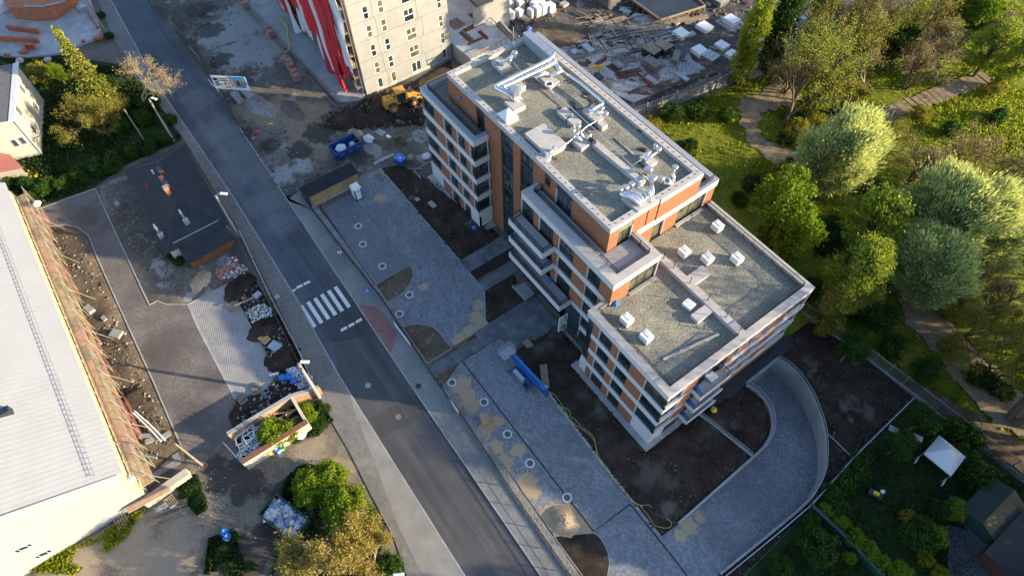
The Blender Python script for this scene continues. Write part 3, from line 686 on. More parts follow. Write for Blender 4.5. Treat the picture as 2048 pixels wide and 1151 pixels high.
# left side: driveway, parking, soil
K2 = [(94,453),(132,450),(156,455),(178,472),(195,516),(236,607),(306,760),(328,812),(365,897)]
K1 = [(77,419),(191,378),(299,610),(315,602),(334,609),(376,609)]
DRV = PP(K1[:])+PP([(400,662),(452,760),(471,796),(455,830),(462,868),(440,905),(372,905)])+PP(K2)[::-1]
pave('driveway', DRV, DRIVE, .06)
pave('parking', PP([(377,608),(457,568),(508,666),(556,748),(529,782),(471,796),(452,760),(400,662)]), HEX, .062)
kerb('kerb', PP(K1), .14, 0, .13, CONC2); kerb('kerb', PP(K2), .14, 0, .13, CONC2); kerb('kerb', PP([(376,609),(457,568),(508,666),(560,756)]), .14, 0, .13, CONC2)
kerb('kerb', PP([(377,609),(400,662),(452,760),(472,797)]), .3, 0, .085, CONC2)
ground('excavated_soil', PP([(70,420),(90,455),(130,453),(155,458),(176,474),(193,518),(234,609),(304,762),(326,814),(363,895),(300,935),(285,965),(250,940),(140,690)]), SOILB, .03, res=.6, amp=.75, scale=.3, seed=51, edge=1.2)
ground('excavated_soil', PP([(193,380),(250,345),(330,500),(380,540),(470,490),(490,520),(500,560),(457,566),(376,606),(334,606),(315,599),(301,606),(240,480)]), MUD, .03, res=.7, amp=.3, scale=.4, seed=52, edge=1)
ground('rubble_ground', PP([(459,570),(500,545),(560,640),(638,775),(470,868),(457,832),(475,800),(530,784),(562,754),(510,664)]), SOIL, .03, res=.6, amp=.5, scale=.4, seed=53, edge=.8)
ground('yard', PP([(-60,1300),(40,1152),(185,1068),(300,1005),(385,905),(460,906),(640,800),(668,850),(700,905),(740,985),(790,1080),(840,1250),(400,1400)]), YARD, .015, res=1.3, amp=.25, scale=.3, seed=54)
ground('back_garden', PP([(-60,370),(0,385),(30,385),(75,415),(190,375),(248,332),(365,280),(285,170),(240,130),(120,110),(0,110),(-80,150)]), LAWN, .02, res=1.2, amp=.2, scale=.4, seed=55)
ground('grass_patch', dens(PP([(760,1095),(700,990),(640,930),(600,930),(570,960),(520,1160),(800,1190)]),2), LAWN, .12, jag=.5, res=1)
ground('grass_patch', dens(PP([(640,800),(600,815),(600,850),(612,878),(640,870),(655,850),(668,845)]),1.5), LAWN, .13, jag=.3, res=1)
ground('grass_patch', dens(PP([(345,960),(395,950),(410,990),(415,1020),(395,1030),(370,1000)]),1.5), LAWN, .13, jag=.3, res=1)
ground('grass_patch', dens(PP([(420,1075),(470,1060),(490,1120),(490,1170),(405,1170)]),1.5), LAWN, .13, jag=.3, res=1)
slabs('paved_strip', PP([(288,958),(363,898),(374,912),(300,975)]), [TILE2], 1.57, .7, .7, -.1, .12)
# dark soil mound added to stand in for the shadow of a pit
for px in ((258,805),):
    mound('soil_heap_or_shade', P(*px), 1.7, 1.0, SOIL, 1.3, .6, z=.3)
# sand on the plaza
mound('sand_heap', P(1128,1042), 1.8, .6, SAND, .85, .4, 3, label='heap of pale sand beside the half round soil bed on the plaza', cat='sand heap', z=.1)
# manhole rings
ring0 = None
MH = [(717,453,'pale ring in the dark bay paving nearest the wooden shelter'),(726,489,'middle one of the pale rings in the dark bay paving'),(765,533,'pale ring beside the wet stain in the dark bay paving'),(819,590,'pale ring just below the first half round bed'),(799,628,'pale ring between the two beds, close to the fence'),
      (904,765,'pale ring beside the small triangular bed'),(968,804,'pale ring in the sand above the pallet table'),(1015,868,'pale ring just below the pallet table'),(1060,926,'pale ring between two sand patches'),(1134,995,'pale ring on the black drain line above the sand heap')]
rm = MB(); rm.mat(0)
n_ = 24
for i in range(n_):
    a, c = 2*math.pi*i/n_, 2*math.pi*(i+1)/n_-.03
    V = [(r*math.cos(t), r*math.sin(t), z) for z in (0,.03) for r, t in ((.36,a),(.55,a),(.55,c),(.36,c))]
    rm.add(V, [(4,5,6,7),(0,1,5,4),(1,2,6,5),(2,3,7,6),(3,0,4,7)])
cv = MB(); cv.cyl(0,0,0,.015,.35,20)
for x, y, l in MH:
    X = P(x,y)
    if ring0 is None:
        r0 = thing('manhole', l, 'manhole', (*X,.104), 0, 'manhole rings set in the plaza'); rm.build('ring', WHITE, r0); cv.build('cover', plain('cover_dark',(.07,.08,.09),.7), r0); ring0 = r0
    else: copyto(ring0, (*X,.104), random.random()*3, l)
for x, y, l, mt_ in ((736,771-1,'round manhole cover in the road by the zebra stripes',CONC2),(796,833,'rusty brown manhole cover in the dark road patch',plain('worn_cover',(.17,.13,.11),.8)),(837,772,'dark round cover in the pavement near the kerb',DARK)):
    b = MB(); b.cyl(0,0,0,.02,.36,20); b.cyl(0,0,0,.03,.27,16); o = b.build('manhole_cover', mt_); o.location = (*P(x,y),.026 if mt_ != DARK else .112); tag(o, l, 'manhole cover')

# rubble
STN = plain('rubble_stone', (.24,.22,.20), .9, var=.4, sc=3); STL = plain('pale_rubble', (.30,.29,.28), .9, var=.2, sc=3)
rocks('soil_clods', SOUTHB, 7000, .04, .24, [SOIL,SOIL,SOIL,SOILB], .14); rocks('soil_clods', EASTB, 3500, .04, .24, [SOIL,SOIL,SOILB], .12); rocks('soil_clods', NWB, 1800, .04, .24, [SOIL,SOIL,SOILB], .12)
rocks('pebbles', offs(fl,.15)+offs(fl,.92)[::-1], 4500, .04, .11, [STL, STN, STN], .1)
rocks('rubble', PP([(95,470),(160,470),(190,540),(220,600),(140,620),(110,540)]), 600, .05, .34, [STN,SOILB,STN,SOILB,SOILB,STL], .3)
rocks('rubble', PP([(130,620),(230,620),(300,760),(350,890),(290,930),(240,830)]), 900, .05, .28, [STN,SOILB,SOILB,SOILB,STL], .4)
rocks('rubble', PP([(205,390),(240,370),(330,520),(380,560),(340,600),(250,480)]), 500, .05, .26, [STN,SOILB], .15)
rocks('rubble', PP([(460,570),(500,550),(560,650),(630,770),(480,860),(470,820),(560,760)]), 1200, .05, .35, [STN,SOIL,SOIL,STL], .25)
rocks('rubble', PP([(300,-10),(420,130),(480,257),(575,400),(600,376),(700,322),(800,330),(838,200),(640,240),(560,60),(520,-10)]), 2600, .05, .28, [STN,MUD,MUD,SOIL], .22)
rocks('rubble', PP([(640,240),(735,198),(840,165),(850,250),(770,262),(650,262)]), 1500, .08, .45, [SOIL,SOIL,SOIL,SOILB], .6)
rocks('rubble', [(-90,60),(-75,50),(-62,56),(-54,63),(-50,86),(-60,110),(-100,110)], 2600, .06, .45, [STN,SITE,RUST,WOODG], .25)
rocks('yard_stones', PP([(40,1150),(185,1068),(300,1005),(385,905),(460,906),(600,900),(700,905),(600,930),(480,1150)]), 1000, .04, .16, [STN,STN,STL], .08)
# ------------------------------------------------------------------ the apartment building
APT = thing('apartment_building', 'brick and white apartment block with gravel roofs, ribbon windows and stepped terraces', 'building')
def bld(b, name, mats, smooth=False): return b.build(name, mats, APT, smooth)
# cores
b = MB()
b.bx(-61.2,-49.8,30.3,48.5,-.1,15.9).bx(-57.9,-27.9,32.55,45.1,-.1,19.35).bx(-49.4,-27.95,32.55,48.7,-.1,15.9).bx(-39.6,-24.05,30.1,48.7,-.1,12.5).bx(-39.6,-24.05,30.1,36.1,12.4,15.9).bx(-30.2,-24.5,29.9,30.2,-.1,2.5).bx(-24.1,-12.45,27.7,48.5,-.1,12.5)
bld(b, 'wall_core', DARK)
# roofs
def gr(x0,x1,y0,y1,z):
    b = MB(); b.bx(x0,x1,y0,y1,z-.1,z); return bld(b, 'roof_gravel', GRAVEL)
gr(-57.5,-28.3,32.95,44.7,19.46); gr(-61.0,-58.25,30.6,48.2,15.95); gr(-58.25,-49.8,30.6,32.1,15.95)
gr(-24.0,-12.8,28.1,48.3,12.56); gr(-27.5,-24.0,36.5,48.3,12.56)
# parapet caps
def capring(name, x0,x1,y0,y1, w, z0, z1, mat=CAP, top=.06, over=.04, skip=''):
    b = MB()
    if 'S' not in skip: b.bx(x0,x1,y0,y0+w,z0,z1)
    if 'N' not in skip: b.bx(x0,x1,y1-w,y1,z0,z1)
    if 'W' not in skip: b.bx(x0,x0+w,y0+w,y1-w,z0,z1)
    if 'E' not in skip: b.bx(x1-w,x1,y0+w,y1-w,z0,z1)
    return bld(b, name, mat)
for (x0,x1,y0,y1,w,z0,z1) in ((-58.2,-27.6,32.2,45.4,.72,19.2,19.92),):
    capring('parapet_cap', x0,x1,y0,y1,w,z0,z1)
b = MB()
for i in range(34):
    x = -57.8+i*.9; b.rb(x,32.55,19.92,19.99,.12,.035,.3).rb(x,32.55,19.92,19.99,.035,.12,.3).rb(x,45.05,19.92,19.99,.12,.035,.3).rb(x,45.05,19.92,19.99,.035,.12,.3)
for i in range(13):
    y = 33.2+i*.95
    for x in (-57.85,-27.95): b.rb(x,y,19.92,19.99,.12,.035,.3).rb(x,y,19.92,19.99,.035,.12,.3)
bld(b, 'lightning_rod_clamps', DARK)['kind'] = 'stuff'
b = MB(); b.bx(-61.6,-58.25,29.93,30.6,15.5,16.5).bx(-58.25,-49.42,29.93,30.6,15.5,16.5).bx(-61.6,-61.0,30.6,49.1,15.5,16.5).bx(-50.0,-49.42,30.6,32.18,15.5,16.5).bx(-61,-27.58,48.5,49.1,15.5,16.5).bx(-28.2,-27.56,45.42,48.5,15.5,16.5)
b.bx(-28.0,-27.52,39.2,45.42,15.5,16.5).bx(-28.0,-27.58,36.42,39.2,15.5,16.5)
bld(b, 'white_band', WHITE)
def captop(x0,x1,y0,y1,z, m=CAP):
    b = MB(); b.bx(x0,x1,y0,y1,z,z+.05); return b
b = MB()
for q in ((-61.64,-49.38,29.89,30.64),(-61.64,-60.96,30.64,49.14),(-50.04,-49.38,30.64,32.14),(-60.96,-27.54,48.46,49.14),(-28.24,-27.54,45.46,48.46)): b.bx(*q,16.5,16.56)
bld(b, 'parapet_cap', plain('bluegrey_sheet', (.30,.33,.38), .5, .2, var=.08))
# mid block terrace parapet + caps
b = MB(); b.bx(-39.6,-23.7,29.8,30.9,15.5,16.5).bx(-24.55,-23.7,30.9,36.4,15.5,16.5).bx(-27.55,-24.55,35.7,36.4,15.5,16.5).bx(-39.6,-38.9,30.9,32.15,15.5,16.5)
bld(b, 'white_band', WHITE)
b = MB()
for q in ((-39.64,-23.66,29.76,30.95),(-24.6,-23.66,30.95,36.44),(-27.55,-24.6,35.65,36.44),(-39.64,-38.85,30.95,32.15)): b.bx(*q,16.5,16.57)
bld(b, 'parapet_cap', CAP)
# low block parapet
b = MB(); b.bx(-24.4,-12.1,27.33,28.1,12.13,13.05).bx(-12.85,-12.1,28.1,48.9,12.13,13.05).bx(-27.4,-12.85,48.2,48.9,12.13,13.05).bx(-24.4,-23.9,28.1,29.75,12.13,13.05)
bld(b, 'white_band', WHITE)
b = MB()
for q in ((-24.44,-12.06,27.29,28.15),(-12.9,-12.06,28.15,48.94),(-27.4,-12.9,48.15,48.94),(-24.44,-23.85,28.15,29.73)): b.bx(*q,13.05,13.12)
b.bx(-25.2,-12.9,37.95,38.85,12.5,13.15).bx(-21.4,-20.1,38.85,41.3,12.5,13.1).bx(-17.6,-16.5,35.7,37.95,12.5,13.1)
bld(b, 'parapet_cap', CAP)
# terrace floors laid with tiles
def tiles(x0,x1,y0,y1,z,s=.6,mat=TILE):
    bb = MB(); bb.bx(x0,x1,y0,y1,z-.08,z-.03); bld(bb, 'terrace_floor', CONC2)
    nx, ny = max(1,round((x1-x0)/s)), max(1,round((y1-y0)/s)); dx, dy = (x1-x0)/nx, (y1-y0)/ny
    bb = MB(); bb.bx(-dx/2+.008,dx/2-.008,-dy/2+.008,dy/2-.008,-.03,0); t0 = bb.build('tile', mat, APT); t0.location = (x0+dx/2,y0+dy/2,z)
    for i in range(nx):
        for j in range(ny):
            if i or j: link('tile', t0.data, APT, (x0+(i+.5)*dx, y0+(j+.5)*dy, z+random.uniform(0,.006)))
tiles(-38.9,-27.62,30.95,32.1,15.98); tiles(-27.6,-24.6,30.95,35.65,15.98,.75)
# facades. frame: ('y', Y) faces -y, ('x', X) faces +x
def fb(b, fr, u0, u1, z0, z1, d0, d1):
    if fr[0] == 'y': b.bx(u0,u1,fr[1]-d1,fr[1]-d0,z0,z1)
    else: b.bx(fr[1]+d0,fr[1]+d1,u0,u1,z0,z1)
def piers(fr, us, rows, mat=BRICK, name='brick_pier', d=(-.38,0)):
    for z0, z1 in rows:
        for u0, u1 in us:
            b = MB(); fb(b, fr, u0, u1, z0, z1, *d); bld(b, name, mat)
WINN = [0]
def window(fr, u0, u1, z0, z1, mull=None, glass=GLASS, rail=True, jamb=True, dep=-.30, parent=None):
    parent = parent or APT
    n = mull if mull is not None else max(1, round((u1-u0)/.95)); f = MB()
    t = .07; fb(f, fr, u0, u1, z0, z0+t, dep, dep+.08); fb(f, fr, u0, u1, z1-t, z1, dep, dep+.08)
    for k in range(n+1):
        u = u0+(u1-u0-t)*k/n; fb(f, fr, u, u+t, z0+t, z1-t, dep, dep+.08)
    w = f.build('window', DARK, parent)
    p = MB(); fb(p, fr, u0+.02, u1-.02, z0+.02, z1-.02, dep+.02, dep+.04); p.build('pane', GLASSC if (glass is GLASS and random.random() < .35) else glass, w)
    if rail:
        r = MB(); h = min(1.0, (z1-z0)*.42)
        for k in range(5): fb(r, fr, u0+.03, u1-.03, z0+.08+k*h/5, z0+.11+k*h/5, -.10, -.07)
        fb(r, fr, u0+.03, u1-.03, z0+h, z0+h+.05, -.11, -.06)
        r.build('window_railing', DARK, w)
    if jamb:
        j = MB(); ju = u0 if fr[0] == 'y' else u1
        if fr[0] == 'y': fb(j, fr, u0-.07, u0+.002, z0, z1, -.29, .004)
        else: fb(j, fr, u1-.002, u1+.07, z0, z1, -.29, .004)
        j.build('reveal', WHITE2, w)
    return w
def band(fr, u0, u1, z0, z1, d0=-.38, d1=.03, name='white_band', mat=WHITE):
    b = MB(); fb(b, fr, u0, u1, z0, z1, d0, d1); return bld(b, name, mat)
BZ = [(2.35,3.28),(5.6,6.52),(8.88,9.8)]
ROW = [(.18,2.35),(3.28,5.6),(6.52,8.88),(9.8,12.15),(13.05,15.5)]
# face E (low block front)
FE = ('y',27.33)
for z0, z1 in BZ: band(FE, -24.4+(1.05 if z0 > 5 else .1), -12.08, z0, z1)
piers(FE, [(-23.3,-22.25),(-20.35,-19.25),(-17.4,-15.1)], ROW[1:4])
for z0, z1 in ROW[1:4]:
    window(FE,-22.25,-20.35,z0,z1,2); window(FE,-19.25,-17.4,z0,z1,2); window(FE,-15.1,-12.2,z0,z1,3,glass=GLASSG if z1 > 11 else GLASS); window(FE,-24.3,-23.3,z0,z1,1,jamb=False)
piers(FE, [(-24.4,-23.25)], [(.16,2.35)], WHITE, 'white_wall'); piers(FE, [(-23.25,-22.3),(-20.35,-19.25),(-17.35,-15.1)], [ROW[0]]); piers(FE, [(-15.1,-12.08)], [(.16,2.35)], WHITE, 'white_wall')
window(FE,-22.3,-20.35,*ROW[0],2); window(FE,-19.25,-17.35,*ROW[0],2)
band(FE,-23.2,-15.1,0,.18,name='brick_plinth',mat=BRICK,d1=0)
# face A (left block front)
FA = ('y',29.95)
for z0, z1 in BZ+[(12.15,13.05)]: band(FA,-61.58,-49.42,z0,z1)
for z0, z1 in ROW[1:]:
    piers(FA, [(-58.65,-56.3),(-54.4,-53.2),(-51.5,-50.45)], [(z0,z1)])
    window(FA,-61.5,-58.65,z0,z1,3,jamb=False); window(FA,-56.3,-54.4,z0,z1,2); window(FA,-53.2,-51.5,z0,z1,2); window(FA,-50.38,-49.5,z0,z1,1)
piers(FA, [(-61.58,-58.6),(-51.5,-49.42)], [(.1,2.35)], WHITE, 'white_wall'); piers(FA, [(-58.6,-56.25),(-54.4,-53.2)], [(.1,2.35)])
window(FA,-56.25,-54.4,.1,2.35,2); window(FA,-53.2,-51.5,.1,2.35,2)
# face B (side of left block)
FB = ('x',-49.42)
for z0, z1 in BZ+[(12.15,13.05)]: band(FB,29.95,32.18,z0,z1)
for z0, z1 in ROW[1:]: window(FB,30.0,32.0,z0,z1,2,rail=True)
piers(FB, [(29.98,32.18)], [(.1,2.35)], WHITE, 'white_wall')
# face C (tall stack)
FC = ('y',32.2)
piers(FC, [(-49.4,-46.87),(-44.4,-43.0)], [(-.05,19.2)], name='brick_stack'); piers(FC, [(-40.55,-39.6)], [(-.05,19.2)], name='brick_stack')
for u0, u1 in ((-46.87,-44.4),(-43.0,-40.55)):
    for zb in (0,2.95,6.5,10.05,13.6,17.15):
        if zb: band(FC,u0,u1,zb-.55,zb,-.3,-.08,'spandrel',PANEL)
    for z0, z1 in ((0,2.4),(2.95,5.95),(6.5,9.5),(10.05,13.05),(13.6,16.6),(17.15,19.2)):
        window(FC,u0,u1,z0,z1,2,rail=False,jamb=False,dep=-.28)
piers(FC, [(-39.6,-38.45),(-37.4,-36.35),(-33.65,-27.6)], [(15.95,19.2)]); piers(FC, [(-58.2,-51.95)], [(15.95,19.2)]); piers(FC, [(-50.2,-49.4)], [(15.95,19.2)])
band(FC,-38.45,-37.4,18.4,19.2,-.3,-.06,'spandrel',PANEL); window(FC,-38.45,-37.4,17.3,18.4,1,rail=False,jamb=False); piers(FC,[(-38.45,-37.4)],[(15.95,17.3)])
band(FC,-36.35,-33.65,18.35,19.2,-.3,-.06,'spandrel',PANEL); window(FC,-36.35,-33.65,15.98,18.35,3,rail=False)
band(FC,-51.95,-50.2,18.5,19.2,-.3,-.06,'spandrel',PANEL); window(FC,-51.95,-50.2,15.98,18.5,2,rail=False,jamb=False)
b = MB(); b.bx(-49.42,-27.95,32.58,32.65,15.9,19.2); bld(b,'wall_core',DARK)
# face D (mid block)
FD = ('y',29.78)
for r_, (z0, z1) in enumerate(ROW):
    if r_ == 0: continue
    us = [(-37.2,-36.15),(-33.6,-32.55),(-30.0,-27.65),(-25.6,-23.72)]
    if r_ == 1: us = [(-37.2,-36.15),(-33.6,-32.55)]
    piers(FD, us, [(z0,z1)])
    window(FD,-39.55,-37.2,z0,z1,2,rail=False); window(FD,-36.15,-33.6,z0,z1,3,rail=False)
    if r_ >= 2:
        window(FD,-32.55,-30.0,z0,z1,3); window(FD,-27.65,-25.6,z0,z1,2)
    else: 
        window(FD,-32.55,-30.4,z0,z1,3,rail=False); window(FD,-27.6,-24.5,z0,z1,3,rail=True)
for z0, z1 in ((12.15,13.05),(8.88,9.8)): band(FD,-33.1,-23.72,z0,z1)
band(FD,-29.4,-25.95,5.6,6.52); band(FD,-27.58,-25.95,2.35,3.28)
band(FD,-30.4,-27.65,.0,5.6,-.2,-.02,'entrance_panel',plain('entrance_panel_blue',(.02,.04,.055),.5)); window(FD,-27.6,-25.9,.2,2.35,2,rail=False)
for z0, z1 in ((3.28,5.6),(6.52,8.88),(9.8,12.1),(.2,2.35)): window(('y',29.8),-25.85,-24.45,z0,z1,1,rail=False,jamb=False)
piers(('y',30.1), [(-39.6,-30.4)], [(0,2.4)], DARK, 'entrance_glazing')
# face F, G, H
FF = ('x',-27.6)
piers(FF, [(32.59,33.6),(35.5,37.5),(37.7,39.15)], [(16.0,19.2)]); piers(('x',-27.5), [(39.15,45.4)], [(16.5,19.2)])
piers(('x',-27.85), [(37.5,37.7)], [(16.0,19.2)])
band(FF,33.6,35.5,18.3,19.2,-.3,-.04,'spandrel',plain('olive_panel',(.16,.17,.12),.6)); window(FF,33.6,35.5,16.0,18.3,2,glass=GLASSG,rail=False)
b = MB(); b.bx(-27.9,-27.46,39.15,45.42,19.2,19.935); bld(b,'parapet_cap',CAP)
piers(FF, [(36.4,39.2),(40.9,43.1),(47.55,48.9)], [(12.5,15.5)]); window(FF,39.2,40.9,12.6,15.5,1,glass=GLASSG,rail=False); window(FF,43.1,47.55,12.75,15.5,2,glass=GLASSG,rail=False)
b = MB(); b.bx(-27.6,-27.2,43.1,47.5,12.55,12.75); bld(b,'window_sill',CONC2)
FG = ('x',-23.72)
piers(FG, [(30.17,32.35)], [(12.5,15.5)]); window(FG,32.35,36.3,12.7,15.5,3,glass=GLASSG,rail=False)
b = MB(); b.bx(-23.72,-23.35,32.4,36.3,12.55,12.7); bld(b,'window_sill',CONC)
b = MB(); b.bx(-27.6,-23.72,36.3,36.4,12.5,15.5); bld(b,'brick_wall',BRICK)
FH = ('x',-12.1)
for i, (z0, z1) in enumerate(BZ): 
    band(FH,27.35,31.3,z0,z1); band(FH,35.95,48.9,z0,z1,d1=.12)
for r_, (z0, z1) in enumerate(ROW[:4]):
    if r_:
        piers(FH, [(29.85,31.9),(36.0,37.15),(38.1,39.25),(40.4,41.45),(42.4,45.4)], [(z0,z1)]); window(FH,27.4,29.8,z0,z1,2,rail=False); window(FH,31.9,36.0,z0,z1,3,rail=False,jamb=False)
        for u0, u1 in ((37.15,38.0),(39.25,40.3),(41.45,42.3)): window(FH,u0,u1,z0,z1,1,rail=False)
        window(FH,45.4,48.8,z0,z1,3,rail=False)
    else:
        piers(FH, [(27.35,29.5)], [(.1,2.35)], WHITE, 'white_wall'); piers(FH, [(31.5,35.0),(36.0,48.9)], [(.1,2.35)]); piers(FH,[(29.5,31.5)],[(.1,2.35)],DARK,'dark_wall')
# back wall
b = MB(); b.bx(-61.5,-12.2,48.5,48.9,0,12.2); bld(b,'back_wall',BRICK)
b = MB(); b.bx(-61.58,-61.2,30.3,48.5,0,15.5); bld(b,'side_wall',WHITE)
b = MB(); b.bx(-58.15,-57.9,32.5,45.2,15.9,19.2).bx(-57.9,-27.9,45.1,45.38,15.9,19.2).bx(-61.2,-27.66,48.4,48.86,12.2,15.5); bld(b,'back_wall',BRICK)
# balconies
def railing(line, z, h=1.05, parent=None, name='railing', pitch=.13, post=1.5, mat=DARK):
    b = MB()
    for i in range(len(line)-1):
        a, c = Vector((*line[i],0)), Vector((*line[i+1],0)); L = (c-a).length; n = max(1,int(L/pitch)); m_ = max(1,round(L/post))
        b.bar(a+Vector((0,0,z+h)), c+Vector((0,0,z+h)), .065); b.bar(a+Vector((0,0,z+.12)), c+Vector((0,0,z+.12)), .03)
        for k in range(n): 
            p = a+(c-a)*(k/n); b.bar(p+Vector((0,0,z+.12)), p+Vector((0,0,z+h)), .028)
        for k in range(m_+1):
            p = a+(c-a)*(k/m_); b.bar(p+Vector((0,0,z)), p+Vector((0,0,z+h+.02)), .055)
    return b.build(name, mat, parent or APT)
for (x0,x1,zt) in ((-39.6,-33.15,13.05),(-39.6,-33.15,9.8),(-39.6,-29.45,6.52)):
    zb = zt-.92
    b = MB(); b.bx(x0,x1,27.93,28.05,zb,zt).bx(x1-.12,x1,28.05,29.8,zb,zt).bx(x0,x0+.12,28.05,29.8,zb,zt).bx(x0+.12,x1-.12,28.05,29.8,zb,zb+.2); bld(b,'balcony',WHITE)
    tiles(x0+.12,x1-.12,28.1,29.75,zb+.62,.6,TILE)
    railing([(x0+.2,29.6),(x0+.2,28.2),(x1-.2,28.2),(x1-.2,29.6)], zb+.62, 1.05)
for zt in (9.8,6.52,3.28):
    zb = zt-.6; far = 35.85 if zt > 4 else 35.9
    b = MB(); b.bx(-12.1,-10.75,31.35,31.47,zb,zt).bx(-10.87,-10.75,31.47,far,zb,zt).bx(-12.1,-10.87,31.47,far,zb,zb+.15); bld(b,'balcony',WHITE)
    tiles(-12.05,-10.9,31.5,far,zb+.25,.6,TILE)
    railing([(-12.0,31.6),(-10.95,31.6)], zb+.2, 1.0); 
    if zt > 9: railing([(-12.0,far-.1),(-10.9,far-.1)], zb+.2, 1.0)
railing([(-38.75,32.1),(-38.75,31.05),(-24.7,31.05),(-24.7,35.55),(-27.5,35.55)], 16.0, 1.15)
railing([(-61.0,34.4),(-61.0,30.75),(-50.2,30.75),(-50.2,32.1)], 16.0, 1.1)
railing([(-23.8,29.7),(-23.8,28.25),(-13.0,28.25),(-13.0,37.9)], 12.6, 1.0); railing([(-13.0,38.9),(-13.0,48.1),(-27.4,48.1)], 12.6, 1.1)
railing([(-58.1,45.75),(-27.9,45.75),(-27.9,48.3)], 16.5, 1.0)
for q in ((-24.6,38.4),(-23.0,38.4),(-20.5,38.4),(-17.8,38.4),(-15.2,38.4),(-13.2,38.4)):
    b = MB(); b.cyl(*q,13.1,14.3,.05,8); bld(b,'roof_post',DARK)
b = MB(); q1, q2 = P(1327,718,12.7), P(1438,667,12.7); qm = P(1360,702,12.75); b.bar((*q1,12.66),(*q2,12.66),.26,.10); b.bar((*qm,12.75),(*P(1420,675,12.75),12.75),.2,.08)
tag(b.build('timber_plank', CAP), 'long thin grey plank lying on the gravel of the lower roof', 'plank')
# entrance sign
sg = thing('entrance_sign', 'white upright board with green plant figures under the lowest balcony', 'sign')
b = MB(); b.bx(-29.62,-29.5,28.2,29.5,.2,3.6); b.build('board', WPLAST, sg)
b = MB()
for i in range(16):
    y, z = 28.5+random.random()*.8, .5+random.random()*2.9; b.add([(-29.49,y-.12,z),(-29.49,y+.12,z+.1),(-29.49,y+.2,z+.32),(-29.49,y-.1,z+.25)],[(0,1,2,3)])
for i in range(4): b.bx(-29.495,-29.485,28.45,28.53,.6+i*.7,1.05+i*.7); b.bx(-29.495,-29.485,28.53,28.85,.96+i*.7,1.05+i*.7)
b.build('green_figures', GRN, sg)
# ------------------------------------------------------------------ roof equipment
RZ = 19.46
def RP(px,py,z=RZ): return P(px,py,z)
def pxbox(name, c, w, d, h, label, cat='roof box', mat=CAP, z=RZ, lid=True, bev=.0):
    x, y = RP(*c, z); t = thing(name, label, cat, (x,y,z))
    b = MB(); b.rb(0,0,0,h,w,d); b.build('body', mat, t)
    if lid:
        b = MB(); b.rb(0,0,h,h+.07,w+.08,d+.08,0,.97,.97); b.build('lid', CAP, t)
    return t
big = thing('roof_hatch', 'largest low pale box on the upper gravel roof', 'roof box', (-42.9,36.7,RZ)); b = MB(); b.rb(0,0,0,.85,4.0,2.7); b.build('body', CAP, big); b = MB(); b.rb(0,0,.85,.93,4.1,2.8,0,.99,.99); b.build('lid', CAP, big)
x_, y_ = RP(1091,277,RZ+.9); big.location = (x_, y_, RZ)
pxbox('roof_curb', (1042,179), .9,.8,.6, 'small square pale box in the middle of the upper roof near the pipes')
pxbox('roof_curb', (1204,256), .9,.8,.6, 'small square pale box left of the long pale upstand, under the pipe run')
pxbox('roof_curb', (1148,248), 1.2,1.1,.5, 'pale curb with a small funnel beside the coiled black hose')
def curbpost(): pass
pxbox('roof_curb', (1130,232), 1.5,1.2,.45, 'pale rounded curb next to the black hose')
pxbox('roof_curb', (1003,136), 2.2,1.5,.5, 'pale base under the bent ducts at the far left corner of the upper roof')
pxbox('roof_curb', (1030,215), 2.0,1.6,.55, 'pale base under the big octagonal cowl')
pxbox('roof_curb', (1098,165), 2.3,1.6,.5, 'pale base of the duct group with the white spoked fan')
pxbox('roof_curb', (1185,235), 2.4,1.2,.45, 'pale base at the end of the right pipe run')
pxbox('roof_curb', (1163,292), 1.6,1.4,.6, 'pale base beside the black cowl, at the head of the long upstand')
pxbox('roof_curb', (1295,325), 1.7,1.2,.5, 'pale base under the slanted ducts near the right parapet')
pxbox('roof_curb', (1270,408), 2.6,1.6,.5, 'pale base under the fan of curved ducts')
pxbox('roof_curb', (1088,318), 1.4,.8,.4, 'pale base at the left parapet below the large low box')
b = MB(); p1 = RP(1180,285); p2 = RP(1285,372)
b.bar((p1[0],p1[1],RZ+.3),(p2[0],p2[1],RZ+.3),.75,.65); tag(b.build('roof_upstand', CAP), 'long pale upstand running down the middle of the upper roof', 'upstand')
x_, y_ = RP(1078,100); dk = thing('duct_housing', 'long grey box duct standing along the far parapet of the upper roof', 'duct'); 
b = MB(); q1, q2 = RP(1065,82), RP(1105,128)
b.bar((-57.6,44.0,RZ+.75),(-52.2,43.9,RZ+.75),1.0,1.5); b.build('housing', STEEL, dk); b = MB(); b.bar((-57.6,44.0,RZ+1.53),(-52.2,43.9,RZ+1.53),1.1,.06); b.build('top_sheet', ZINC, dk)
# skylight pyramid
x_, y_ = RP(1015,238); sk_ = thing('skylight', 'white pyramid skylight at the left edge of the upper roof', 'skylight', (x_,y_,RZ))
b = MB(); b.rb(0,0,0,.6,2.0,1.8); b.build('base', CAP, sk_); b = MB(); b.rb(0,0,.6,1.25,1.9,1.7,0,.12,.12); b.build('dome', WPLAST, sk_)
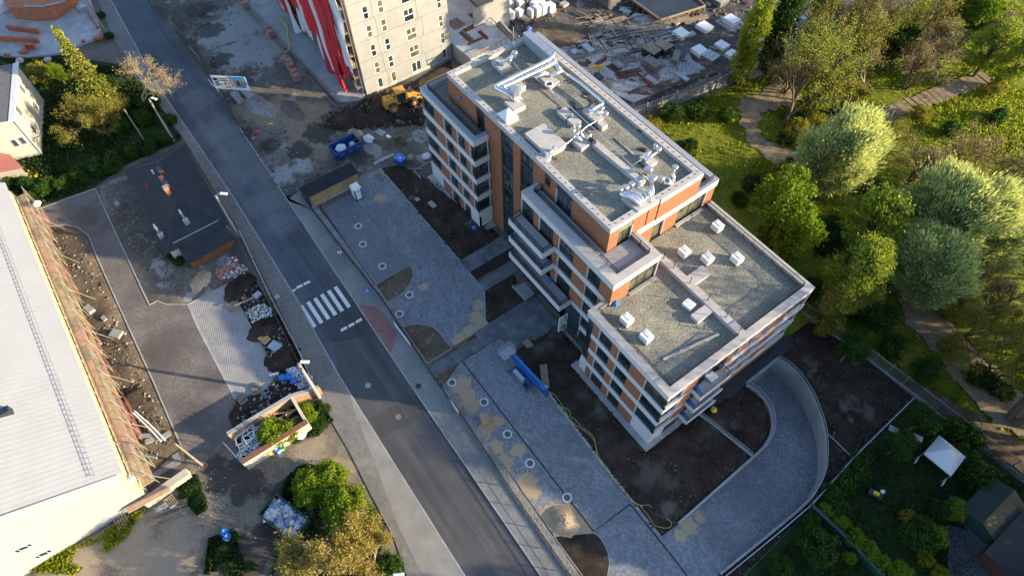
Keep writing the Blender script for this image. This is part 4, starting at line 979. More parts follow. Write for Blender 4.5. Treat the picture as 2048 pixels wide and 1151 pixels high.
# pipes
def pipe(name, pts, r, label, cat='duct', mat=DUCT, legs=True, px=True):
    P3 = []
    for q in pts:
        if px: x, y = P(q[0], q[1], RZ+q[2]); P3.append((x,y,RZ+q[2]))
        else: P3.append(q)
    t = thing(name, label, cat, P3[0]); O = Vector(P3[0]); P3 = [Vector(p)-O for p in P3]
    # round the corners
    Q = [P3[0]]
    for i in range(1,len(P3)-1):
        a, c = (P3[i-1]-P3[i]), (P3[i+1]-P3[i]); k = min(r*1.6, a.length*.4, c.length*.4)
        Q += [P3[i]+a.normalized()*k, P3[i]+(a.normalized()+c.normalized())*k*.3, P3[i]+c.normalized()*k]
    Q.append(P3[-1]); b = MB(); b.tube(Q, r, 14); b.build('pipe', mat, t, smooth=True)
    b = MB(); f = MB()
    for i in range(len(P3)-1):
        L = (P3[i+1]-P3[i]).length; n = int(L/2.0)
        for k in range(n):
            p = P3[i]+(P3[i+1]-P3[i])*((k+.5)/n); d = (P3[i+1]-P3[i]).normalized()
            b.tube([p-d*.03, p+d*.03], r*1.08, 14)
            if legs and d.z < .5: 
                f.bar((p.x-.25,p.y,p.z-r),(p.x-.25,p.y,-O.z+RZ),.04); f.bar((p.x+.25,p.y,p.z-r),(p.x+.25,p.y,-O.z+RZ),.04); f.rb(p.x-.25,p.y,-O.z+RZ,-O.z+RZ+.1,.2,.2); f.rb(p.x+.25,p.y,-O.z+RZ,-O.z+RZ+.1,.2,.2)
    if b.v: b.build('joint_collar', ZINC, t, smooth=True)
    if f.v: f.build('support_leg', BLACK, t)
    return t
pipe('duct_pipe', [(1036,205,.5),(1014,186,1.3),(988,174,1.3),(1012,162,1.3),(1062,138,1.35),(1100,119,1.4),(1110,108,1.4)], .27, 'left of the two thick silver pipes crossing the far end of the upper roof')
pipe('duct_pipe', [(1044,200,.5),(1026,188,1.3),(1002,176,1.3),(1020,168,1.3),(1070,145,1.35),(1107,127,1.4),(1112,118,1.4)], .27, 'right of the two thick silver pipes crossing the far end of the upper roof')
pipe('duct_pipe', [(1096,105,1.4),(1108,118,1.2),(1113,132,1.1),(1120,140,1.0)], .3, 'short thick silver pipe leaving the grey duct housing')
pipe('duct_pipe', [(1118,138,1.0),(1160,166,.9),(1208,207,.8),(1195,213,.8),(1182,222,.8),(1178,228,.3)], .17, 'long slim silver pipe along the right side that turns back at its end')
pipe('duct_pipe', [(1178,221,1.1),(1207,226,1.1)], .15, 'upper one of the twin stub ducts beside the disc cowls at the right')
pipe('duct_pipe', [(1186,227,1.1),(1206,233,1.1)], .15, 'lower one of the twin stub ducts beside the disc cowls at the right')
pipe('duct_pipe', [(1070,156,1.3),(1090,146,1.3),(1100,150,.8)], .22, 'short bent duct left of the spoked fan')
pipe('duct_pipe', [(1098,152,.6),(1106,150,1.1),(1126,141,1.3)], .22, 'short duct right of the spoked fan')
pipe('duct_pipe', [(995,125,.5),(1002,124,1.3),(1012,122,1.3),(1024,112,1.3),(1027,103,1.4)], .2, 'bent duct with cowls at the far left corner of the upper roof')
pipe('duct_pipe', [(1005,131,.5),(1008,122,1.6),(1025,115,1.5)], .18, 'second bent duct beside the far left corner cowls')
pipe('duct_pipe', [(1150,268,1.4),(1160,279,1.0),(1168,284,.3)], .17, 'left short duct below the twin disc cowls')
pipe('duct_pipe', [(1158,262,1.4),(1166,272,1.0),(1171,281,.3)], .17, 'middle short duct below the twin disc cowls')
pipe('duct_pipe', [(1183,268,1.3),(1175,276,1.0),(1172,282,.3)], .15, 'short duct leaning the other way beside the black cowl')
pipe('duct_pipe', [(1288,322,.6),(1296,317,1.1),(1312,305,1.4)], .16, 'right slanted duct near the right parapet')
pipe('duct_pipe', [(1284,319,.6),(1290,313,1.1),(1304,301,1.4)], .16, 'left slanted duct near the right parapet')
pipe('duct_pipe', [(1090,315,.4),(1105,300,1.1)], .17, 'short inclined duct beside the left parapet')
FAN = [((1240,387),(1262,395),(1280,412)),((1247,385),(1270,392),(1284,410)),((1262,380),(1278,388),(1289,407)),((1277,373),(1289,382),(1295,401)),((1297,380),(1300,388),(1300,400)),((1304,369),(1305,380),(1304,396))]
for i, (a, c, d) in enumerate(FAN):
    pipe('duct_pipe', [(a[0],a[1],1.5),(c[0],c[1],1.3),(d[0],d[1]-4,.9),(d[0],d[1],.2)], .20, ['first (leftmost) curved duct of the fan at the near corner of the upper roof','second curved duct from the left in the fan at the near corner','third curved duct from the left in the fan at the near corner','fourth curved duct from the left in the fan at the near corner','short fifth duct in the fan, next to the tallest cowl','sixth duct of the fan, below the largest cowl'][i], legs=False)
pipe('duct_pipe', [(1346,348,1.6),(1348,362,.5),(1347,367,.2)], .17, 'single upright duct with a cowl at the near right end of the upper roof', legs=False)
pipe('duct_pipe', [(1328,366,.6),(1346,367,.5)], .2, 'thick lying duct at the foot of the single upright duct', legs=False)
pipe('duct_pipe', [(1333,353,1.0),(1343,362,.6)], .14, 'thin duct leaning on the thick lying duct', legs=False)
pipe('thin_pipe', [(1000,170,.9),(1065,140+14,.9),(1075,150,.9)], .05, 'thin pale pipe parallel to the two thick pipes', 'pipe')
pipe('thin_pipe', [(1088,318,.9),(1130,290,.9),(1175,252,.9),(1208,234,.9)], .05, 'thin pale pipe crossing the middle of the upper roof', 'pipe')
pipe('thin_pipe', [(1064,152,.3),(1130,205,.3),(1200,268,.3),(1260,328,.3),(1300,362,.3)], .06, 'thin silver line running the length of the upper roof', 'pipe', legs=False)
pipe('thin_pipe', [(1027,125,.3),(1044,145,.3)], .05, 'thin rod beside the far corner ducts', 'pipe', legs=False)
pipe('thin_pipe', [(1266,330,.8),(1300,308,.8)], .05, 'short thin pipe tied to the slanted ducts', 'pipe')
pipe('loose_profile', [(1230,277,.05),(1270,312,.05)], .09, 'loose silver profile lying on the gravel of the upper roof', 'metal profile', ZINC, legs=False)
# cowls
cw = thing('vent_cowl', 'x', 'roof vent', (0,0,0), 0, 'round vent cowls on the upper roof'); b = MB(); b.cyl(0,0,-.5,0,.16,12); b.build('stem', DUCT, cw); b = MB(); b.cyl(0,0,0,.28,.34,10); b.cyl(0,0,.28,.36,.38,10,.30); b.build('cap', ZINC, cw)
COW = [(1203,218,1.5,.9,'small disc cowl at the far end of the right pipe run'),(1211,229,1.4,.9,'larger disc cowl above the twin stub ducts'),(1146,262,1.5,.9,'left of the two cowls next to the large low box'),(1156,254,1.5,.9,'right of the two cowls next to the large low box'),(1030,108,1.5,.9,'cowl at the far left corner of the upper roof'),(1019,122,1.5,.8,'lower cowl at the far left corner of the upper roof'),
  (1317,300,1.5,.9,'right cowl of the slanted pair near the right parapet'),(1310,293,1.5,.7,'left, smaller cowl of the slanted pair near the right parapet'),(1240,380,1.5,.85,'leftmost cowl of the near corner row'),(1251,376,1.5,.95,'second cowl from the left in the near corner row'),(1263,370,1.5,.95,'third cowl from the left in the near corner row'),
  (1277,363,1.5,1.1,'fourth cowl from the left in the near corner row'),(1305,358,1.9,1.2,'tallest and widest cowl above the fan of ducts'),(1323,358,1.5,.9,'cowl just right of the tallest one'),(1350,336,1.9,.9,'cowl on the single upright duct at the near right end'),(1296,342,.6,1.3,'low pale cowl under the slanted pair'),(1108,296,1.3,.6,'small cowl by the left parapet')]
for i, (px, py, dz, s_, l) in enumerate(COW):
    x, y = P(px,py,RZ+dz)
    if i == 0: cw.location = (x,y,RZ+dz); cw.scale = (s_,)*3; cw['label'] = l
    else: copyto(cw, (x,y,RZ+dz), .3*i, l, sc=s_)
x_, y_ = RP(1030,205); oc = thing('octagonal_cowl', 'big eight sided grey cowl on a square shaft on the upper roof', 'roof vent', (x_,y_,RZ)); b = MB(); b.rb(0,0,.5,1.5,1.0,1.0); b.build('shaft', ZINC, oc); b = MB(); b.cyl(0,0,1.5,2.0,.85,8,.85); b.cyl(0,0,2.0,2.1,.85,8,.5); b.build('cap', ZINC, oc)
x_, y_ = RP(1098,167,RZ+.9); fn_ = thing('spoked_fan', 'white ring with spokes lying on the duct group of the upper roof', 'fan', (x_,y_,RZ+.6))
b = MB(); b.tube([(.45*math.cos(a),.45*math.sin(a),.2) for a in np.linspace(0,6.283,17)], .09, 6); b.build('ring', WPLAST, fn_); b = MB()
for k in range(5): a = k*1.257; b.bar((0,0,.2),(.42*math.cos(a),.42*math.sin(a),.2),.05)
b.build('spokes', BLACK, fn_); b = MB(); b.cyl(0,0,-.2,.15,.44,16); b.build('body', ZINC, fn_)
x_, y_ = RP(1183,291); b = MB(); b.tube([(x_,y_,RZ+.2),(x_-.2,y_,RZ+.8),(x_+.5,y_-.1,RZ+.9)], .3, 10); tag(b.build('black_cowl', BLACK), 'black bent cowl beside the pale base at the head of the long upstand', 'roof vent')
h_ = [(1118,216),(1128,222),(1148,219),(1150,207),(1140,203),(1152,220),(1178,215),(1185,208),(1180,200),(1167,195),(1165,190),(1172,188),(1190,189),(1204,191),(1212,196)]
b = MB(); b.tube([(*RP(*q),RZ+.06) for q in h_], .06, 6); tag(b.build('hose', BLACK), 'coiled black hose on the gravel of the upper roof', 'hose')
for (c, l) in (((1283,262),'small black metal bracket near the right parapet of the upper roof'),((1286,300),'upright black peg on the gravel near the right parapet')):
    x_, y_ = RP(*c); b = MB(); b.rb(x_,y_,RZ,RZ+.12,.8,.5,.5).rb(x_+.2,y_,RZ+.12,RZ+.4,.2,.2); tag(b.build('bracket', DARK), l, 'bracket')
b = MB(); p_ = RP(1026,98); b.bar((p_[0],p_[1],RZ),(p_[0]+.1,p_[1],RZ+3.2),.06); 
for k in range(3): a = k*2.1; b.bar((p_[0],p_[1],RZ+1),(p_[0]+math.cos(a)*.8,p_[1]+math.sin(a)*.8,RZ),.04)
tag(b.build('lightning_mast', ZINC), 'thin lightning mast on three legs at the far corner of the upper roof', 'mast')
# pallets of blocks on the lower roofs
pl = thing('block_pallet', 'x', 'pallet', (0,0,0), 0, 'wrapped block pallets on the lower roof')
b = MB(); 
for k in range(5): b.bx(-.62,.62,-.55+k*.24,-.42+k*.24,.09,.12)
for k in (-.5,0,.5): b.bx(k-.06,k+.06,-.55,.55,0,.09)
b.build('pallet_base', WOODD, pl)
for i in range(2):
    for j in range(2):
        for k in range(3): 
            b = MB(); b.bx(-.56+i*.57,-.01+i*.57,-.5+j*.51,-.01+j*.51,.12+k*.3,.41+k*.3); b.build('block', WPLAST, pl)
b = MB(); b.bx(-.40,.40,-.12,.40,1.02,1.06); b.build('top_sheet', WHITE2, pl)
PALS = [(1434,455,'pallet of white blocks nearest the railing at the far end of the lower roof'),(1368,506,'pallet of white blocks below the terrace corner'),(1414,519,'pallet of white blocks touching the end of the short pale stub'),(1473,519,'pallet of white blocks alone on the right part of the lower roof'),
        (1253,641,'pallet of white blocks near the blue bag by the brick corner'),(1292,675,'pallet of white blocks nearest the front parapet'),(1378,608,'low pallet of white blocks beside the long pale wall')]
for i, (px, py, l) in enumerate(PALS):
    x, y = P(px,py,12.9)
    if i == 0: pl.location = (x,y,12.58); pl['label'] = l; pl.scale = (1,1,.95)
    else: copyto(pl, (x,y,12.58), random.uniform(-.15,.15), l, sc=(1,1,.45 if i == 6 else .95))
x, y = P(1425,752,9.9); copyto(pl, (x-.1,y,9.46), .05, 'half unpacked pallet of white slabs on the top side balcony', sc=(.85,1,.4))
# blue bags
def sack(name, p, r, mat, label, cat='sack', sz=.8, grp=None):
    b = MB(); b.sph((0,0,r*sz*.9), r, 10, sz, .18); b.tube([(0,0,r*sz*1.5),(r*.3,0,r*sz*2.1)], [r*.3,r*.1], 6); o = b.build(name, mat); o.location = p; o.rotation_euler = (0,0,random.random()*6); return tag(o, label, cat, grp)
for (q, z, l) in (((1230,609),12.58,'blue sack at the foot of the lit brick corner on the lower roof'),((1418,412),12.58,'blue sack in the far corner of the lower roof by the railing'),((1100,562),6.1,'blue sack on the lowest front balcony'),((1101,527),9.4,'blue sack on the middle front balcony'),((949,457),.15,'blue sack on the ground at the left block corner'),
    ((1393,777),9.4,'blue bucket and tools on the top side balcony'),((1379,806),6.1,'blue sack on the middle side balcony'),((1367,832),2.9,'blue sack on the lowest side balcony'),((1058,61),19.6,'small blue box on the far corner of the upper roof')):
    sack('blue_sack', (*P(*q,z),z), .36, BLUEL, l, grp='blue sacks left about the building')
x_, y_ = PY_ = (-55.4,32.1); b = MB(); b.sph((-55.4,32.12,17.9), .22, 8, 1.4, .1); tag(b.build('blue_wrap', BLUEL), 'blue plastic wrap hanging on the shaded brick wall of the tower', 'plastic wrap')
# ------------------------------------------------------------------ concrete building under construction
def tunnel_building():
    T = thing('concrete_building', 'bare concrete block of flats under construction with white framed windows', 'building')
    X, Y0, Y1, H = -83.1, 30.7, 47.5, 34
    b = MB(); b.bx(-118,X-.25,Y0+.25,Y1-.2,0,H); b.build('wall_core', CONC2, T)
    b = MB(); b.bx(X-.3,X-.02,Y0,Y1,-.1,.55); b.build('base_strip', CONC2, T)
    fr = ('x', X); zs = [.55,3.28,6.5,9.85,13.0,16.2,19.4,22.6,25.8,29.0,32.2,34]; ys = [Y0,34.8,41.9,Y1]
    WIN = [(33.05,33.95),(35.6,36.5),(39.55,41.35),(45.6,46.4)]
    for i in range(len(zs)-1):
        z0, z1 = zs[i], zs[i+1]; cuts = ys if i%2 else [Y0,34.6,42.6,Y1]
        if i == 0: cuts = [Y0,35.0,42.4,Y1]
        for k in range(len(cuts)-1):
            a, c = cuts[k], cuts[k+1]; b = MB(); ws = [w for w in WIN if a-.1 < w[0] and w[1] < c+.1]
            zl, zh = (z0+.0, z0+1.9) if i == 0 else (z0+.12, z0+2.25)
            u = a+.028
            for w in ws:
                fb(b, fr, u, w[0], z0+.028, z1-.028, -.26, random.uniform(-.03,0)); u = w[1]
                fb(b, fr, w[0], w[1], zh, z1-.028, -.26, 0)
                if i: fb(b, fr, w[0], w[1], z0+.028, zl, -.26, 0)
            fb(b, fr, u, c-.028, z0+.028, z1-.028, -.26, 0)
            b.build('precast_panel', CONC, T)
            for w in ws:
                zz0 = zl if i else .56
                f = MB(); t = .085; n = 2 if w[1]-w[0] > 1.5 else 1
                fb(f, fr, w[0], w[1], zz0, zz0+t, -.12, -.03); fb(f, fr, w[0], w[1], zh-t, zh, -.12, -.03)
                fb(f, fr, w[0], w[0]+t, zz0, zh, -.12, -.03); fb(f, fr, w[1]-t, w[1], zz0, zh, -.12, -.03)
                if i: fb(f, fr, w[0], w[1], (zz0+zh)/2-.05, (zz0+zh)/2+.05, -.12, -.02)
                if n == 2: fb(f, fr, (w[0]+w[1])/2-.05, (w[0]+w[1])/2+.05, (zz0+zh)/2 if i else zz0, zh, -.12, -.02)
                fo = f.build('window', WPLAST, T); p = MB(); fb(p, fr, w[0]+.02, w[1]-.02, zz0+.02, zh-.02, -.10, -.08); p.build('pane', GLASS if random.random() < .6 else GLASSG, fo)
    # side wall details
    fy = ('y', Y0); 
    for i in range(1, 10):
        for k in range(10):
            u = -85.5-k*3.1; b = MB(); fb(b, fy, u-1.6, u, zs[i]+.7, zs[i]+2.4, .0, .06); fo = b.build('window', WPLAST, T)
            p = MB(); fb(p, fy, u-1.5, u-.85, zs[i]+.8, zs[i]+2.3, .06, .08); fb(p, fy, u-.75, u-.1, zs[i]+.8, zs[i]+2.3, .06, .08); p.build('pane', GLASS, fo)
    return T
tunnel_building()
# scaffold in front of its side wall, with sheets
SC = thing('scaffold', 'scaffold of steel frames and timber decks on the shaded side of the concrete building', 'scaffold')
b = MB(); 
for k in range(14):
    x = -83.3-k*2.5
    for y in (30.3,29.4): b.bar((x,y,0),(x,y,26),.06)
for z in range(2,27,2):
    b.bar((-83.3,29.4,z+1),(-116,29.4,z+1),.05); b.bar((-83.3,29.4,z+.5),(-116,29.4,z+.5),.05)
    for k in range(14): b.bar((-83.3-k*2.5,29.4,z),(-83.3-k*2.5,30.3,z),.05)
b.build('tube_frame', ZINC, SC)
b = MB()
b.bx(-1.2,1.2,-.4,.4,-.03,.03); d0 = b.build('deck_board', WOODD, SC); d0.location = (-84.6,29.85,2)
for z in range(2,27,2):
    for k in range(13):
        if (z,k) != (2,0): link('deck_board', d0.data, SC, (-84.6-k*2.5,29.85,z))
def sheet(name, x0, x1, z0, z1, y, col, label, w=.28, seed=0, slant=0, fn=None, group=None):
    V = []; nx, nz = 18, 26
    for j in range(nz+1):
        for i in range(nx+1):
            u, v = i/nx, j/nz; x = x0+(x1-x0)*u+slant*(1-v)
            zlo = z0+(fn(u) if fn else 0)
            z = zlo+(z1-zlo)*v
            yy = y-.12-w*abs(math.sin(u*7+v*3+seed))*(1.2-v*.6)-.12*math.sin(v*17+u*9+seed)-.1*math.sin(u*23+seed)
            V.append((x,yy,z))
    F = [(j*(nx+1)+i,j*(nx+1)+i+1,(j+1)*(nx+1)+i+1,(j+1)*(nx+1)+i) for j in range(nz) for i in range(nx)]
    b = MB(); b.add(V, F); o = b.build(name, col, smooth=True); tag(o, label, 'sheeting', group); return o
sheet('banner_sheet', -85.2,-81.9,6.3,26,29.3, WHC, 'white sheet with dark letters at the lit corner of the scaffold', seed=1, fn=lambda u: (1-u)*1.5, w=.4)
sheet('banner_sheet', -87.8,-84.2,4.2,26,29.1, REDC, 'red sheet right beside the lettered white one', seed=2, slant=.7, w=.5)
sheet('banner_sheet', -89.7,-86.6,3.0,26,29.2, WHR, 'white sheet with red square logos left of the first red sheet', seed=3, slant=1.0, w=.4)
sheet('banner_sheet', -91.8,-88.9,.9,26,28.7, REDC, 'long narrow deep red strip, hanging lowest of all', seed=4, slant=3.9, w=.4)
sheet('banner_sheet', -95.3,-90.8,2.2,26,29.0, WHR, 'wide red and white sheet with a ragged lower edge', seed=5, slant=2.6, fn=lambda u: 1.2*math.sin(u*9), w=.7)
sheet('banner_sheet', -98.0,-94.4,6.5,26,29.0, REDC, 'broad red sheet ending above the timber decks', seed=6, slant=1.5, w=.5)
sheet('banner_sheet', -100.8,-96.9,4.2,26,29.1, WHR, 'white sheet with small red squares in the middle left', seed=7, slant=1.0, w=.5)
sheet('banner_sheet', -103.5,-99.8,8.5,26,28.9, REDC, 'narrow red sheet near the left end of the scaffold', seed=8, slant=.8, w=.4)
sheet('banner_sheet', -108.8,-102.4,3.2,26,29.0, WHR, 'leftmost red and white sheet hanging low over the deck', seed=9, slant=.6, fn=lambda u: 1.5*math.sin(u*6), w=.7)
def text3(name, s, size, mat, M, label=None, cat='lettering', ext=.01, parent=None):
    cu = bpy.data.curves.new(name, 'FONT'); cu.body = s; cu.size = size; cu.extrude = ext; cu.align_x = 'CENTER'; cu.align_y = 'CENTER'
    tmp = bpy.data.objects.new(name, cu); C.objects.link(tmp); dg = bpy.context.evaluated_depsgraph_get(); dg.update()
    me = bpy.data.meshes.new_from_object(tmp.evaluated_get(dg)); bpy.data.objects.remove(tmp)
    me.materials.clear(); me.materials.append(mat); me.transform(M)
    o = link(name, me, parent)
    if parent is None: tag(o, label, cat)
    return o
SHEETS = [o for o in C.objects if o.name.startswith('banner_sheet')]
# lettering turned upright along the sheet: reads from below to above
def upm(x, y, z, ang=90): return Matrix.Translation((x,y,z)) @ Matrix.Rotation(math.radians(90),4,'X') @ Matrix.Rotation(math.radians(ang),4,'Z')
text3('lettering', 'ERKORZU', 1.35, DARK, upm(-83.7,28.45,13), parent=SHEETS[0])
text3('lettering', 'ZEM SKI', .8, DARK, upm(-91.2,28.45,19), parent=SHEETS[2])
for (i, x, z) in ((0,-84.6,9.3),(0,-85.6,20.6),(2,-89.3,7.6),(2,-89.8,11.5),(2,-90.6,16),(4,-93.6,7.3),(4,-94.7,9),(6,-100.8,12),(6,-101.5,17),(4,-96.2,14),(8,-107,12),(8,-106,16)):
    b = MB(); b.bx(x-.55,x+.55,28.50-(.12 if i == 4 else 0),28.52-(.12 if i == 4 else 0),z-.7,z+.7); b.bx(x-.35,x+.35,28.48-(.12 if i == 4 else 0),28.495-(.12 if i == 4 else 0),z-.1,z+.1); b.build('logo_patch', REDC, SHEETS[i])
for i in range(3):
    b = MB(); b.bar((-83.9,30.0,1.2+i*2.4),(-83.9,29.2,2.6+i*2.4),.5,.9); 
tag(b.build('loose_board', WOODD), 'timber boards sticking out at the foot of the scaffold corner', 'board')
# long deck edge below the scaffold
b = MB(); b.prism([(-83.4,30.6),(-116,30.6),(-120,26.6),(-117,25.2),(-84.2,26.3),(-82.6,29.0)],-.1,.45); struct(b.build('concrete_deck', CONC2))
b = MB(); b.bar((-84.2,26.2,0),(-118,25.1,0),.3,1.2); b.bar((-84.2,25.3,.0),(-118,24.2,0),.15,.8); tag(b.build('edge_formwork', WOODG), 'timber formwork along the edge of the deck below the scaffold', 'formwork')
blk = thing('block_stack', 'x', 'block stack', (0,0,0), 0, 'stacks of reddish blocks on the construction ground')
for i in range(3):
    for k in range(4): b = MB(); b.bx(-.5,.5,-.55+i*.37,-.20+i*.37,.1+k*.25,.33+k*.25); b.build('block', REDB, blk)
b = MB(); b.bx(-.55,.55,-.6,.6,0,.1); b.build('pallet_base', WOODD, blk)
BS = [(595,159,'frontmost of the reddish block stacks beside the deck'),(590,150,'second reddish block stack beside the deck, counted from the front'),(583,137,'third reddish block stack beside the deck'),(578,129,'fourth reddish block stack beside the deck'),(570,124,'fifth, rearmost reddish block stack beside the deck'),(542,72,'low reddish block stack next to the yellow hose'),(538,62,'reddish block stack behind the yellow hose'),
      (491,14,'long reddish block stack at the top edge of the photo'),(484,5,'reddish block stack cut by the top edge of the photo')]
for i, (px, py, l) in enumerate(BS):
    x, y = P(px,py,.5)
    if i == 0: blk.location = (x,y,.5); blk['label'] = l
    else: copyto(blk, (x,y,.45), random.uniform(-.2,.2), l)
BS2 = [(1021,12,REDB),(1031,5,REDB),(1041,14,WHITE2),(1038,30,WHITE2),(1020,34,STN),(1063,28,WHITE2),(1070,18,WHITE2),(1074,26,WHITE2),(1088,22,WHITE2),(1100,20,WHITE2),(1079,10,WHITE2)]
ph = thing('wrapped_block_stack', 'x', 'block stack', (0,0,0), 0, 'wrapped block stacks behind the far corner'); b = MB(); b.bx(-.6,.6,-.5,.5,.12,1.35); b.build('block', WHITE2, ph); b = MB(); b.bx(-.62,.62,-.55,.55,0,.12); b.build('pallet_base', WOODD, ph); b = MB(); b.bx(-.5,.5,-.42,.42,1.35,1.42); b.build('wrap_top', WPLAST, ph)
BL2 = ['reddish wrapped stack left of the group behind the far corner','reddish wrapped stack cut by the top edge','pale wrapped stack right of the reddish ones','large single pale stack left of the row','low dusty stack at the lower left of the group','left stack of the pale row','pale stack raised above the row','middle stack of the pale row','pale stack just right of the row','rightmost pale stack beside the orange bucket','pale stack behind the row at the top']
for i, (px, py, mt_) in enumerate(BS2):
    x, y = P(px,py,.6); o = ph if i == 0 else copyto(ph, (0,0,0), random.uniform(-.3,.3), BL2[i], sc=random.uniform(1.1,1.35))
    o.location = (x,y,.1); o['label'] = BL2[i]
# low storey with rebar deck, retaining wall
LD = thing('unfinished_storey', 'low unfinished concrete storey with rusty rebar mats on its deck', 'building')
b = MB(); b.prism([(-82.9,47.7),(-77.9,48.0),(-77.6,55.8),(-84.5,56.3),(-84.5,47.7)],0,2.7); b.build('wall', CONC2, LD)
b = MB(); b.prism([(-82.8,47.6),(-77.7,47.8),(-77.4,56.0),(-96,57),(-96,47.6)],2.7,2.95); b.build('deck', CONC3, LD)
for i, (x, y, w, d) in enumerate(((-83,50.5,3.2,.9),(-84.5,53,.9,3.6),(-81.5,53,2.5,.5),(-87,51,2.6,2.2),(-81,51,.4,3),(-86,54.5,3.6,.5))):
    b = MB(); 
    for k in range(7): b.bar((x-w/2,y-d/2+d*k/6,2.98+.03*k),(x+w/2,y-d/2+d*k/6,2.98+.03*k),.07,.05); b.bar((x-w/2+w*k/6,y-d/2,3.02),(x-w/2+w*k/6,y+d/2,3.02),.07,.05)
    b.build('rebar_mat', RUST, LD)
b = MB()
for k in range(9): b.bar((-77.5,47.9+k*1.0,2.9),(-77.5,47.9+k*1.0,4.0),.08)
b.bar((-77.5,47.9,3.8),(-77.5,56,3.8),.12,.12); b.bar((-77.5,56,3.5),(-88,56.7,3.5),.12,.12)
for k in range(9): b.bar((-77.5-k*1.2,56+.06*k,2.9),(-77.5-k*1.2,56+.06*k,3.9),.08)
b.build('guard_rail', WOODD, LD)
b = MB(); b.bx(-98,-84.2,57.2,60.5,0,7); b.bx(-84.5,-84.2,53,57.2,0,6.2); CB = b; tag(CB.build('concrete_core', CONC), 'plain concrete wall block at the top edge behind the rebar deck', 'wall')
b = MB(); b.bar((-84,58.5,0),(-71.5,56.8,0),.35,4.2); tag(b.build('retaining_wall', CONC2), 'dark retaining wall strip between the rebar deck and the far roof corner', 'retaining wall')
# ------------------------------------------------------------------ site items on the slab
def stackof(name, c, w, d, h, n, ang, mt_, label, cat='formwork stack', z=.4, grp=None):
    t = thing(name, label, cat, (*P(*c,z),z), ang, grp)
    for k in range(n): b = MB(); u = -w/2+w*(k+.5)/n; b.bx(u-w/n*.44,u+w/n*.44,-d/2,d/2,h-.12,h+random.uniform(0,.03)); b.build('panel', mt_, t)
    b = MB()
    for k in range(5): b.bx(-w/2,w/2,-d/2,d/2,h*k/5*.95,h*k/5*.95+.09)
    b.build('panel_pack', WOODG if mt_ is not WOODD else DARK, t); return t
stackof('formwork_stack', (1301,112), 2.7,2.0,1.5,6,.1, WOODD, 'double stack of wooden formwork beams, left half')
stackof('formwork_stack', (1324,104), 2.7,2.0,1.5,6,.1, WOODD, 'double stack of wooden formwork beams, right half')
stackof('formwork_stack', (1302,135), 3.0,1.7,1.3,8,.1, WOODG, 'grey formwork beam stack in front of the double stack')
stackof('formwork_stack', (1351,118), 1.2,3.0,.8,1,.6, WOODG, 'narrow dark formwork stack right of the double stack')
stackof('formwork_stack', (1366,108), 1.0,3.4,.6,1,.6, DARK, 'thin black formwork pile beyond the narrow stack')
stackof('formwork_stack', (1419,118), 2.6,2.2,.8,3,.1, STEEL, 'square bluish panel stack in front of the white footings')
stackof('formwork_stack', (1434,3), 3.4,2.6,1.0,4,.1, STEEL, 'panel stack at the top edge left of the poplar')
stackof('formwork_stack', (1196+20,3), 4.4,3.0,2.0,4,.05, CONC, 'tall pale pack of boards at the top edge of the site')
# big dark formwork tray
tr = thing('formwork_deck', 'large black table of formwork with timber edges at the top of the site', 'formwork'); pol = PP([(1235,-25),(1365,-30),(1412,8),(1322,36)],2)
b = MB(); b.prism(pol,1.3,1.45); b.build('deck_sheet', plain('black_plywood',(.025,.03,.04),.35,var=.4,sc=.3), tr)
b = MB()
for i in range(4): b.bar((*pol[i],1.6),(*pol[(i+1)%4],1.6),.18,.35)
b.build('edge_beam', WOODD, tr); b = MB()
for i in range(4):
    for k in range(8): q = Vector(pol[i])+(Vector(pol[(i+1)%4])-Vector(pol[i]))*(k/8); b.bar((q.x,q.y,.1),(q.x,q.y,1.45),.1)
b.build('prop', WOODG, tr)
ft = thing('footing', 'x', 'footing', (0,0,0), 0, 'white column footings on the site'); b = MB(); b.rb(0,0,0,.25,4.6,3.8,0,.85,.85); b.build('blinding', CONC3, ft); b = MB(); b.rb(0,0,.25,.95,2.5,2.2,0,.96,.96); b.build('block', WHITE2, ft); b = MB(); b.rb(0,0,.95,1.0,2.3,2.0); b.build('top_sheet', WPLAST, ft)
FT = [(1363,65,'white footing nearest the orange soil spot, with rods on top'),(1410,52,'white footing right of the timber pile'),(1464,38,'white footing left of the poplar, highest in the photo'),(1400,100,'white footing with a black hole behind the bluish panel stack'),(1445,88,'white footing just left of the poplar, upper one'),(1467,108,'white footing half hidden behind the poplar trunk'),(1520,92,'white footing between the two poplars'),(1510,75,'small pale footing behind the one between the poplars')]
for i, (px, py, l) in enumerate(FT):
    x, y = P(px,py,1.0); o = ft if i == 0 else copyto(ft, (0,0,0), random.uniform(-.1,.1), l, sc=random.uniform(.85,1.05)); o.location = (x,y,.1); o['label'] = l
# timber scattered on the slab
tb = MB(); tg_ = thing('timber_pile', 'many loose beams and boards scattered over the foundation slab', 'timber')
for k in range(120):
    px, py = random.uniform(1170,1360), random.uniform(28,110); z = .45+random.random()*.3; a = random.choice([.25,.3,.2,1.8])+random.uniform(-.12,.12); L = random.uniform(2,6)
    if px-1190 > (py-20)*2.4+30: continue
    x, y = P(px,py,z); dx, dy = math.cos(a+1.0)*L/2, math.sin(a+1.0)*L/2; b = MB(); b.bar((x-dx,y-dy,z),(x+dx,y+dy,z),random.choice([.12,.2,.3]),.12); b.build('beam', random.choice([WOODG,WOODG,WOODD,DARK]), tg_)
ck = thing('site_clutter', 'scattered formwork panels, boards and blocks all over the building site', 'site clutter')
cm_ = []
for mt_ in (WOODG, WOODD, DARK, CONC2, CONC, STEEL, RUST, STN):
    b = MB(); b.bx(-.5,.5,-.5,.5,0,1); o = b.build('piece', mt_); cm_.append(o.data); bpy.data.objects.remove(o)
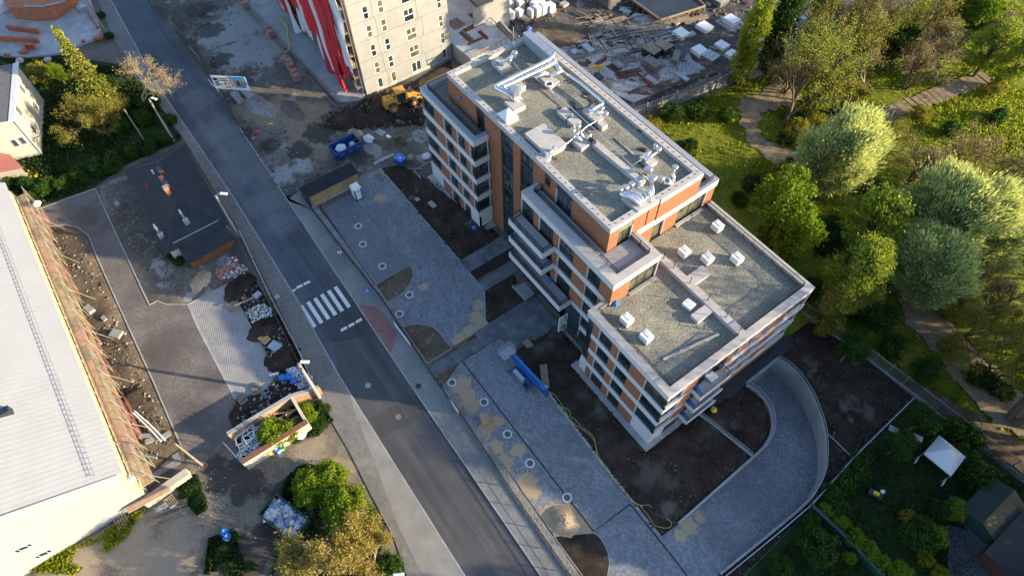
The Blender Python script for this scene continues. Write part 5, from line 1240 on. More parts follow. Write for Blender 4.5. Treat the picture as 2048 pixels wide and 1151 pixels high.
for k in range(230):
    px, py = random.uniform(1010,1640), random.uniform(-30,200)
    if py > 205-(px-1100)*.12 or (px < 1110 and py > 70): continue
    x, y = P(px,py,.4); o = link('piece', random.choice(cm_), ck, (x,y,.38), random.choice([0,.1,1.57,.8])+random.uniform(-.15,.15)); o.scale = (random.uniform(.4,2.6),random.uniform(.15,1.2),random.uniform(.06,.5))
def pile(name, c, n, L, ang, mt_, label, cat, w=.14, z=.45, spread=.8, stackh=.25):
    t = thing(name, label, cat, (*P(*c,z),z))
    for k in range(n):
        o = random.uniform(-spread,spread); a = ang+random.uniform(-.06,.06); dz = random.random()*stackh; b = MB(); dx, dy = math.cos(a)*L/2, math.sin(a)*L/2
        b.bar((-dx-math.sin(a)*o,-dy+math.cos(a)*o,dz),(dx-math.sin(a)*o,dy+math.cos(a)*o,dz+random.uniform(-.05,.05)),w,w*.7); b.build('beam' if 'plank' not in name else 'plank', mt_, t)
    return t
pile('beam_pile', (1192,136), 7, 2.3, 1.25, YELP, 'small pile of bright yellow beams on the slab', 'beams', .13, .45, .35)
pile('beam_pile', (1388,38), 9, 5.2, 1.25, WOODD, 'pale timber pile between the black formwork table and the footings', 'beams', .25, .2, .7)
pile('beam_pile', (1170,92), 10, 3.2, 1.2, DARK, 'dark bundle of bars at the left side of the slab', 'beams', .16, .45, .8)
pile('beam_pile', (1258,148), 16, 4.4, 1.2, RUST, 'rusty bundle of reinforcing bars near the pit in the slab', 'rebar', .1, .45, .8)
pile('beam_pile', (1300,60), 14, 8, 1.15, WOODG, 'long grey beams lying across the upper slab', 'beams', .22, .5, 1.6)
pile('beam_pile', (1340,40), 10, 7, 1.1, WOODD, 'brown planks lying beside the black formwork table', 'beams', .25, .5, 1.2)
b = MB(); b.rb(*P(1229,135,.45),.40,.44,2.2,1.8,.05); tag(b.build('slab_opening', BLACK), 'square dark opening in the foundation slab', 'opening')
b = MB(); b.rb(*P(1264,162,.45),.42,.50,1.0,.8,.05); b.rb(*P(1264,162,.45),.50,.52,.35,.3,.05); tag(b.build('drain_cover', DARK), 'small dark drain frame near the rusty bars', 'drain')
b = MB()
for k in range(500):
    x, y = P(random.uniform(1180,1380),random.uniform(70,170),.42)
    if inside(np.array([x]),np.array([y]),[(-74,66.5),(-58,63.8),(-55.6,65),(-54.4,78.5),(-63,79),(-70,80)])[0]: b.bar((x,y,.4),(x+random.uniform(-.1,.1),y,.4+random.uniform(.3,.7)),.035)
stuff(b.build('starter_bars', RUST), 'short rusty starter bars sticking out of the slab', 'rebar')
b = MB(); 
for k in range(5): b.bar((*P(1600+k*7,28+k*3,2),2),(*P(1625+k*6,40+k*3,2),2.3),.25)
tag(b.build('yellow_machine_arm', YEL), 'yellow machine arm seen through the bare branches', 'machine')
b = MB(); b.rb(*P(1660,45,1.5),0,2.2,9,6,.3); tag(b.build('site_hut', STEEL), 'grey site hut behind the bare trees at the top', 'hut')
# edge of the site: concrete wall slab fence with mesh top
FN = thing('panel_fence', 'pale precast panel fence with a mesh top between park and building site', 'fence')
FNL = [(-53.0,60.2),(-52.2,63.9),(-51.3,69.5),(-50.7,74.8),(-50.0,81.0),(-48.4,85),(-47.2,88.5),(-47,94.5),(-47,100.4),(-46,108),(-45,116)]
for i in range(len(FNL)-1):
    a, c = FNL[i], FNL[i+1]; n = max(1,round(math.dist(a,c)/2.6))
    for k in range(n):
        p = (a[0]+(c[0]-a[0])*k/n, a[1]+(c[1]-a[1])*k/n); q = (a[0]+(c[0]-a[0])*(k+1)/n, a[1]+(c[1]-a[1])*(k+1)/n)
        for h in range(4): b = MB(); b.bar((*p,.3+h*.5),(*q,.3+h*.5),.07,.485); b.build('panel', CONC, FN)
        b = MB(); b.bar((*p,-.1),(*p,3.1),.14); b.bar((p[0]+.4,p[1],.2),(*p,2.6),.05); b.build('post', ZINC, FN)
        m_ = MB()
        for j in range(11): t = j/11; m_.bar((p[0]+(q[0]-p[0])*t,p[1]+(q[1]-p[1])*t,2.1),(p[0]+(q[0]-p[0])*t,p[1]+(q[1]-p[1])*t,2.9),.02)
        for h in (2.15,2.5,2.88): m_.bar((*p,h),(*q,h),.02)
        m_.build('mesh_panel', ZINC, FN)
# palisade fence of the garden side
PF = thing('palisade_fence', 'galvanised palisade fence running down the right side of the plot', 'fence')
PFL = [(-13.8,55.3),(-9.5,55.75),(-5.5,56.3),(-1.5,56.7),(2.5,57.1),(7,57.4),(11.5,57.8),(16,58.2),(20,58.6)]
b = MB(); b.bar((0,0,0),(0,0,1.95),.06,.03); pk = b.build('picket', ZINC, PF); first = True; tot = 0
for i in range(len(PFL)-1):
    a, c = Vector((*PFL[i],0)), Vector((*PFL[i+1],0))
    n = int((c-a).length/.145)
    for k in range(n):
        p = a+(c-a)*(k/n)
        if first: pk.location = p+Vector((0,0,.25)); first = False
        else: link('picket', pk.data, PF, p+Vector((0,0,.25)))
    for t in (0,.5): p = a+(c-a)*t; b = MB(); b.bar(p-Vector((0,0,.1)),p+Vector((0,0,2.3)),.09); b.build('post', ZINC, PF)
    b = MB(); b.bar(a+Vector((0,0,.5)),c+Vector((0,0,.5)),.04); b.bar(a+Vector((0,0,2.0)),c+Vector((0,0,2.0)),.05); b.build('rail', ZINC, PF)
    b = MB(); b.bar(a+Vector((0,0,.1)),c+Vector((0,0,.1)),.1,.35); b.build('base_board', CONC2, PF)
GF = thing('garden_fence', 'thin pale rail fence between the ramp strip and the dark garden', 'fence'); gl = PP([(1822,800),(1700,920),(1618,1012),(1560,1062),(1440,1160)])
for i in range(len(gl)-1):
    a, c = Vector((*gl[i],0)), Vector((*gl[i+1],0)); L = (c-a).length; n = max(1,round(L/2.5)); b = MB(); b.bar(a+Vector((0,0,1.2)),c+Vector((0,0,1.2)),.06); b.bar(a+Vector((0,0,.1)),c+Vector((0,0,.1)),.08,.2); b.build('rail', ZINC, GF)
    for k in range(n): p = a+(c-a)*(k/n); b = MB(); b.bar(p,p+Vector((0,0,1.3)),.06); b.build('post', ZINC, GF)
    m_ = MB()
    for k in range(int(L/.2)): p = a+(c-a)*(k*.2/L); m_.bar(p+Vector((0,0,.2)),p+Vector((0,0,1.15)),.012)
    m_.build('mesh', ZINC, GF)
b = MB(); q = PP([(1655,870),(1706,920)]); b.bar((*q[0],.35),(*q[1],.35),.06); b.bar((*q[0],0),(*q[0],.4),.06); b.bar((*q[1],0),(*q[1],.4),.06); tag(b.build('barrier_rail', ZINC), 'short single rail crossing the soil strip beside the ramp', 'rail')
q = PP([(1620,1010),(1690,1075),(1775,1165)], .8); b = MB()
for i in range(2): b.bar((*q[i],.6),(*q[i+1],.6),.35,1.3)
tag(b.build('green_screen', GRND), 'dark green screen dividing the two gardens', 'screen')
# street side fence
SF = thing('street_fence', 'low dark bar fence with posts between pavement and plaza', 'fence')
for i in range(len(fl)-1):
    if i in (): continue
    a, c = Vector((fl[i].x,fl[i].y,.1)), Vector((fl[i+1].x,fl[i+1].y,.1)); L = (c-a).length; n = max(1,round(L/2.5))
    for k in range(n):
        p, q = a+(c-a)*(k/n), a+(c-a)*((k+1)/n); b = MB(); b.bar(p,p+Vector((0,0,1.35)),.08); b.build('post', DARK, SF)
        b = MB(); b.bar(p+Vector((0,0,.1)),q+Vector((0,0,.1)),.06,.2); b.build('base_board', CONC2, SF)
        m_ = MB()
        for h in (.25,.65,1.05,1.28): m_.bar(p+Vector((0,0,h)),q+Vector((0,0,h)),.03)
        for j in range(int((q-p).length/.1)): r_ = p+(q-p)*(j*.1/(q-p).length); m_.bar(r_+Vector((0,0,.2)),r_+Vector((0,0,1.3)),.014)
        m_.build('mesh_panel', DARK, SF)
for (a, c, l) in (((790,652),(822,694),'white banner hung on the street fence opposite the red paving'),((893,790),(918,830),'white banner hung on the street fence beside the pallet table')):
    q = PP([a,c]); b = MB(); b.bar((*q[0],.75),(*q[1],.75),.04,1.1); tag(b.build('fence_banner', WPLAST), l, 'banner')
# precast fence on the left pavement edge
LF = thing('concrete_fence', 'weathered grey concrete fence along the left pavement', 'fence'); lf = PP([(486,475),(545,600),(600,705),(640,792)])
for i in range(3):
    a, c = Vector((*lf[i],0)), Vector((*lf[i+1],0)); n = round((c-a).length/2.1)
    for k in range(n):
        p, q = a+(c-a)*(k/n), a+(c-a)*((k+1)/n); b = MB(); b.bar(p,p+Vector((0,0,1.75)),.14); b.build('post', CONC2, LF)
        for h in range(3): b = MB(); b.bar(p+Vector((0,0,.3+h*.5)),q+Vector((0,0,.3+h*.5)),.07,.48); b.build('panel', CONC2, LF)
# ------------------------------------------------------------------ hall with the white roof
HL = thing('hall', 'large hall with a white ribbed metal roof and white gable wall', 'building')
def hz(y): return 6.55+(-20.3-y)*.47
b = MB(); b.add([(-39.9,-20.7,0),(-39.9,-37,0),(-39.9,-37,hz(-37)),(-39.9,-20.7,6.55),(-90.5,-20.7,0),(-90.5,-37,0),(-90.5,-37,hz(-37)),(-90.5,-20.7,6.55)],[(0,3,2,1),(4,5,6,7),(0,4,7,3)])
b.build('wall', plain('white_cladding', (.31,.315,.325), .8, var=.05), HL)
b = MB(); b.add([(-39.88,-20.6,6.75),(-39.88,-37,hz(-37)+.2),(-40.5,-37,hz(-37)+.2),(-40.5,-20.6,6.75),(-39.88,-20.6,6.3),(-39.88,-37,hz(-37)-.3),(-40.5,-37,hz(-37)-.3),(-40.5,-20.6,6.3)],[(3,2,1,0),(0,1,5,4),(2,3,7,6),(0,4,7,3)]); b.build('parapet', CAP, HL)
b = MB(); y0, y1 = -20.25, -37.0; w = .62
b.add([(.01,y0,hz(y0)),(w-.01,y0,hz(y0)),(w-.01,y1,hz(y1)),(.01,y1,hz(y1)),(.01,y0,hz(y0)-.06),(w-.01,y0,hz(y0)-.06),(0,y0,hz(y0)+.032),(.03,y0,hz(y0)+.032),(.03,y1,hz(y1)+.032),(0,y1,hz(y1)+.032)],[(0,1,2,3),(0,4,5,1),(6,7,8,9),(7,1,2,8)])
rp = b.build('roof_panel', ROOFW, HL); rp.location = (-41.15,0,-.12)
for k in range(1,80): link('roof_panel', rp.data, HL, (-41.15-k*w,0,-.12))
b = MB()
for i in range(2):
    y = -22.2-i*.28; b.bar((-41.2,y,hz(y)+.25),(-90,y,hz(y)+.25),.035)
for k in range(68): x = -41.4-k*.72; b.bar((x,-22.1,hz(-22.1)-.1),(x+.12,-22.55,hz(-22.5)+.3),.03); b.bar((x,-22.2,hz(-22.2)+.25),(x,-22.48,hz(-22.48)+.25),.03)
b.build('snow_guard', ZINC, HL)
for (y, z) in ((-30.75,4.9),(-30.75,3.6),(-31.9,2.0)): pass
for (px, py) in ((38,1097),(55,1089),(78,1109),(94,1101)):
    d = AF*FL+AR*(px-1024)+AD*(py-575.5); t = -39.9/d[0]; y, z = d[1]*t, 72+d[2]*t
    b = MB(); b.bx(-39.92,-39.78,y-.42,y+.42,z-.42,z+.42); fo = b.build('window', WPLAST, HL)
    b = MB(); b.bx(-39.79,-39.76,y-.3,y-.03,z-.3,z+.3); b.bx(-39.79,-39.76,y+.03,y+.3,z-.3,z+.3); b.build('pane', GLASS, fo)
x_, y_ = P(12,830,9.3); b = MB(); b.rb(x_,y_,8.6,10.2,.75,1.5,0); b.build('roof_window_frame', DARK, HL); 
b = MB(); b.rb(x_,y_,10.2,10.23,.5,1.2,0); b.build('roof_window_pane', GLASS, HL)
b = MB(); 
for k in range(12): x = -43-k*3.9; b.bx(x,x+1.3,-20.7,-20.62,3.2,5.6)
b.build('painted_strip', plain('yellowed_insulation',(.50,.42,.26),.8,var=.2), HL)
b = MB(); b.bx(-90,-39.9,-20.72,-20.6,0,6.4); b.build('side_wall', plain('insulation_wall',(.52,.45,.30),.85,var=.12), HL)
# scaffold along the hall
HS = thing('scaffold', 'long timber decked scaffold with torn orange netting along the white hall', 'scaffold')
b = MB(); n_ = 20
for k in range(n_+1):
    x = -40.4-k*2.45
    for y in (-20.35,-18.95): b.bar((x,y,0),(x,y,5.4),.05)
    for z in (2,4): b.bar((x,-20.35,z+.1),(x,-18.95,z+.1),.05)
    if k%3 == 0: b.bar((x,-18.95,3.6),(x+.5,-17.3,0),.045)
    if k%2 and k < n_: b.bar((x,-18.95,.3),(x-2.45,-18.95,2.2),.04); b.bar((x,-18.95,2.3),(x-2.45,-18.95,4.2),.04)
for z in (2.7,4.7,5.2): b.bar((-40.4,-18.95,z),(-89.4,-18.95,z),.045)
b.build('tube_frame', plain('yellowish_tube',(.36,.34,.27),.6,.2), HS)
dz_ = plain('pinkish_board',(.36,.23,.16),.85,var=.3,sc=2); meb = []
for mt_ in (WOODD, dz_, plain('straw_board',(.34,.27,.17),.85,var=.3,sc=2)):
    b = MB(); b.bx(-1.2,1.2,-.21,.21,-.03,.03); o = b.build('deck_board', mt_); meb.append(o.data); bpy.data.objects.remove(o)
for k in range(20):
    c_ = random.choice(meb)
    for j, y in enumerate((-20.1,-19.65,-19.2)):
        for z in (2.1,4.2): link('deck_board', c_ if random.random() < .8 else random.choice(meb), HS, (-41.6-k*2.45+random.uniform(-.03,.03),y,z+random.uniform(0,.03)))
V = []; F = []
for i in range(61):
    x = -46-i*.7
    for j in range(7): V.append((x,-18.85+.1*math.sin(i*.9+j)+.2*math.sin(i*.23),.8+j*.45+.12*math.sin(i*.7)))
for i in range(60):
    for j in range(6):
        if math.sin(i*.37)+math.sin(j*1.3+i*.11) > .2: F.append((i*7+j,(i+1)*7+j,(i+1)*7+j+1,i*7+j+1))
b = MB(); b.add(V,F); m_, t_, b_ = newmat('see_through_netting'); b_.inputs['Base Color'].default_value = (.42,.17,.13,1); b_.inputs['Alpha'].default_value = .28; b_.inputs['Roughness'].default_value = .9
b.build('safety_net', m_, HS)
sack('white_sack', (*P(75,408,4.5),4.3), .5, BIGBAG, 'white sack on the far end of the hall scaffold', sz=.7); sack('white_sack', (*P(262,958,4.5),4.3), .45, BIGBAG, 'crumpled white sheet on the near end of the hall scaffold', sz=.5)
# low walls and boards at the hall corner
b = MB(); b.bar((-39.3,-21.1,0),(-39.7,-16.0,0),.9,2.6); tag(b.build('garden_wall', STUCCO), 'yellowish low wall running out from the hall corner', 'wall')
pile('plank_pile', (300,1000), 5, 4.5, 1.5, dz_, 'reddish planks lying on the low wall at the hall corner', 'planks', .3, 1.4, .4)
pile('batten_pile', (345,1020), 10, 3.5, 1.3, WOODG, 'tangle of grey battens in front of the hall corner', 'battens', .08, .2, .8, .5)
def pallet(c, ang, label, z=.08, mt_=WOODD, tilt=0, grp=None, s=1.0):
    t = thing('wooden_pallet', label, 'pallet', (*P(*c,z),z), ang, grp); t.scale = (s,)*3
    for k in range(5): b = MB(); b.bx(-.6,.6,-.4+k*.18,-.3+k*.18,.11,.14); b.build('board', mt_, t)
    b = MB(); 
    for k in (-.5,0,.5): b.bx(k-.06,k+.06,-.42,.42,0,.11)
    b.build('runner', mt_, t); 
    if tilt: t.rotation_euler = (tilt,0,ang)
    return t
pallet((243,1040),.1,'pallet leaning by the foot of the white hall wall',.15,WOODD,s=1.5); pallet((343,1003),.2,'warm brown pallet with white pipes beside the hall corner',.2,PINE,s=1.2)
pallet((484,797),.1,'grey pallet at the lower left edge of the openwork parking',.15,WOODD,s=1.2); pallet((513,778),-.2,'grey pallet at the lower edge of the openwork parking, nearer the road',.15,WOODD,s=1.2)
pallet((529,678),.3,'light pallet beside the bluish board on the rubble strip',.3,PINE,s=1.2); pallet((467,614),.2,'pile of pallet wood with a long beam on the openwork parking',.15,WOODD,s=1.3)
pallet((760,353),.1,'small wooden pallet on the paving beside the portable toilet',.15,WOODD,s=1.1)
b = MB(); p_, q_ = P(340,1016,.5), P(355,1005,.5); b.tube([(*p_,.5),(*q_,.5)],.1); tag(b.build('white_pipe', WPLAST), 'white pipe lying on the warm brown pallet', 'pipe')
for c, l in (((320,1018),'left grey stone bag near the hall corner'),((330,1012),'right grey stone bag near the hall corner')): sack('stone_bag', (*P(*c,.2),.1), .4, WHITE2, l, sz=.6)
for i, ((a0,a1),l) in enumerate(((((266,825),(322,882)),'upper one of the two long white pipes on the excavated soil'),(((270,822),(330,879)),'lower one of the two long white pipes on the excavated soil'))):
    b = MB(); b.tube([(*P(*a0,.9),.9),(*P((a0[0]+a1[0])/2,(a0[1]+a1[1])/2-2,.8),.85),(*P(*a1,.9),.9)], .09); tag(b.build('long_pipe', WPLAST), l, 'pipe', 'white pipes on the excavated soil')
def slabth(name, c, w, d, h, a, mt_, label, z=.3, cat='slab', tilt=0):
    b = MB(); b.rb(0,0,0,h,w,d); o = b.build(name, mt_); o.location = (*P(*c,z),z); o.rotation_euler = (tilt,0,a); return tag(o, label, cat)
for a in (('concrete_block',(181,620),1.3,.8,.5,.3,CONC,'pale block upper left on the sunlit excavated soil',.5),('concrete_block',(234,669),1.4,1.1,.4,.7,CONC,'larger pale block with a dark gap behind it on the excavated soil',.5),('concrete_block',(209,637),.8,.5,.25,.2,CONC,'small flat pale block between the two larger ones',.5),
          ('concrete_block',(295,872),1.6,.5,.3,1.0,CONC,'grey slab in the rubble at the end of the white pipes',.5),('concrete_block',(305,880),1.4,.5,.3,1.3,CONC2,'second grey slab in the rubble at the end of the white pipes',.5),('concrete_block',(301,912),1.7,.4,.25,.8,CONC,'grey beam piece in the rubble near the paved strip',.5),('concrete_block',(332,871),1.1,.6,.25,1.6,CONC,'pale slab against the driveway kerb',.4),
          ('white_box',(288,928),.8,.4,.3,.9,WPLAST,'small white box by the end of the excavated soil',.4),('concrete_block',(235,408),.9,.6,.3,.1,CONC,'single pale block between driveway and black roofed house',.2),('foam_sheet',(550,692),1.5,1.2,.1,.4,ZINC,'bluish square board on the rubble strip',.4),('board',(554,708),1.5,.9,.08,.9,WOODG,'brown grey board leaning beside the bluish board',.5),
          ('pale_board',(528,783-2),1.1,1.0,.06,.1,CONC2,'pale square sheet beside the pallets at the parking edge',.1),('grey_box',(516,592),.8,1.0,.4,.3,ZINC,'grey box behind the long beam on the rubble strip',.4),('white_block',(549,749),1.1,.3,.25,1.2,WPLAST,'white bar on the kerb near the blue bags',.15),('pavement_slab',(554,593),.6,.6,.05,.3,ZINC,'bluish metal plate on the left pavement',.11),
          ('timber_board',(1058,690),1.7,.9,.06,.05,WOODD,'short pale board at the edge of the dark slabs',.25),('timber_board',(1089,752),3.2,.9,.06,-.55,WOODD,'long pale board on the dark soil beside the lift',.35),('small_pad',(1087,777),.8,.7,.3,.8,WPLAST,'small white box by the kerb beside the lift',.2),
          ('concrete_slab',(475,197),2.9,1.0,.5,.05,CONC,'left pale slab lying at the foot of the billboard',.6),('concrete_slab',(495,190),2.9,1.1,.7,.08,CONC,'right pale slab lying at the foot of the billboard',.6),('concrete_slab',(502,192),2.0,1.0,.5,.4,CONC2,'third slab half under the right one at the billboard foot',.3),
          ('stone_step',(865,410),1.3,.7,.25,.1,CONC2,'pale step slab at the plaza edge by the dark soil',.1),('stone_step',(835,400),.6,.6,.2,.1,CONC2,'small slab next to the step slab',.1),('site_board',(777,273),.9,.5,.05,.2,WPLAST,'small white board beside the white big bag',.3),('stone_slab',(761,266),1.5,1.1,.2,.3,CONC2,'grey slab beside the white big bag',.2)): 
    slabth(*a[:8], z=a[8])
b = MB(); b.bar((*P(470,612,.7),.9),(*P(511,596,1),1.3),.18); tag(b.build('long_beam', WOODG), 'long beam resting on the pallet pile at the openwork parking', 'beam')
for c, r_, l in (((566,757),.5,'left one of the three blue rubbish bags'),((578,755),.5,'middle one of the three blue rubbish bags'),((589,764),.45,'right one of the three blue rubbish bags')): sack('rubbish_bag', (*P(*c,.3),.25), r_, BLUEL, l, 'rubbish bag', .8, 'blue rubbish bags by the concrete fence')
for q, n in (([(575,740),(600,735),(625,755),(630,775),(600,780),(585,765)],800),([(498,620),(530,610),(545,620),(550,635),(525,640),(505,650)],420),([(440,560),(490,530),(500,545),(470,560)],160)):
    rocks('white_debris', PP(q), n, .05, .24, [WPLAST,BIGBAG,STL], .45, 'heap of white plaster debris', 'debris')
rocks('brick_debris', PP([(432,545),(455,530),(462,555),(440,560)]), 120, .15,.45,[TERRA,REDB,STN],.35,'heap of broken bricks near the brown shed','debris'); rocks('brick_debris', PP([(450,520),(475,515),(480,540),(455,538)]), 90, .15,.6,[ZINC,TERRA,STN],.35,'heap of grey blocks and bricks by the fence start','debris')
mound('sand_heap', P(402,562), 1.7, .5, SAND, 1.2, .5, 4, label='small pale sand heap beside the brown shed', cat='sand heap')
mound('soil_heap_or_shade', P(480,575), 1.9, .9, SOIL, 1.2, .5, 5, z=.1, label='upper dark soil heap behind the concrete fence', cat='soil heap'); mound('soil_heap_or_shade', P(532,657), 1.9, .9, SOIL, 1.2, .5, 6, z=.1, label='middle dark soil heap behind the concrete fence', cat='soil heap'); mound('soil_heap_or_shade', P(566,718), 1.9, .9, SOIL, 1.2, .3, 7, z=.1, label='lower dark soil heap beside the lamp post', cat='soil heap')
sack('yellow_drum', (*P(1427,820,.4),.3), .4, YELP, 'small yellow drum lying by the spur wall under the side balconies', 'drum')
mound('gravel_heap', P(520,215), 4.0, 1.2, PALE, .55, .3, 8, z=.1, label='long pale gravel heap running from the billboard', cat='gravel heap'); mound('sand_heap', P(585,222), 3.4, .6, BASE, .45, .2, 9, z=.2)
for (c, r_, l) in (((838,272),1.0,'pale grey heap left of the apartment corner'),((745,300),1.4,'pale grey heap below the white big bag')): mound('ash_heap', P(*c), r_*1.4, .5, PALE, .6, .3, 11, z=.2, label=l, cat='ash heap')
mound('soil_heap_or_shade', P(795,288), 1.8, .8, SOILB, 1, 0, 12, z=.1, label='brown soil heap between big bag and blue compressor', cat='soil heap'); mound('sand_heap', P(712,268), 1.6, .6, SAND, .6, .3, 13, z=.2, label='small sand heap behind the blue container', cat='sand heap')
# ------------------------------------------------------------------ dark roofed house
HO = thing('dark_roof_house', 'single storey house with a dark hipped roof right beside the road', 'house')
ze = 2.7; c0 = [(-87.2,-6.7),(-87.2,2.35),(-68.7,1.6),(-68.9,-7.1)]
b = MB(); b.prism([(-86.6,-6.2),(-86.6,1.9),(-69.2,1.2),(-69.3,-6.7)],0,ze); b.build('wall', STUCCO2, HO)
rA, rB = (-82.6,-2.3,5.4), (-74.2,-2.6,5.4); rc = [(x,y,ze) for x,y in c0]
rf = MB(); rf.add([*rc,rA,rB],[(1,0,4),(0,3,5,4),(3,2,5),(2,1,4,5)]); rf.add([(x,y,ze-.15) for x,y in c0]+rc,[(0,1,5,4),(1,2,6,5),(2,3,7,6),(3,0,4,7)]); roof_ = rf.build('roof', ROOFD, HO)
b = MB()
for i in range(4): b.bar(rc[i],rc[(i+1)%4],.16,.12)
b.build('gutter', DARK, roof_)
b = MB(); b.bar(rA,rB,.2,.08)
for i, e in ((0,rA),(1,rA),(2,rB),(3,rB)): b.bar(rc[i],e,.16,.06)
b.build('ridge_tile', DARK, roof_)
for (c, z, h, l) in (((322,342),4.9,1.1,0),((333,370),5.3,1.0,1),((335,381),5.2,1.2,2)):
    x, y = P(*c,z+.6); b = MB(); b.rb(x,y,z-.9,z+h,.75,.55,0); ch = b.build('chimney', TERRA, roof_)
    b = MB(); b.rb(x,y,z+h,z+h+.12,.85,.65,0); b.rb(x,y,z+h+.12,z+h+.13,.5,.3,0); b.build('chimney_cap', DARK if l < 2 else CONC, roof_)
for c, z in (((372,441),4.2),((322,470),3.3)):
    x, y = P(*c,z); b = MB(); b.tube([(x-.1,y,z-.6),(x-.1,y,z+1.7),], .16, 10); b.bar((x-.5,y,z+1.75),(x+.3,y,z+1.75),.2); b.rb(x,y,z-.5,z+.2,.7,.7); b.build('flue_pipe', ZINC, roof_)
x, y = P(308,347,4.8); b = MB(); b.cyl(x,y,4.2,5.5,.12); b.build('vent_pipe', WPLAST, roof_); x, y = P(295,373,4.2); b = MB(); b.cyl(x,y,3.5,4.8,.08); b.build('vent_pipe', PRED, roof_)
x, y = P(324,357,5.2); b = MB(); b.rb(x,y,4.9,5.5,.7,.6); b.build('chimney_cover', REDR, roof_)
b = MB(); q = PP([(346,487),(437,441)], 3.3); b.bar((*q[0],3.35),(*q[1],3.35),.1,.12); b.build('snow_guard', ZINC, roof_)
LT = thing('brown_shed', 'brown timber shed with a dark lean-to roof at the end of the house', 'shed')
b = MB(); b.add([(-68.9,-5.5,2.75),(-68.5,1.1,2.75),(-66.4,1.2,2.2),(-66.0,-5.6,2.2),(-68.9,-5.5,2.6),(-68.5,1.1,2.6),(-66.4,1.2,2.05),(-66.0,-5.6,2.05)],[(0,3,2,1),(3,7,6,2),(4,0,1,5),(0,4,7,3),(1,2,6,5)]); b.build('roof', ROOFD, LT)
b = MB(); b.add([(-66.7,-5.3,0),(-67.1,.9,0),(-67.1,.9,2.1),(-66.7,-5.3,2.1)],[(0,1,2,3)]); 
for k in range(24):
    y = -5.3+k*.26; x = -66.65-.4*(k/24); b = MB(); b.bx(x-.05,x,y+.01,y+.25,0,2.15+random.uniform(-.03,.03)); b.build('board', WOODB, LT)
# stucco house left
SH = thing('stucco_house', 'two storey weathered stucco house with a grey roof at the left edge', 'house')
g0 = Vector((-101.3,-16.1)); uu = Vector((-.961,.275)); vv = Vector((-.30,-.954)); HH = 7.25
def hp(a, c, z): q = g0+uu*a+vv*c; return (q.x,q.y,z)
b = MB(); b.add([hp(0,0,0),hp(0,14,0),hp(13.1,14,0),hp(13.1,0,0),hp(0,0,HH),hp(0,14,HH),hp(13.1,14,HH),hp(13.1,0,HH)],[(0,3,7,4),(2,1,5,6),(3,2,6,7)]); b.build('wall', STUCCO, SH)
b = MB(); b.add([hp(0,0,.8),hp(0,14,.8),hp(0,14,HH),hp(0,0,HH)],[(0,3,2,1)]); b.build('front_wall', STUCCO2, SH)
b = MB(); b.add([hp(-.08,-.05,0),hp(-.08,14,0),hp(-.08,14,.8),hp(-.08,-.05,.8),hp(0,14,.8),hp(0,0,.8)],[(0,3,2,1),(3,5,4,2)]); b.build('plinth', CONC2, SH)
b = MB(); b.add([hp(-.4,-.2,HH+.05),hp(13.4,-.2,HH+.05),hp(13.4,14,HH+1.0),hp(-.4,14,HH+1.0)],[(0,1,2,3)]); b.add([hp(-.4,-.2,HH-.1),hp(13.4,-.2,HH-.1),hp(-.4,14,HH+.85)],[(0,1,2)]); b.build('roof', plain('grey_roof_felt',(.10,.105,.11),.8,var=.3), SH)
b = MB(); b.bar(hp(-.4,.1,HH+.12),hp(13.4,.1,HH+.12),.8,.14); b.bar(hp(-.4,0,HH),hp(-.4,14,HH+.95),.16,.16); b.build('verge_capping', WHITE2, SH)
def wallhit(px, py, fr):
    d = AF*FL+AR*(px-1024)+AD*(py-575.5); o = Vector((0,0,72)); n = Vector((vv.x,vv.y,0)) if fr else Vector((uu.x,uu.y,0)); k = (Vector((g0.x,g0.y,0))-o).dot(n)/d.dot(n); q = o+d*k; r_ = Vector((q.x-g0.x,q.y-g0.y)); return r_.dot(uu), r_.dot(vv), q.z
for px, py in ((47,178),(73,212),(38,222),(66,257)):
    a_, c_, z = wallhit(px,py,True); b = MB(); b.add([hp(a_-.55,-.06,z-.85),hp(a_+.55,-.06,z-.85),hp(a_+.55,-.06,z+.85),hp(a_-.55,-.06,z+.85),hp(a_-.6,-.0,z-.9),hp(a_+.6,0,z-.9),hp(a_+.6,0,z+.9),hp(a_-.6,0,z+.9)],[(0,1,2,3),(0,4,5,1),(1,5,6,2),(2,6,7,3),(3,7,4,0)]); fo = b.build('window', WHITE2, SH)
    b = MB(); 
    for s_ in (-.27,.27): b.add([hp(a_+s_-.2,-.08,z-.72),hp(a_+s_+.2,-.08,z-.72),hp(a_+s_+.2,-.08,z+.72),hp(a_+s_-.2,-.08,z+.72)],[(0,1,2,3)])
    b.build('pane', GLASS, fo)
for px, py in ((30,286),(45,281)):
    a_, c_, z = wallhit(px,py,False); b = MB(); b.add([hp(-.06,c_-.4,z-.7),hp(-.06,c_+.4,z-.7),hp(-.06,c_+.4,z+.7),hp(-.06,c_-.4,z+.7),hp(0,c_-.45,z-.75),hp(0,c_+.45,z-.75),hp(0,c_+.45,z+.75),hp(0,c_-.45,z+.75)],[(0,1,2,3),(0,4,5,1),(1,5,6,2),(2,6,7,3),(3,7,4,0)]); fo = b.build('window', WHITE2, SH)
    b = MB(); b.add([hp(-.08,c_-.3,z-.6),hp(-.08,c_+.3,z-.6),hp(-.08,c_+.3,z+.6),hp(-.08,c_-.3,z+.6)],[(0,1,2,3)]); b.build('pane', GLASS, fo)
b = MB(); b.tube([hp(-.1,-.1,7.1),hp(-.1,-.1,.1)],.07); b.build('downpipe', WHITE2, SH)
RS = thing('red_roof_annex', 'small annex with a flat pinkish red roof at the left edge', 'annex')
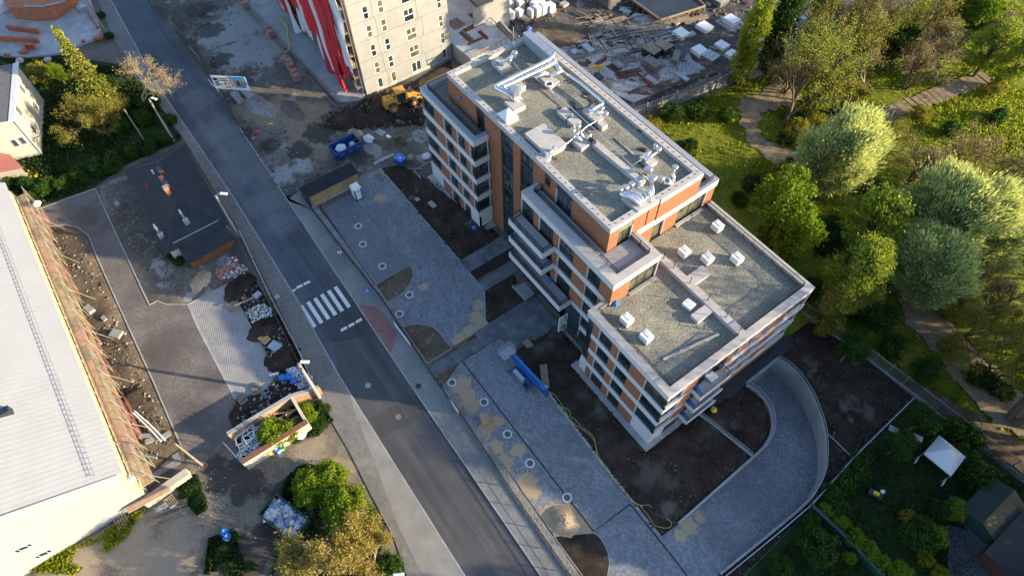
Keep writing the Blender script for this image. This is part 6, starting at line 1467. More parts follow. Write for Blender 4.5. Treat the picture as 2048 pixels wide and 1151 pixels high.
pq = [(46,335),(20,309),(-30,300),(-45,352)]; q = PP(pq,2.8); b = MB(); b.prism(q,2.65,2.8); b.build('roof', REDR, RS); b = MB(); b.prism([(x*.5+sum(p[0] for p in q)/8,y*.5+sum(p[1] for p in q)/8) for x,y in q],0,2.65) if False else b.prism([(sum(p[0] for p in q)/4+(x-sum(p[0] for p in q)/4)*.9,sum(p[1] for p in q)/4+(y-sum(p[1] for p in q)/4)*.9) for x,y in q],0,2.65); b.build('wall', STUCCO, RS)
# brick foundation site top left
BF = thing('brick_shell', 'new house shell of orange hollow blocks on a pale slab at the top left', 'building')
q = PP([(-20,108),(15,116),(60,118),(118,111),(175,88),(208,75),(160,-60),(-40,-60)]); b = MB(); b.prism(q,0,.4); b.build('floor_slab', CONC3, BF)
def bw(a, c, h, name='block_wall', z=.4, th=.4):
    p, r_ = P(*a,z), P(*c,z); n = max(1, round(math.dist(p,r_)/.5))
    for k in range(n):
        s_ = (p[0]+(r_[0]-p[0])*(k+.04)/n, p[1]+(r_[1]-p[1])*(k+.04)/n); e_ = (p[0]+(r_[0]-p[0])*(k+.96)/n, p[1]+(r_[1]-p[1])*(k+.96)/n)
        for i in range(max(1,round(h/.5))): b = MB(); hh = .48; b.bar((*s_,z+.25+i*.5),(*e_,z+.25+i*.5),th,hh); b.build('clay_block', TERRA, BF)
bw((18,60),(82,68),1.0); bw((0,82),(80,86),1.0); bw((-30,80),(0,82),1.0); bw((50,96),(56,108),1.0); bw((40,108),(56,108),.5); bw((54,98),(74,98),1.0); bw((10,112),(20,112),.5)
bw((178,28),(184,40),.5); bw((189,45),(197,58),.5); bw((188,80),(206,76),.5,th=.8); bw((203,66),(207,76),.5); bw((164,86),(172,84),.5)
q = PP([(35,42),(12,8),(0,-40),(165,-40),(158,18),(125,38),(117,44),(84,47)]); 
b = MB(); b.prism(q,.4,2.9,top=True); b.build('block_wall_mass', TERRA, BF)
for k in range(110):
    a = random.choice(range(len(q))); 
for i in range(12):
    for j in range(18):
        x, y = -140.0+0, 0
lo = np.min(np.array(q),0); hi = np.max(np.array(q),0); bb = MB(); bb.rb(0,0,0,.24,.48,.38); t0 = None; cnt = 0
for i in range(int((hi[0]-lo[0])/.55)):
    for j in range(int((hi[1]-lo[1])/.45)):
        x, y = lo[0]+i*.55, lo[1]+j*.45
        if inside(np.array([x]),np.array([y]),q)[0] and bdist(np.array([x]),np.array([y]),q)[0] > .3 and cnt < 290:
            X0, Y0 = x, y
            if t0 is None: t0 = bb.build('clay_block', TERRA, BF); t0.location = (x,y,2.9); 
            else: link('clay_block', t0.data, BF, (x,y,2.9+random.uniform(-.05,.02)))
            cnt += 1
b = MB(); r0, r1, r2 = P(48,12,3.2), P(85,13,3.2), P(130,2,3.2); b.bar((*r0,3.2),(*r1,3.2),.5,.12); b.bar((*r1,3.2),(*r2,3.2),.5,.12); b.build('ring_beam', CONC2, BF)
slabth('site_tub',(167,22),1.6,1.4,1.0,.2,ZINC,'grey rubble skip beside the orange block house at the road',.4,'skip'); slabth('white_cabin',(5,18),3,2.4,1.6,.3,WPLAST,'white sheeted box at the far left top corner',.2,'box')
b = MB(); p_ = P(214,68); b.tube([(*p_,0),(p_[0]-.2,p_[1],9)],[.16,.1],8); tag(b.build('utility_pole', CONC), 'pale pole beside the orange block house at the road', 'pole')
for c, l in (((42,125),'pink and white plastic wrap heap by the orange block house'),((98,124),'small pink plastic heap by the orange block house')): sack('plastic_heap', (*P(*c,.2),.2), .7, plain('pink_plastic',(.5,.33,.38),.7), l, 'plastic wrap', .6)
# ------------------------------------------------------------------ bin shelter
BH = thing('bin_shelter', 'shelter with a dark ribbed flat roof and yellow timber slats', 'shelter')
b = MB(); x0,x1,y0,y1 = -69.2,-66.7,12.4,20.6
b.bx(x0,x1,y0,y1,2.35,2.5); b.build('roof', ROOFR, BH)
for k in range(13): b = MB(); x = x0+.06+k*.195; b.bx(x,x+.09,y0,y1,2.5,2.56); b.build('roof_rib', ROOFD, BH)
for k in range(4):
    y = y0+.25+k*2.57; b = MB(); b.bx(x1-.42,x1-.3,y,y+.12,0,2.35); b.build('post', STEEL, BH); b = MB(); b.bx(x0+.1,x0+.22,y,y+.12,0,2.35); b.build('post', STEEL, BH)
    if k < 3:
        for j in range(5): b = MB(); b.bx(x1-.36,x1-.28,y+.2,y+2.5,.3+j*.4,.52+j*.4); b.build('slat', PINE, BH)
b = MB(); b.bx(x0+.1,x0+.15,y0+.2,y1-.2,.2,2.3); b.build('back_wall', DARK, BH); b = MB(); b.bx(x0,x1+.1,y0-.1,y0+.05,0,2.4); b.build('side_wall', DARK, BH); b = MB(); b.bx(x1-.4,x1-.2,y0+.1,y1,0,.25); b.build('kerb_plinth', CONC2, BH)
# portable toilet
PT = thing('portable_toilet', 'white and teal portable toilet in front of the shelter', 'portable toilet', (-64.7,18.9,.1), -.0)
b = MB(); b.bx(-.6,.55,-.6,.6,.1,2.15); b.build('cabin', TEAL, PT); b = MB(); b.bx(.55,.6,-.36,.36,.15,2.1); b.bx(-.5,.45,-.64,-.6,.3,2.05); b.build('door_panel', WPLAST, PT)
b = MB(); b.rb(0,0,2.15,2.5,1.3,1.3,0,.75,.85); b.build('roof', WPLAST, PT); b = MB(); b.bx(.6,.62,-.1,.1,1.55,1.8); b.bx(.6,.63,.15,.28,1.1,1.18); b.build('door_latch', DARK, PT); b = MB(); b.rb(0,0,0,.1,1.25,1.25); b.build('base', DARK, PT)
# walled enclosure with scrap
EN = thing('walled_enclosure', 'roofless walled yard with graffiti on its plastered front wall', 'wall enclosure'); z_ = 2.15
ex0, ex1, ey0, ey1 = -40.7, -36.4, -10.6, -2.65
ewall = plain('cream_plaster',(.52,.46,.38),.9,var=.18,sc=.8,bmp=.008); eold = plain('peeling_plaster',(.36,.22,.14),.9,var=.45,sc=1.4,bmp=.03)
b = MB(); b.bx(ex1-.3,ex1,ey0,ey1,0,z_); b.build('front_wall', ewall, EN); b = MB(); b.bx(ex0,ex0+.3,ey0,ey1,0,z_); b.build('back_wall', eold, EN); b = MB(); b.bx(ex0+.3,ex1-.3,ey1-.3,ey1,0,z_); b.build('end_wall', ewall, EN)
b = MB(); b.bx(ex0-.15,ex0+.35,ey0,ey1,z_,z_+.1); b.build('coping', CONC2, EN)
b = MB(); b.rb(0,0,0,.09,.62,.21); tl0 = None
for k in range(36):
    if tl0 is None: tl0 = b.build('coping_tile', BRN, EN); tl0.location = (ex1-.2,ey0+.15,z_)
    else: link('coping_tile', tl0.data, EN, (ex1-.2,ey0+.15+k*.22,z_+random.uniform(0,.015)))
b = MB(); b.bx(ex0+.3,ex1-.3,ey0,ey1-.3,0,.25); b.build('floor', SOIL, EN)
M_ = Matrix.Translation((ex1+.012,-8.0,1.3)) @ Matrix.Rotation(math.radians(90),4,'Z') @ Matrix.Rotation(math.radians(90),4,'X')
text3('graffiti', 'OSTROWER', .62, BLACK, M_, parent=EN, ext=.004)
M_ = Matrix.Translation((ex1+.012,-3.3,1.0)) @ Matrix.Rotation(math.radians(90),4,'Z') @ Matrix.Rotation(math.radians(90),4,'X'); text3('graffiti', 'GANG', .42, BLACK, M_, parent=EN, ext=.004)
for (y, z, c) in ((-6.0,1.2,BLACK),(-5.6,1.5,PRED),(-5.0,1.1,PRED),(-4.5,1.5,PRED),(-4.1,.9,BLACK),(-3.9,1.6,PRED),(-5.2,.7,PRED)):
    b = MB(); b.tube([(ex1+.01,y+.35*math.cos(a),z+.3*math.sin(a*1.5)) for a in np.linspace(0,5,12)], .03, 4); b.build('graffiti_scrawl', c, EN)
SCR = thing('scrap_heap', 'heap of old timber, planks and bent white frames inside the walled yard', 'scrap')
for k in range(44):
    x, y = random.uniform(ex0+.7,ex1-.8), random.uniform(-7.0,-3.3); a = random.choice([1.2,1.5,1.8,.4])+random.uniform(-.4,.4); L = random.uniform(.9,2.6); z = .4+random.random()*1.1; dx, dy = math.cos(a)*L/2, math.sin(a)*L/2; dz = random.uniform(-.25,.25)
    b = MB(); b.bar((x-dx,max(y-dy,ey0),z-dz),(x+dx,min(y+dy,ey1-.4),z+dz),random.choice([.08,.12,.2]),.06); b.build('plank', random.choice([WOODD,WOODG,WOOD,WOODB]), SCR)
for k in range(16):
    x, y, z = random.uniform(ex0+.9,ex1-1.0), random.uniform(-9.9,-7.3), .5+k*.07; a = random.uniform(0,3); w_, h_ = random.uniform(.7,1.3), random.uniform(.5,.9); c_, s_ = math.cos(a), math.sin(a); t_ = random.uniform(-.3,.3)
    qs = [(x+c_*u*w_-s_*v*h_, y+s_*u*w_+c_*v*h_, z+t_*u) for u, v in ((-1,-1),(1,-1),(1,1),(-1,1))]; qs = [(min(max(p[0],ex0+.4),ex1-.4),p[1],p[2]) for p in qs]
    b = MB()
    for i in range(4): b.bar(qs[i],qs[(i+1)%4],.09,.06)
    b.build('window_frame', WPLAST, SCR)
OW = thing('boundary_wall', 'old peeling brick wall joining the walled yard to the pavement', 'wall')
b = MB(); q = PP([(586,792),(640,757)],1.5); b.bar((ex0,ey1,.9),(-39.9,.35,.9),.35,1.8); b.build('wall', eold, OW); b = MB(); b.bar((ex0,ey1,1.85),(-39.9,.35,1.85),.5,.1); b.build('coping', CONC2, OW)
b = MB(); a_ = [(ex1,ey0,.1),(ex1,ey0,2.0),(ex0+.6,ey0-.8,2.0),(ex0+.6,ey0-.8,.1)]
for i in range(4): b.bar(a_[i],a_[(i+1)%4],.06)
b.bar(a_[0],a_[2],.05); tag(b.build('gate_frame', ZINC), 'open pale metal gate frame at the end of the walled yard', 'gate')
# wheelie bins
def wbin(c, mt_, ang, label, tilt=0):
    t = thing('wheelie_bin', label, 'bin', (*P(*c,.5),.04), ang, 'coloured wheelie bins'); b = MB(); b.rb(0,0,.08,1.0,.46,.56,0,1.2,1.15); b.build('body', mt_, t)
    b = MB(); b.rb(0,0,1.0,1.08,.58,.70,0,.9,.95); ld = b.build('lid', mt_, t); b = MB(); b.rb(0,.05,1.08,1.085,.22,.26); b.build('sticker', WPLAST, ld); b = MB(); b.bx(-.18,.18,-.335,-.325,.45,.8); b.build('label_patch', WPLAST, t)
    for s_ in (-1,1): b = MB(); b.tube([(s_*.2,.3,.1),(s_*.26,.3,.1)],.1,10); b.build('wheel', BLACK, t)
    return t
wbin((517,915),plain('black_plastic',(.03,.03,.033),.5),1.2,'black wheelie bin at the left end of the row'); wbin((529,908),BRN,1.2,'brown wheelie bin between the black and yellow ones'); wbin((541,904),YELP,1.3,'yellow wheelie bin in the middle of the row')
wbin((556,901),BLUEL,1.9,'blue wheelie bin standing slightly askew in the row'); wbin((565,895),GRN,1.3,'green wheelie bin at the right end of the row')
wbin((451,1064),BLUEL,.9,'upper of the two blue bins beside the yard track'); wbin((456,1074),BLUEL,.9,'lower of the two blue bins beside the yard track')
sack('cloth_heap', (*P(600,868,.3),.1), .8, BIGBAG, 'crumpled cream cloth by the walled yard', 'cloth', .5)
b = MB(); q = [P(*a) for a in ((441,1075),(475,1056),(480,1070),(467,1085))]; b.bar((*q[1],.1),(*q[2],.1),.15,.25); b.bar((*q[1],.1),(*q[0],.1),.15,.25); b.bar((*q[2],.1),(*q[3],.1),.15,.25); tag(b.build('kerb_frame', CONC), 'kerb corner round the two blue bins', 'kerb')
# rubbish container under the golden tree
def skip(name, q, h, mt_, label, ang=0, fill=None, ln=5.0, wd=2.2, loc=None, rust=False):
    t = thing(name, label, 'container', loc, ang); b = MB(); k = .12
    b.bx(-ln/2,ln/2,-wd/2,-wd/2+k,.15,h); b.bx(-ln/2,ln/2,wd/2-k,wd/2,.15,h); b.bx(-ln/2,-ln/2+k,-wd/2+k,wd/2-k,.15,h); b.bx(ln/2-k,ln/2,-wd/2+k,wd/2-k,.15,h); b.bx(-ln/2+k,ln/2-k,-wd/2+k,wd/2-k,.15,.3); b.build('tub', mt_, t)
    b = MB()
    for i in range(8): x = -ln/2+.2+i*(ln-.4)/7; b.bx(x-.05,x+.05,-wd/2-.07,-wd/2,.2,h-.1); b.bx(x-.05,x+.05,wd/2,wd/2+.07,.2,h-.1)
    b.bx(-ln/2,ln/2,-wd/2-.08,-wd/2,h-.12,h); b.bx(-ln/2,ln/2,wd/2,wd/2+.08,h-.12,h); b.build('rib', mt_, t); b = MB(); b.bx(-ln/2+.1,ln/2-.1,-.5,.5,0,.15); b.build('skid', BLACK, t)
    return t
sk1 = skip('blue_container', None, 1.5, BLUE, 'blue open waste container on the muddy ground', math.radians(92), ln=4.4, wd=2.4, loc=(-74.0,22.0,.2))
b = MB()
for k in range(3): b.bx(-1.6+k*1.4,-.7+k*1.4,-1.285,-1.27,.9,1.0); b.bx(-1.6+k*1.4,-.9+k*1.4,-1.285,-1.27,.7,.78)
b.build('lettering_strip', ZINC, sk1)
sack('white_sack', (-73.9,21.2,.6), .85, BIGBAG, 'white sack lying in the blue container', sz=.7); sack('white_sack', (-74.0,23.2,.6), .5, BIGBAG, 'small white sack at the far end of the blue container', sz=.7); sack('black_sack', (-74.2,23.8,.9), .45, BLACK, 'black sack in the corner of the blue container', sz=.7)
sk2 = skip('green_container', None, 1.3, GRND, 'green rimmed container full of white rubbish half under the golden tree', math.radians(20), ln=5.0, wd=2.6, loc=(*P(570,1035,.8),.05)); 
lo = Matrix.Translation(sk2.location) @ Matrix.Rotation(sk2.rotation_euler.z,4,'Z'); pts = np.array([tuple((lo @ Vector((random.uniform(-2.2,2.2),random.uniform(-1.1,1.1),0)))[:2]) for _ in range(420)])
rocks('white_rubbish', None, 0, .1, .7, [WPLAST,BIGBAG,BIGBAG,STL,STL,WHITE,BIGBAG,BLUEL], .85, 'white rubbish filling the green rimmed container', 'rubbish', pts=pts)
sack('big_bag', (*P(738,280,.6),.3), .85, BIGBAG, 'white big bag with green scraps near the blue container', 'big bag', .7); sack('big_bag', (*P(853,312,.5),.2), .65, BIGBAG, 'white big bag by the apartment block corner', 'big bag', .6)
# blue compressor and mixer
CP = thing('blue_compressor', 'blue wheeled site compressor box on the dark soil', 'compressor', (*P(801,324,.6),.15), .3); b = MB(); b.rb(0,0,.35,1.3,1.5,1.1); b.build('body', BLUE, CP); b = MB(); b.rb(0,0,1.3,1.42,1.6,1.2,0,.96,.96); b.build('lid', BLUEL, CP); b = MB(); b.rb(.1,0,1.42,1.44,.25,.2); b.build('sticker', WPLAST, CP)
for s_ in (-1,1): b = MB(); b.tube([(.2,s_*.6,.3),(.2,s_*.72,.3)],.3,12); b.build('wheel', BLACK, CP)
b = MB(); b.bar((.7,0,.4),(1.6,0,.25),.08); b.build('drawbar', DARK, CP)
MX = thing('concrete_mixer', 'small round concrete mixer next to the blue compressor', 'mixer', (*P(821,318,.6),.15), .6); b = MB(); b.tube([(0,0,.5),(.1,0,.9),(.3,0,1.3)],[.3,.5,.25],12); b.build('drum', plain('dusty_pink',(.27,.2,.2),.7), MX)
b = MB(); b.bar((-.5,-.4,0),(0,0,.6),.06); b.bar((-.5,.4,0),(0,0,.6),.06); b.bar((.6,0,0),(0,0,.6),.06); b.build('frame', DARK, MX); 
for s_ in (-1,1): b = MB(); b.tube([(-.5,s_*.45,.2),(-.5,s_*.53,.2)],.2,10); b.build('wheel', BLACK, MX)
slabth('mirror_board',(812,303),.7,.5,.05,.4,GRN,'small green board leaning by the mixer',.6,'board',.9)
pile('pole_pile', (830,337), 1, 2.4, .9, WOODD, 'single pale pole lying beside the mixer', 'pole', .08, .2, .1)
b = MB(); q = PP([(748,328),(788,308)],.2); b.bar((*q[0],.2),(*q[1],.2),.6,.25); tag(b.build('concrete_beam', CONC2), 'long grey concrete strip lying on the mud behind the shelter', 'beam')
q = PP([(828,342),(862,324),(868,362),(851,370)]); struct(MB().prism(q,-.02,.14).build('covered_pit', DARK)); kerb('kerb', q+q[:1], .1, 0, .2, CONC2)
# ------------------------------------------------------------------ wheel loader
WL = thing('wheel_loader', 'dusty yellow wheel loader on the dark earth bank', 'wheel loader', (*P(803,212,.6),.75), math.radians(80))
b = MB(); b.rb(-1.6,0,1.1,2.25,2.3,1.5,0,.93,.85); b.rb(-2.5,0,.7,1.6,.6,1.5); b.rb(-.9,0,.7,1.2,1.6,1.0); b.build('engine_hood', YEL, WL)
b = MB(); b.rb(1.6,0,.8,1.5,2.0,1.1); b.bar((1.2,-.45,1.5),(3.4,-.45,.6),.25,.4); b.bar((1.2,.45,1.5),(3.4,.45,.6),.25,.4); b.bar((1.3,0,1.7),(2.8,0,1.5),.25); b.build('front_frame', YEL, WL)
b = MB(); b.rb(.1,0,1.2,2.95,1.45,1.4,0,.92,.92); b.build('cab', GLASS, WL); b = MB(); b.rb(.1,0,2.95,3.12,1.75,1.7,0,.96,.96); b.build('cab_roof', YEL, WL); b = MB()
for u in (-1,1):
    for v_ in (-1,1): b.bar((.1+u*.7,v_*.68,1.2),(.1+u*.66,v_*.64,2.95),.09)
b.build('cab_pillar', DARK, WL)
for x in (-1.55,1.75):
    for s_ in (-1,1):
        b = MB(); b.tube([(x,s_*.8,.72),(x,s_*.86,.72),(x,s_*1.26,.72),(x,s_*1.32,.72)],[.6,.74,.74,.6],20); w_ = b.build('wheel', plain('dusty_tyre',(.13,.11,.085),.9) if x < 0 and s_ < 0 else BLACK, WL, smooth=False)
        b = MB(); b.tube([(x,s_*1.25,.72),(x,s_*1.34,.72)],.4,14); b.build('rim', YEL, w_)
        b = MB(); b.bar((x-.75,s_*1.02,1.3),(x-.35,s_*1.02,1.58),.5,.05); b.bar((x-.35,s_*1.02,1.58),(x+.35,s_*1.02,1.58),.5,.05); b.bar((x+.35,s_*1.02,1.58),(x+.75,s_*1.02,1.3),.5,.05); b.build('fender', DARK, WL)
b = MB(); b.cyl(-1.3,.3,2.2,2.9,.07); b.cyl(-1.0,-.3,2.2,2.4,.14); b.rb(-2.0,0,2.2,2.3,.15,.5); b.build('exhaust', BLACK, WL)
b = MB(); b.add([(3.2,-1.4,.9),(3.2,1.4,.9),(3.3,1.4,.05),(3.3,-1.4,.05),(4.2,-1.4,.05),(4.2,1.4,.05)],[(0,1,2,3),(3,2,5,4)]); b.add([(3.2,-1.4,.9),(3.3,-1.4,.05),(4.2,-1.4,.05),(3.2,1.4,.9),(3.3,1.4,.05),(4.2,1.4,.05)],[(0,1,2),(5,4,3)]); b.build('bucket', DARK, WL)
for s_ in (-1,1): b = MB(); b.rb(-2.8,s_*.55,1.0,1.25,.1,.3); b.build('tail_light', PRED, WL)
# blue boom lift
BL = thing('boom_lift', 'blue folded boom lift with a grey basket parked at the plaza edge', 'boom lift', (-26.9,21.1,.1), .06)
b = MB(); b.rb(-.3,0,.35,.8,3.0,1.1); b.build('chassis', BLUE, BL); b = MB(); b.rb(.5,0,.8,1.3,2.0,1.2,.05); b.build('turret', BLUE, BL)
b = MB(); b.bar((3.6,-.05,1.7),(-2.2,-.05,2.0),.34,.36); b.build('lower_boom', BLUE, BL); b = MB(); b.bar((3.5,.34,1.9),(-2.4,.25,2.35),.26,.28); b.build('upper_boom', BLUEL, BL); b = MB(); b.bar((3.7,.1,1.2),(3.4,.1,2.2),.5,.35); b.build('knuckle', BLUE, BL)
b = MB(); b.rb(-.4,-.75,.9,1.5,1.9,.55,.0,.9,.8); b.build('engine_cover', ZINC, BL)
for x in (-1.5,1.0):
    for s_ in (-1,1):
        b = MB(); b.bar((x,0,.5),(x+(.5 if x > 0 else -.5),s_*1.25,.35),.22); b.build('outrigger', BLUE, BL); b = MB(); b.tube([(x*.8,s_*.62,.35),(x*.8,s_*.85,.35)],.34,14); b.build('wheel', BLACK, BL)
b = MB(); x0, y0, z0 = -3.6, .1, 1.3
for z in (0,.55,1.1):
    qs = [(x0-.6,y0-.9,z0+z),(x0+.6,y0-.9,z0+z),(x0+.6,y0+.9,z0+z),(x0-.6,y0+.9,z0+z)]
    for i in range(4): b.bar(qs[i],qs[(i+1)%4],.06)
for u, v_ in ((-.6,-.9),(.6,-.9),(.6,.9),(-.6,.9),(0,-.9),(0,.9)): b.bar((x0+u,y0+v_,z0),(x0+u,y0+v_,z0+1.1),.06)
b.bx(x0-.6,x0+.6,y0-.9,y0+.9,z0-.04,z0); b.build('basket', ZINC, BL); b = MB(); b.bar((-2.4,.1,2.1),(-3.0,.1,1.4),.2); b.build('basket_arm', BLUE, BL)
# yellow cable
cb_ = [(1062,790),(1060,778),(1066,797),(1080,800),(1096,799),(1110,812),(1135,817),(1142,832),(1152,840),(1160,850),(1185,870),(1192,895),(1196,918),(1220,948),(1250,985),(1275,1008),(1300,1010),(1305,1028),(1335,1037),(1343,1048),(1335,1055),(1310,1050),(1296,1030),(1280,1010)]
cb2 = [(1095,784),(1105,785),(1118,800),(1130,820),(1140,838),(1150,848),(1170,862),(1188,880),(1195,905),(1205,925),(1235,965),(1265,1000),(1285,1012)]
b = MB()
def smooth(q, n=5):
    o = []
    for i in range(len(q)-1):
        p0, p1, p2, p3 = [Vector(q[max(0,min(len(q)-1,j))]) for j in (i-1,i,i+1,i+2)]
        for k in range(n): t = k/n; o.append(.5*((2*p1)+(p2-p0)*t+(2*p0-5*p1+4*p2-p3)*t*t+(3*p1-p0-3*p2+p3)*t**3))
    o.append(Vector(q[-1])); return o
for q in (cb_,cb2): b.tube(smooth([(*P(*a,.22),.24+.05*random.random()) for a in q]), .026, 5)
tag(b.build('yellow_cable', YELC), 'looping yellow cable lying along the plaza edge', 'cable')
b = MB(); b.tube([(*P(*a,.6),.8) for a in ((549,48),(560,40),(575,55),(577,80),(580,100),(570,108))], .09, 6); tag(b.build('yellow_hose', YELP), 'yellow hose hanging over the deck edge near the block stacks', 'hose')
# pallet table
PTb = thing('pallet_table', 'tall crate of stacked pallets with a flat board on top, on the sand', 'pallet', (*P(970,836,.9),.1), -.28)
b = MB(); b.rb(0,0,1.0,1.06,1.3,1.0); b.build('top_board', WOODD, PTb)
for k in range(6): b = MB(); b.rb(0,0,.12+k*.15,.19+k*.15,1.2,.95); b.build('board', WOOD, PTb)
b = MB(); 
for u in (-.5,0,.5):
    for v_ in (-.4,.4): b.rb(u,v_,0,1.0,.12,.12)
b.build('corner_block', WOODD, PTb)
# ------------------------------------------------------------------ street furniture
def lamp(base, h, reach, rd, label, r=.14, mt_=CONC, lean=(0,0)):
    x, y = base; t = thing('street_lamp', label, 'street lamp', (x,y,0), 0, 'street lamps along the road')
    b = MB(); b.tube([(0,0,0),(lean[0],lean[1],h)],[r*1.25,r*.8],10); b.build('pole', mt_, t); ax, ay = math.cos(rd), math.sin(rd); L = lean
    b = MB(); b.tube([(L[0],L[1],h-.3),(L[0]+ax*reach*.5,L[1]+ay*reach*.5,h+.45),(L[0]+ax*reach,L[1]+ay*reach,h+.6)], .04, 6); b.build('arm', ZINC, t)
    b = MB(); b.rb(L[0]+ax*(reach+.3),L[1]+ay*(reach+.3),h+.52,h+.68,1.0,.36,rd,.8,.7); b.build('lamp_head', WPLAST, t); b = MB()
    for k in (-.35,.35): b.cyl(L[0]+k,L[1],h-.6,h-.35,.06,6)
    b.bar((L[0]-.5,L[1],h-.65),(L[0]+.5,L[1],h-.65),.08); b.build('crossarm', DARK, t); return t
lamp((-92.1,1.3),8.4,1.0,.5,'street lamp beside the hedge, farthest up the road'); lamp((-68.1,1.9),8.8,1.0,.8,'street lamp at the house corner by the dark lean-to',.15)
lamp((-39.6,-.2),8.9,.5,.9,'street lamp with a thick sunlit pole at the end of the concrete fence',.2); x, y = P(785,1170,0); lamp(P(800,1185),9.0,1.0,1.0,'street lamp cut off by the bottom edge beside the golden tree')
b = MB(); p_ = P(290,283); b.tube([(*p_,0),(*p_,6.5)],[.12,.08],8); b.bar((p_[0]-.6,p_[1],6.0),(p_[0]+.6,p_[1],6.0),.08); tag(b.build('utility_pole', WOODG), 'weathered wooden pole with a crossbar in the shaded back garden', 'pole')
p_ = P(458,1045); b = MB(); b.tube([(*P(405,930),0),(*P(405,930),7.0)],[.14,.09],8); 
tag(b.build('utility_pole', WOODD), 'thin leaning pole in the weedy patch by the hall corner', 'pole')
def wire(a, c, sag=.5, r=.025): 
    a, c = Vector(a), Vector(c); return [a+(c-a)*t-Vector((0,0,sag*4*t*(1-t))) for t in np.linspace(0,1,9)]
b = MB(); b.tube(wire((-92.1,1.3,7.8),(-68.1,1.9,8.2)), .022, 4); b.tube(wire((-68.1,1.9,8.2),(-39.6,-.2,8.3)), .022, 4); b.tube(wire((-68.1,1.9,8.2),(-62,24,6)), .022, 4); tag(b.build('overhead_wire', BLACK), 'overhead wires strung between the street lamps', 'wire')
def sign(base, h, shape, label, face):
    t = thing('road_sign', label, 'road sign', (*base,.1)); b = MB(); b.tube([(0,0,0),(0,0,h)],.035,8); b.build('pole', ZINC, t); c_, s_ = math.cos(face), math.sin(face)
    M_ = Matrix.Rotation(face,4,'Z'); 
    def disc(r, x0, x1, n=20, sy=1, mt_=WPLAST, nm='plate', sq=False):
        V = []; 
        for x in (x0,x1):
            for k in range(n): a = 2*math.pi*k/n; V.append(M_ @ Vector((x, r*math.cos(a), h+r*math.sin(a))))
        b = MB(); b.add(V,[tuple(range(n-1,-1,-1)),tuple(range(n,2*n))]+[(k,(k+1)%n,n+(k+1)%n,n+k) for k in range(n)]); b.build(nm, mt_, t)
    def rect(y0,y1,z0,z1,x0,x1,mt_,nm):
        b = MB(); V = [M_ @ Vector((x,y,h+z)) for x in (x0,x1) for y,z in ((y0,z0),(y1,z0),(y1,z1),(y0,z1))]; b.add(V,[(3,2,1,0),(4,5,6,7),(0,1,5,4),(1,2,6,5),(2,3,7,6),(3,0,4,7)]); b.build(nm, mt_, t)
    if shape == 'round': disc(.36,0,.02,mt_=PRED); disc(.28,.02,.03,nm='inner_disc'); rect(-.06,.06,-.14,.14,.03,.036,BLACK,'symbol')
    else:
        rect(-.36,.36,-.36,.36,0,.02,PBLU,'plate'); b = MB(); b.add([M_ @ Vector((.026,y,h+z)) for y,z in ((-.28,-.24),(.28,-.24),(0,.26))],[(0,1,2)]); b.build('triangle', WPLAST, t)
        b = MB(); 
        for y,z,y2,z2 in ((0,.08,0,-.05),(0,-.05,-.09,-.2),(0,-.05,.09,-.2),(-.08,.0,.08,-.02)): b.bar(M_ @ Vector((.032,y,h+z)), M_ @ Vector((.032,y2,h+z2)), .035)
        b.build('walker_symbol', BLACK, t)
sign(P(687,525),2.3,'round','round red rimmed prohibition sign beside the street fence',-.35); sign(P(741,600),2.3,'square','blue pedestrian crossing sign beside the street fence',-.45)
b = MB(); b.rb(*P(515,267,.5),0,1.0,.25,.25); tag(b.build('warning_post', PRED), 'small red and white warning post on the mud', 'warning post'); b = MB(); b.rb(*P(541,246,.5),.2,.4,.7,.3,1); tag(b.build('orange_board', YELP), 'small orange plastic piece on the mud', 'board')
b = MB(); b.cyl(*P(1110,20,.5),.2,.7,.3,10); tag(b.build('orange_bucket', ORNET), 'orange bucket beside the wrapped block stacks', 'bucket')
# billboard
BB = thing('billboard', 'site billboard with a black title bar and a building picture on a steel mast', 'billboard')
p0 = P(424,152,4.5); base = P(484,196)
zt, zb_ = 5.6, 3.6
L0, L1 = Vector((*P(428,168,4.3),0)), Vector((*P(497,172,4.3),0)); d = (L1-L0); d.normalize(); nrm = Vector((d.y,-d.x,0)); L = (L1-L0).length
def bbq(u0,u1,z0,z1,o,mt_,nm,par=BB):
    b = MB(); a = L0+d*u0+nrm*o; c = L0+d*u1+nrm*o; b.bar((a.x,a.y,(z0+z1)/2),(c.x,c.y,(z0+z1)/2),.03,z1-z0); return b.build(nm, mt_, par)
H0, H1 = 3.4, 6.0
bd = bbq(0,L,H0,H1,0,WPLAST,'board')
bbq(.25,L*.46,H1-.95,H1-.4,.03,BLACK,'title_bar'); bbq(L*.5,L*.98,H1-1.5,H1-.05,.03,plain('printed_sky',(.03,.28,.55),.5),'sky_print'); bbq(L*.62,L*.93,H0+.5,H1-.5,.045,ZINC,'building_print'); bbq(L*.7,L*.78,H0+.9,H1-.8,.06,DARK,'window_print'); bbq(L*.53,L*.58,H0+.6,H1-.5,.05,YEL,'orange_print')
for k in range(4): bbq(.3,.3+.8-.1*k,H0+1.35-.25*k,H0+1.5-.25*k,.03,GRND,'text_line')
bbq(L*.3,L*.48,H0+.35,H0+.6,.03,YEL,'orange_print'); bbq(L*.33,L*.38,H0+.8,H0+1.5,.03,BRN,'photo_print'); bbq(L*.42,L*.47,H0+.8,H0+1.5,.03,YEL,'photo_print'); bbq(L*.16,L*.27,H0+.7,H0+1.2,.03,ZINC,'photo_print')
for k in range(10): bbq(.9+k*.2,1.02+k*.2,H1-.75,H1-.58,.05,WPLAST,'title_letter')
b = MB(); mid = L0+d*(L*.55)-nrm*.2
for s_ in (-.25,.25): q = mid+d*s_; b.bar((q.x,q.y,0),(q.x,q.y,H1-.3),.12)
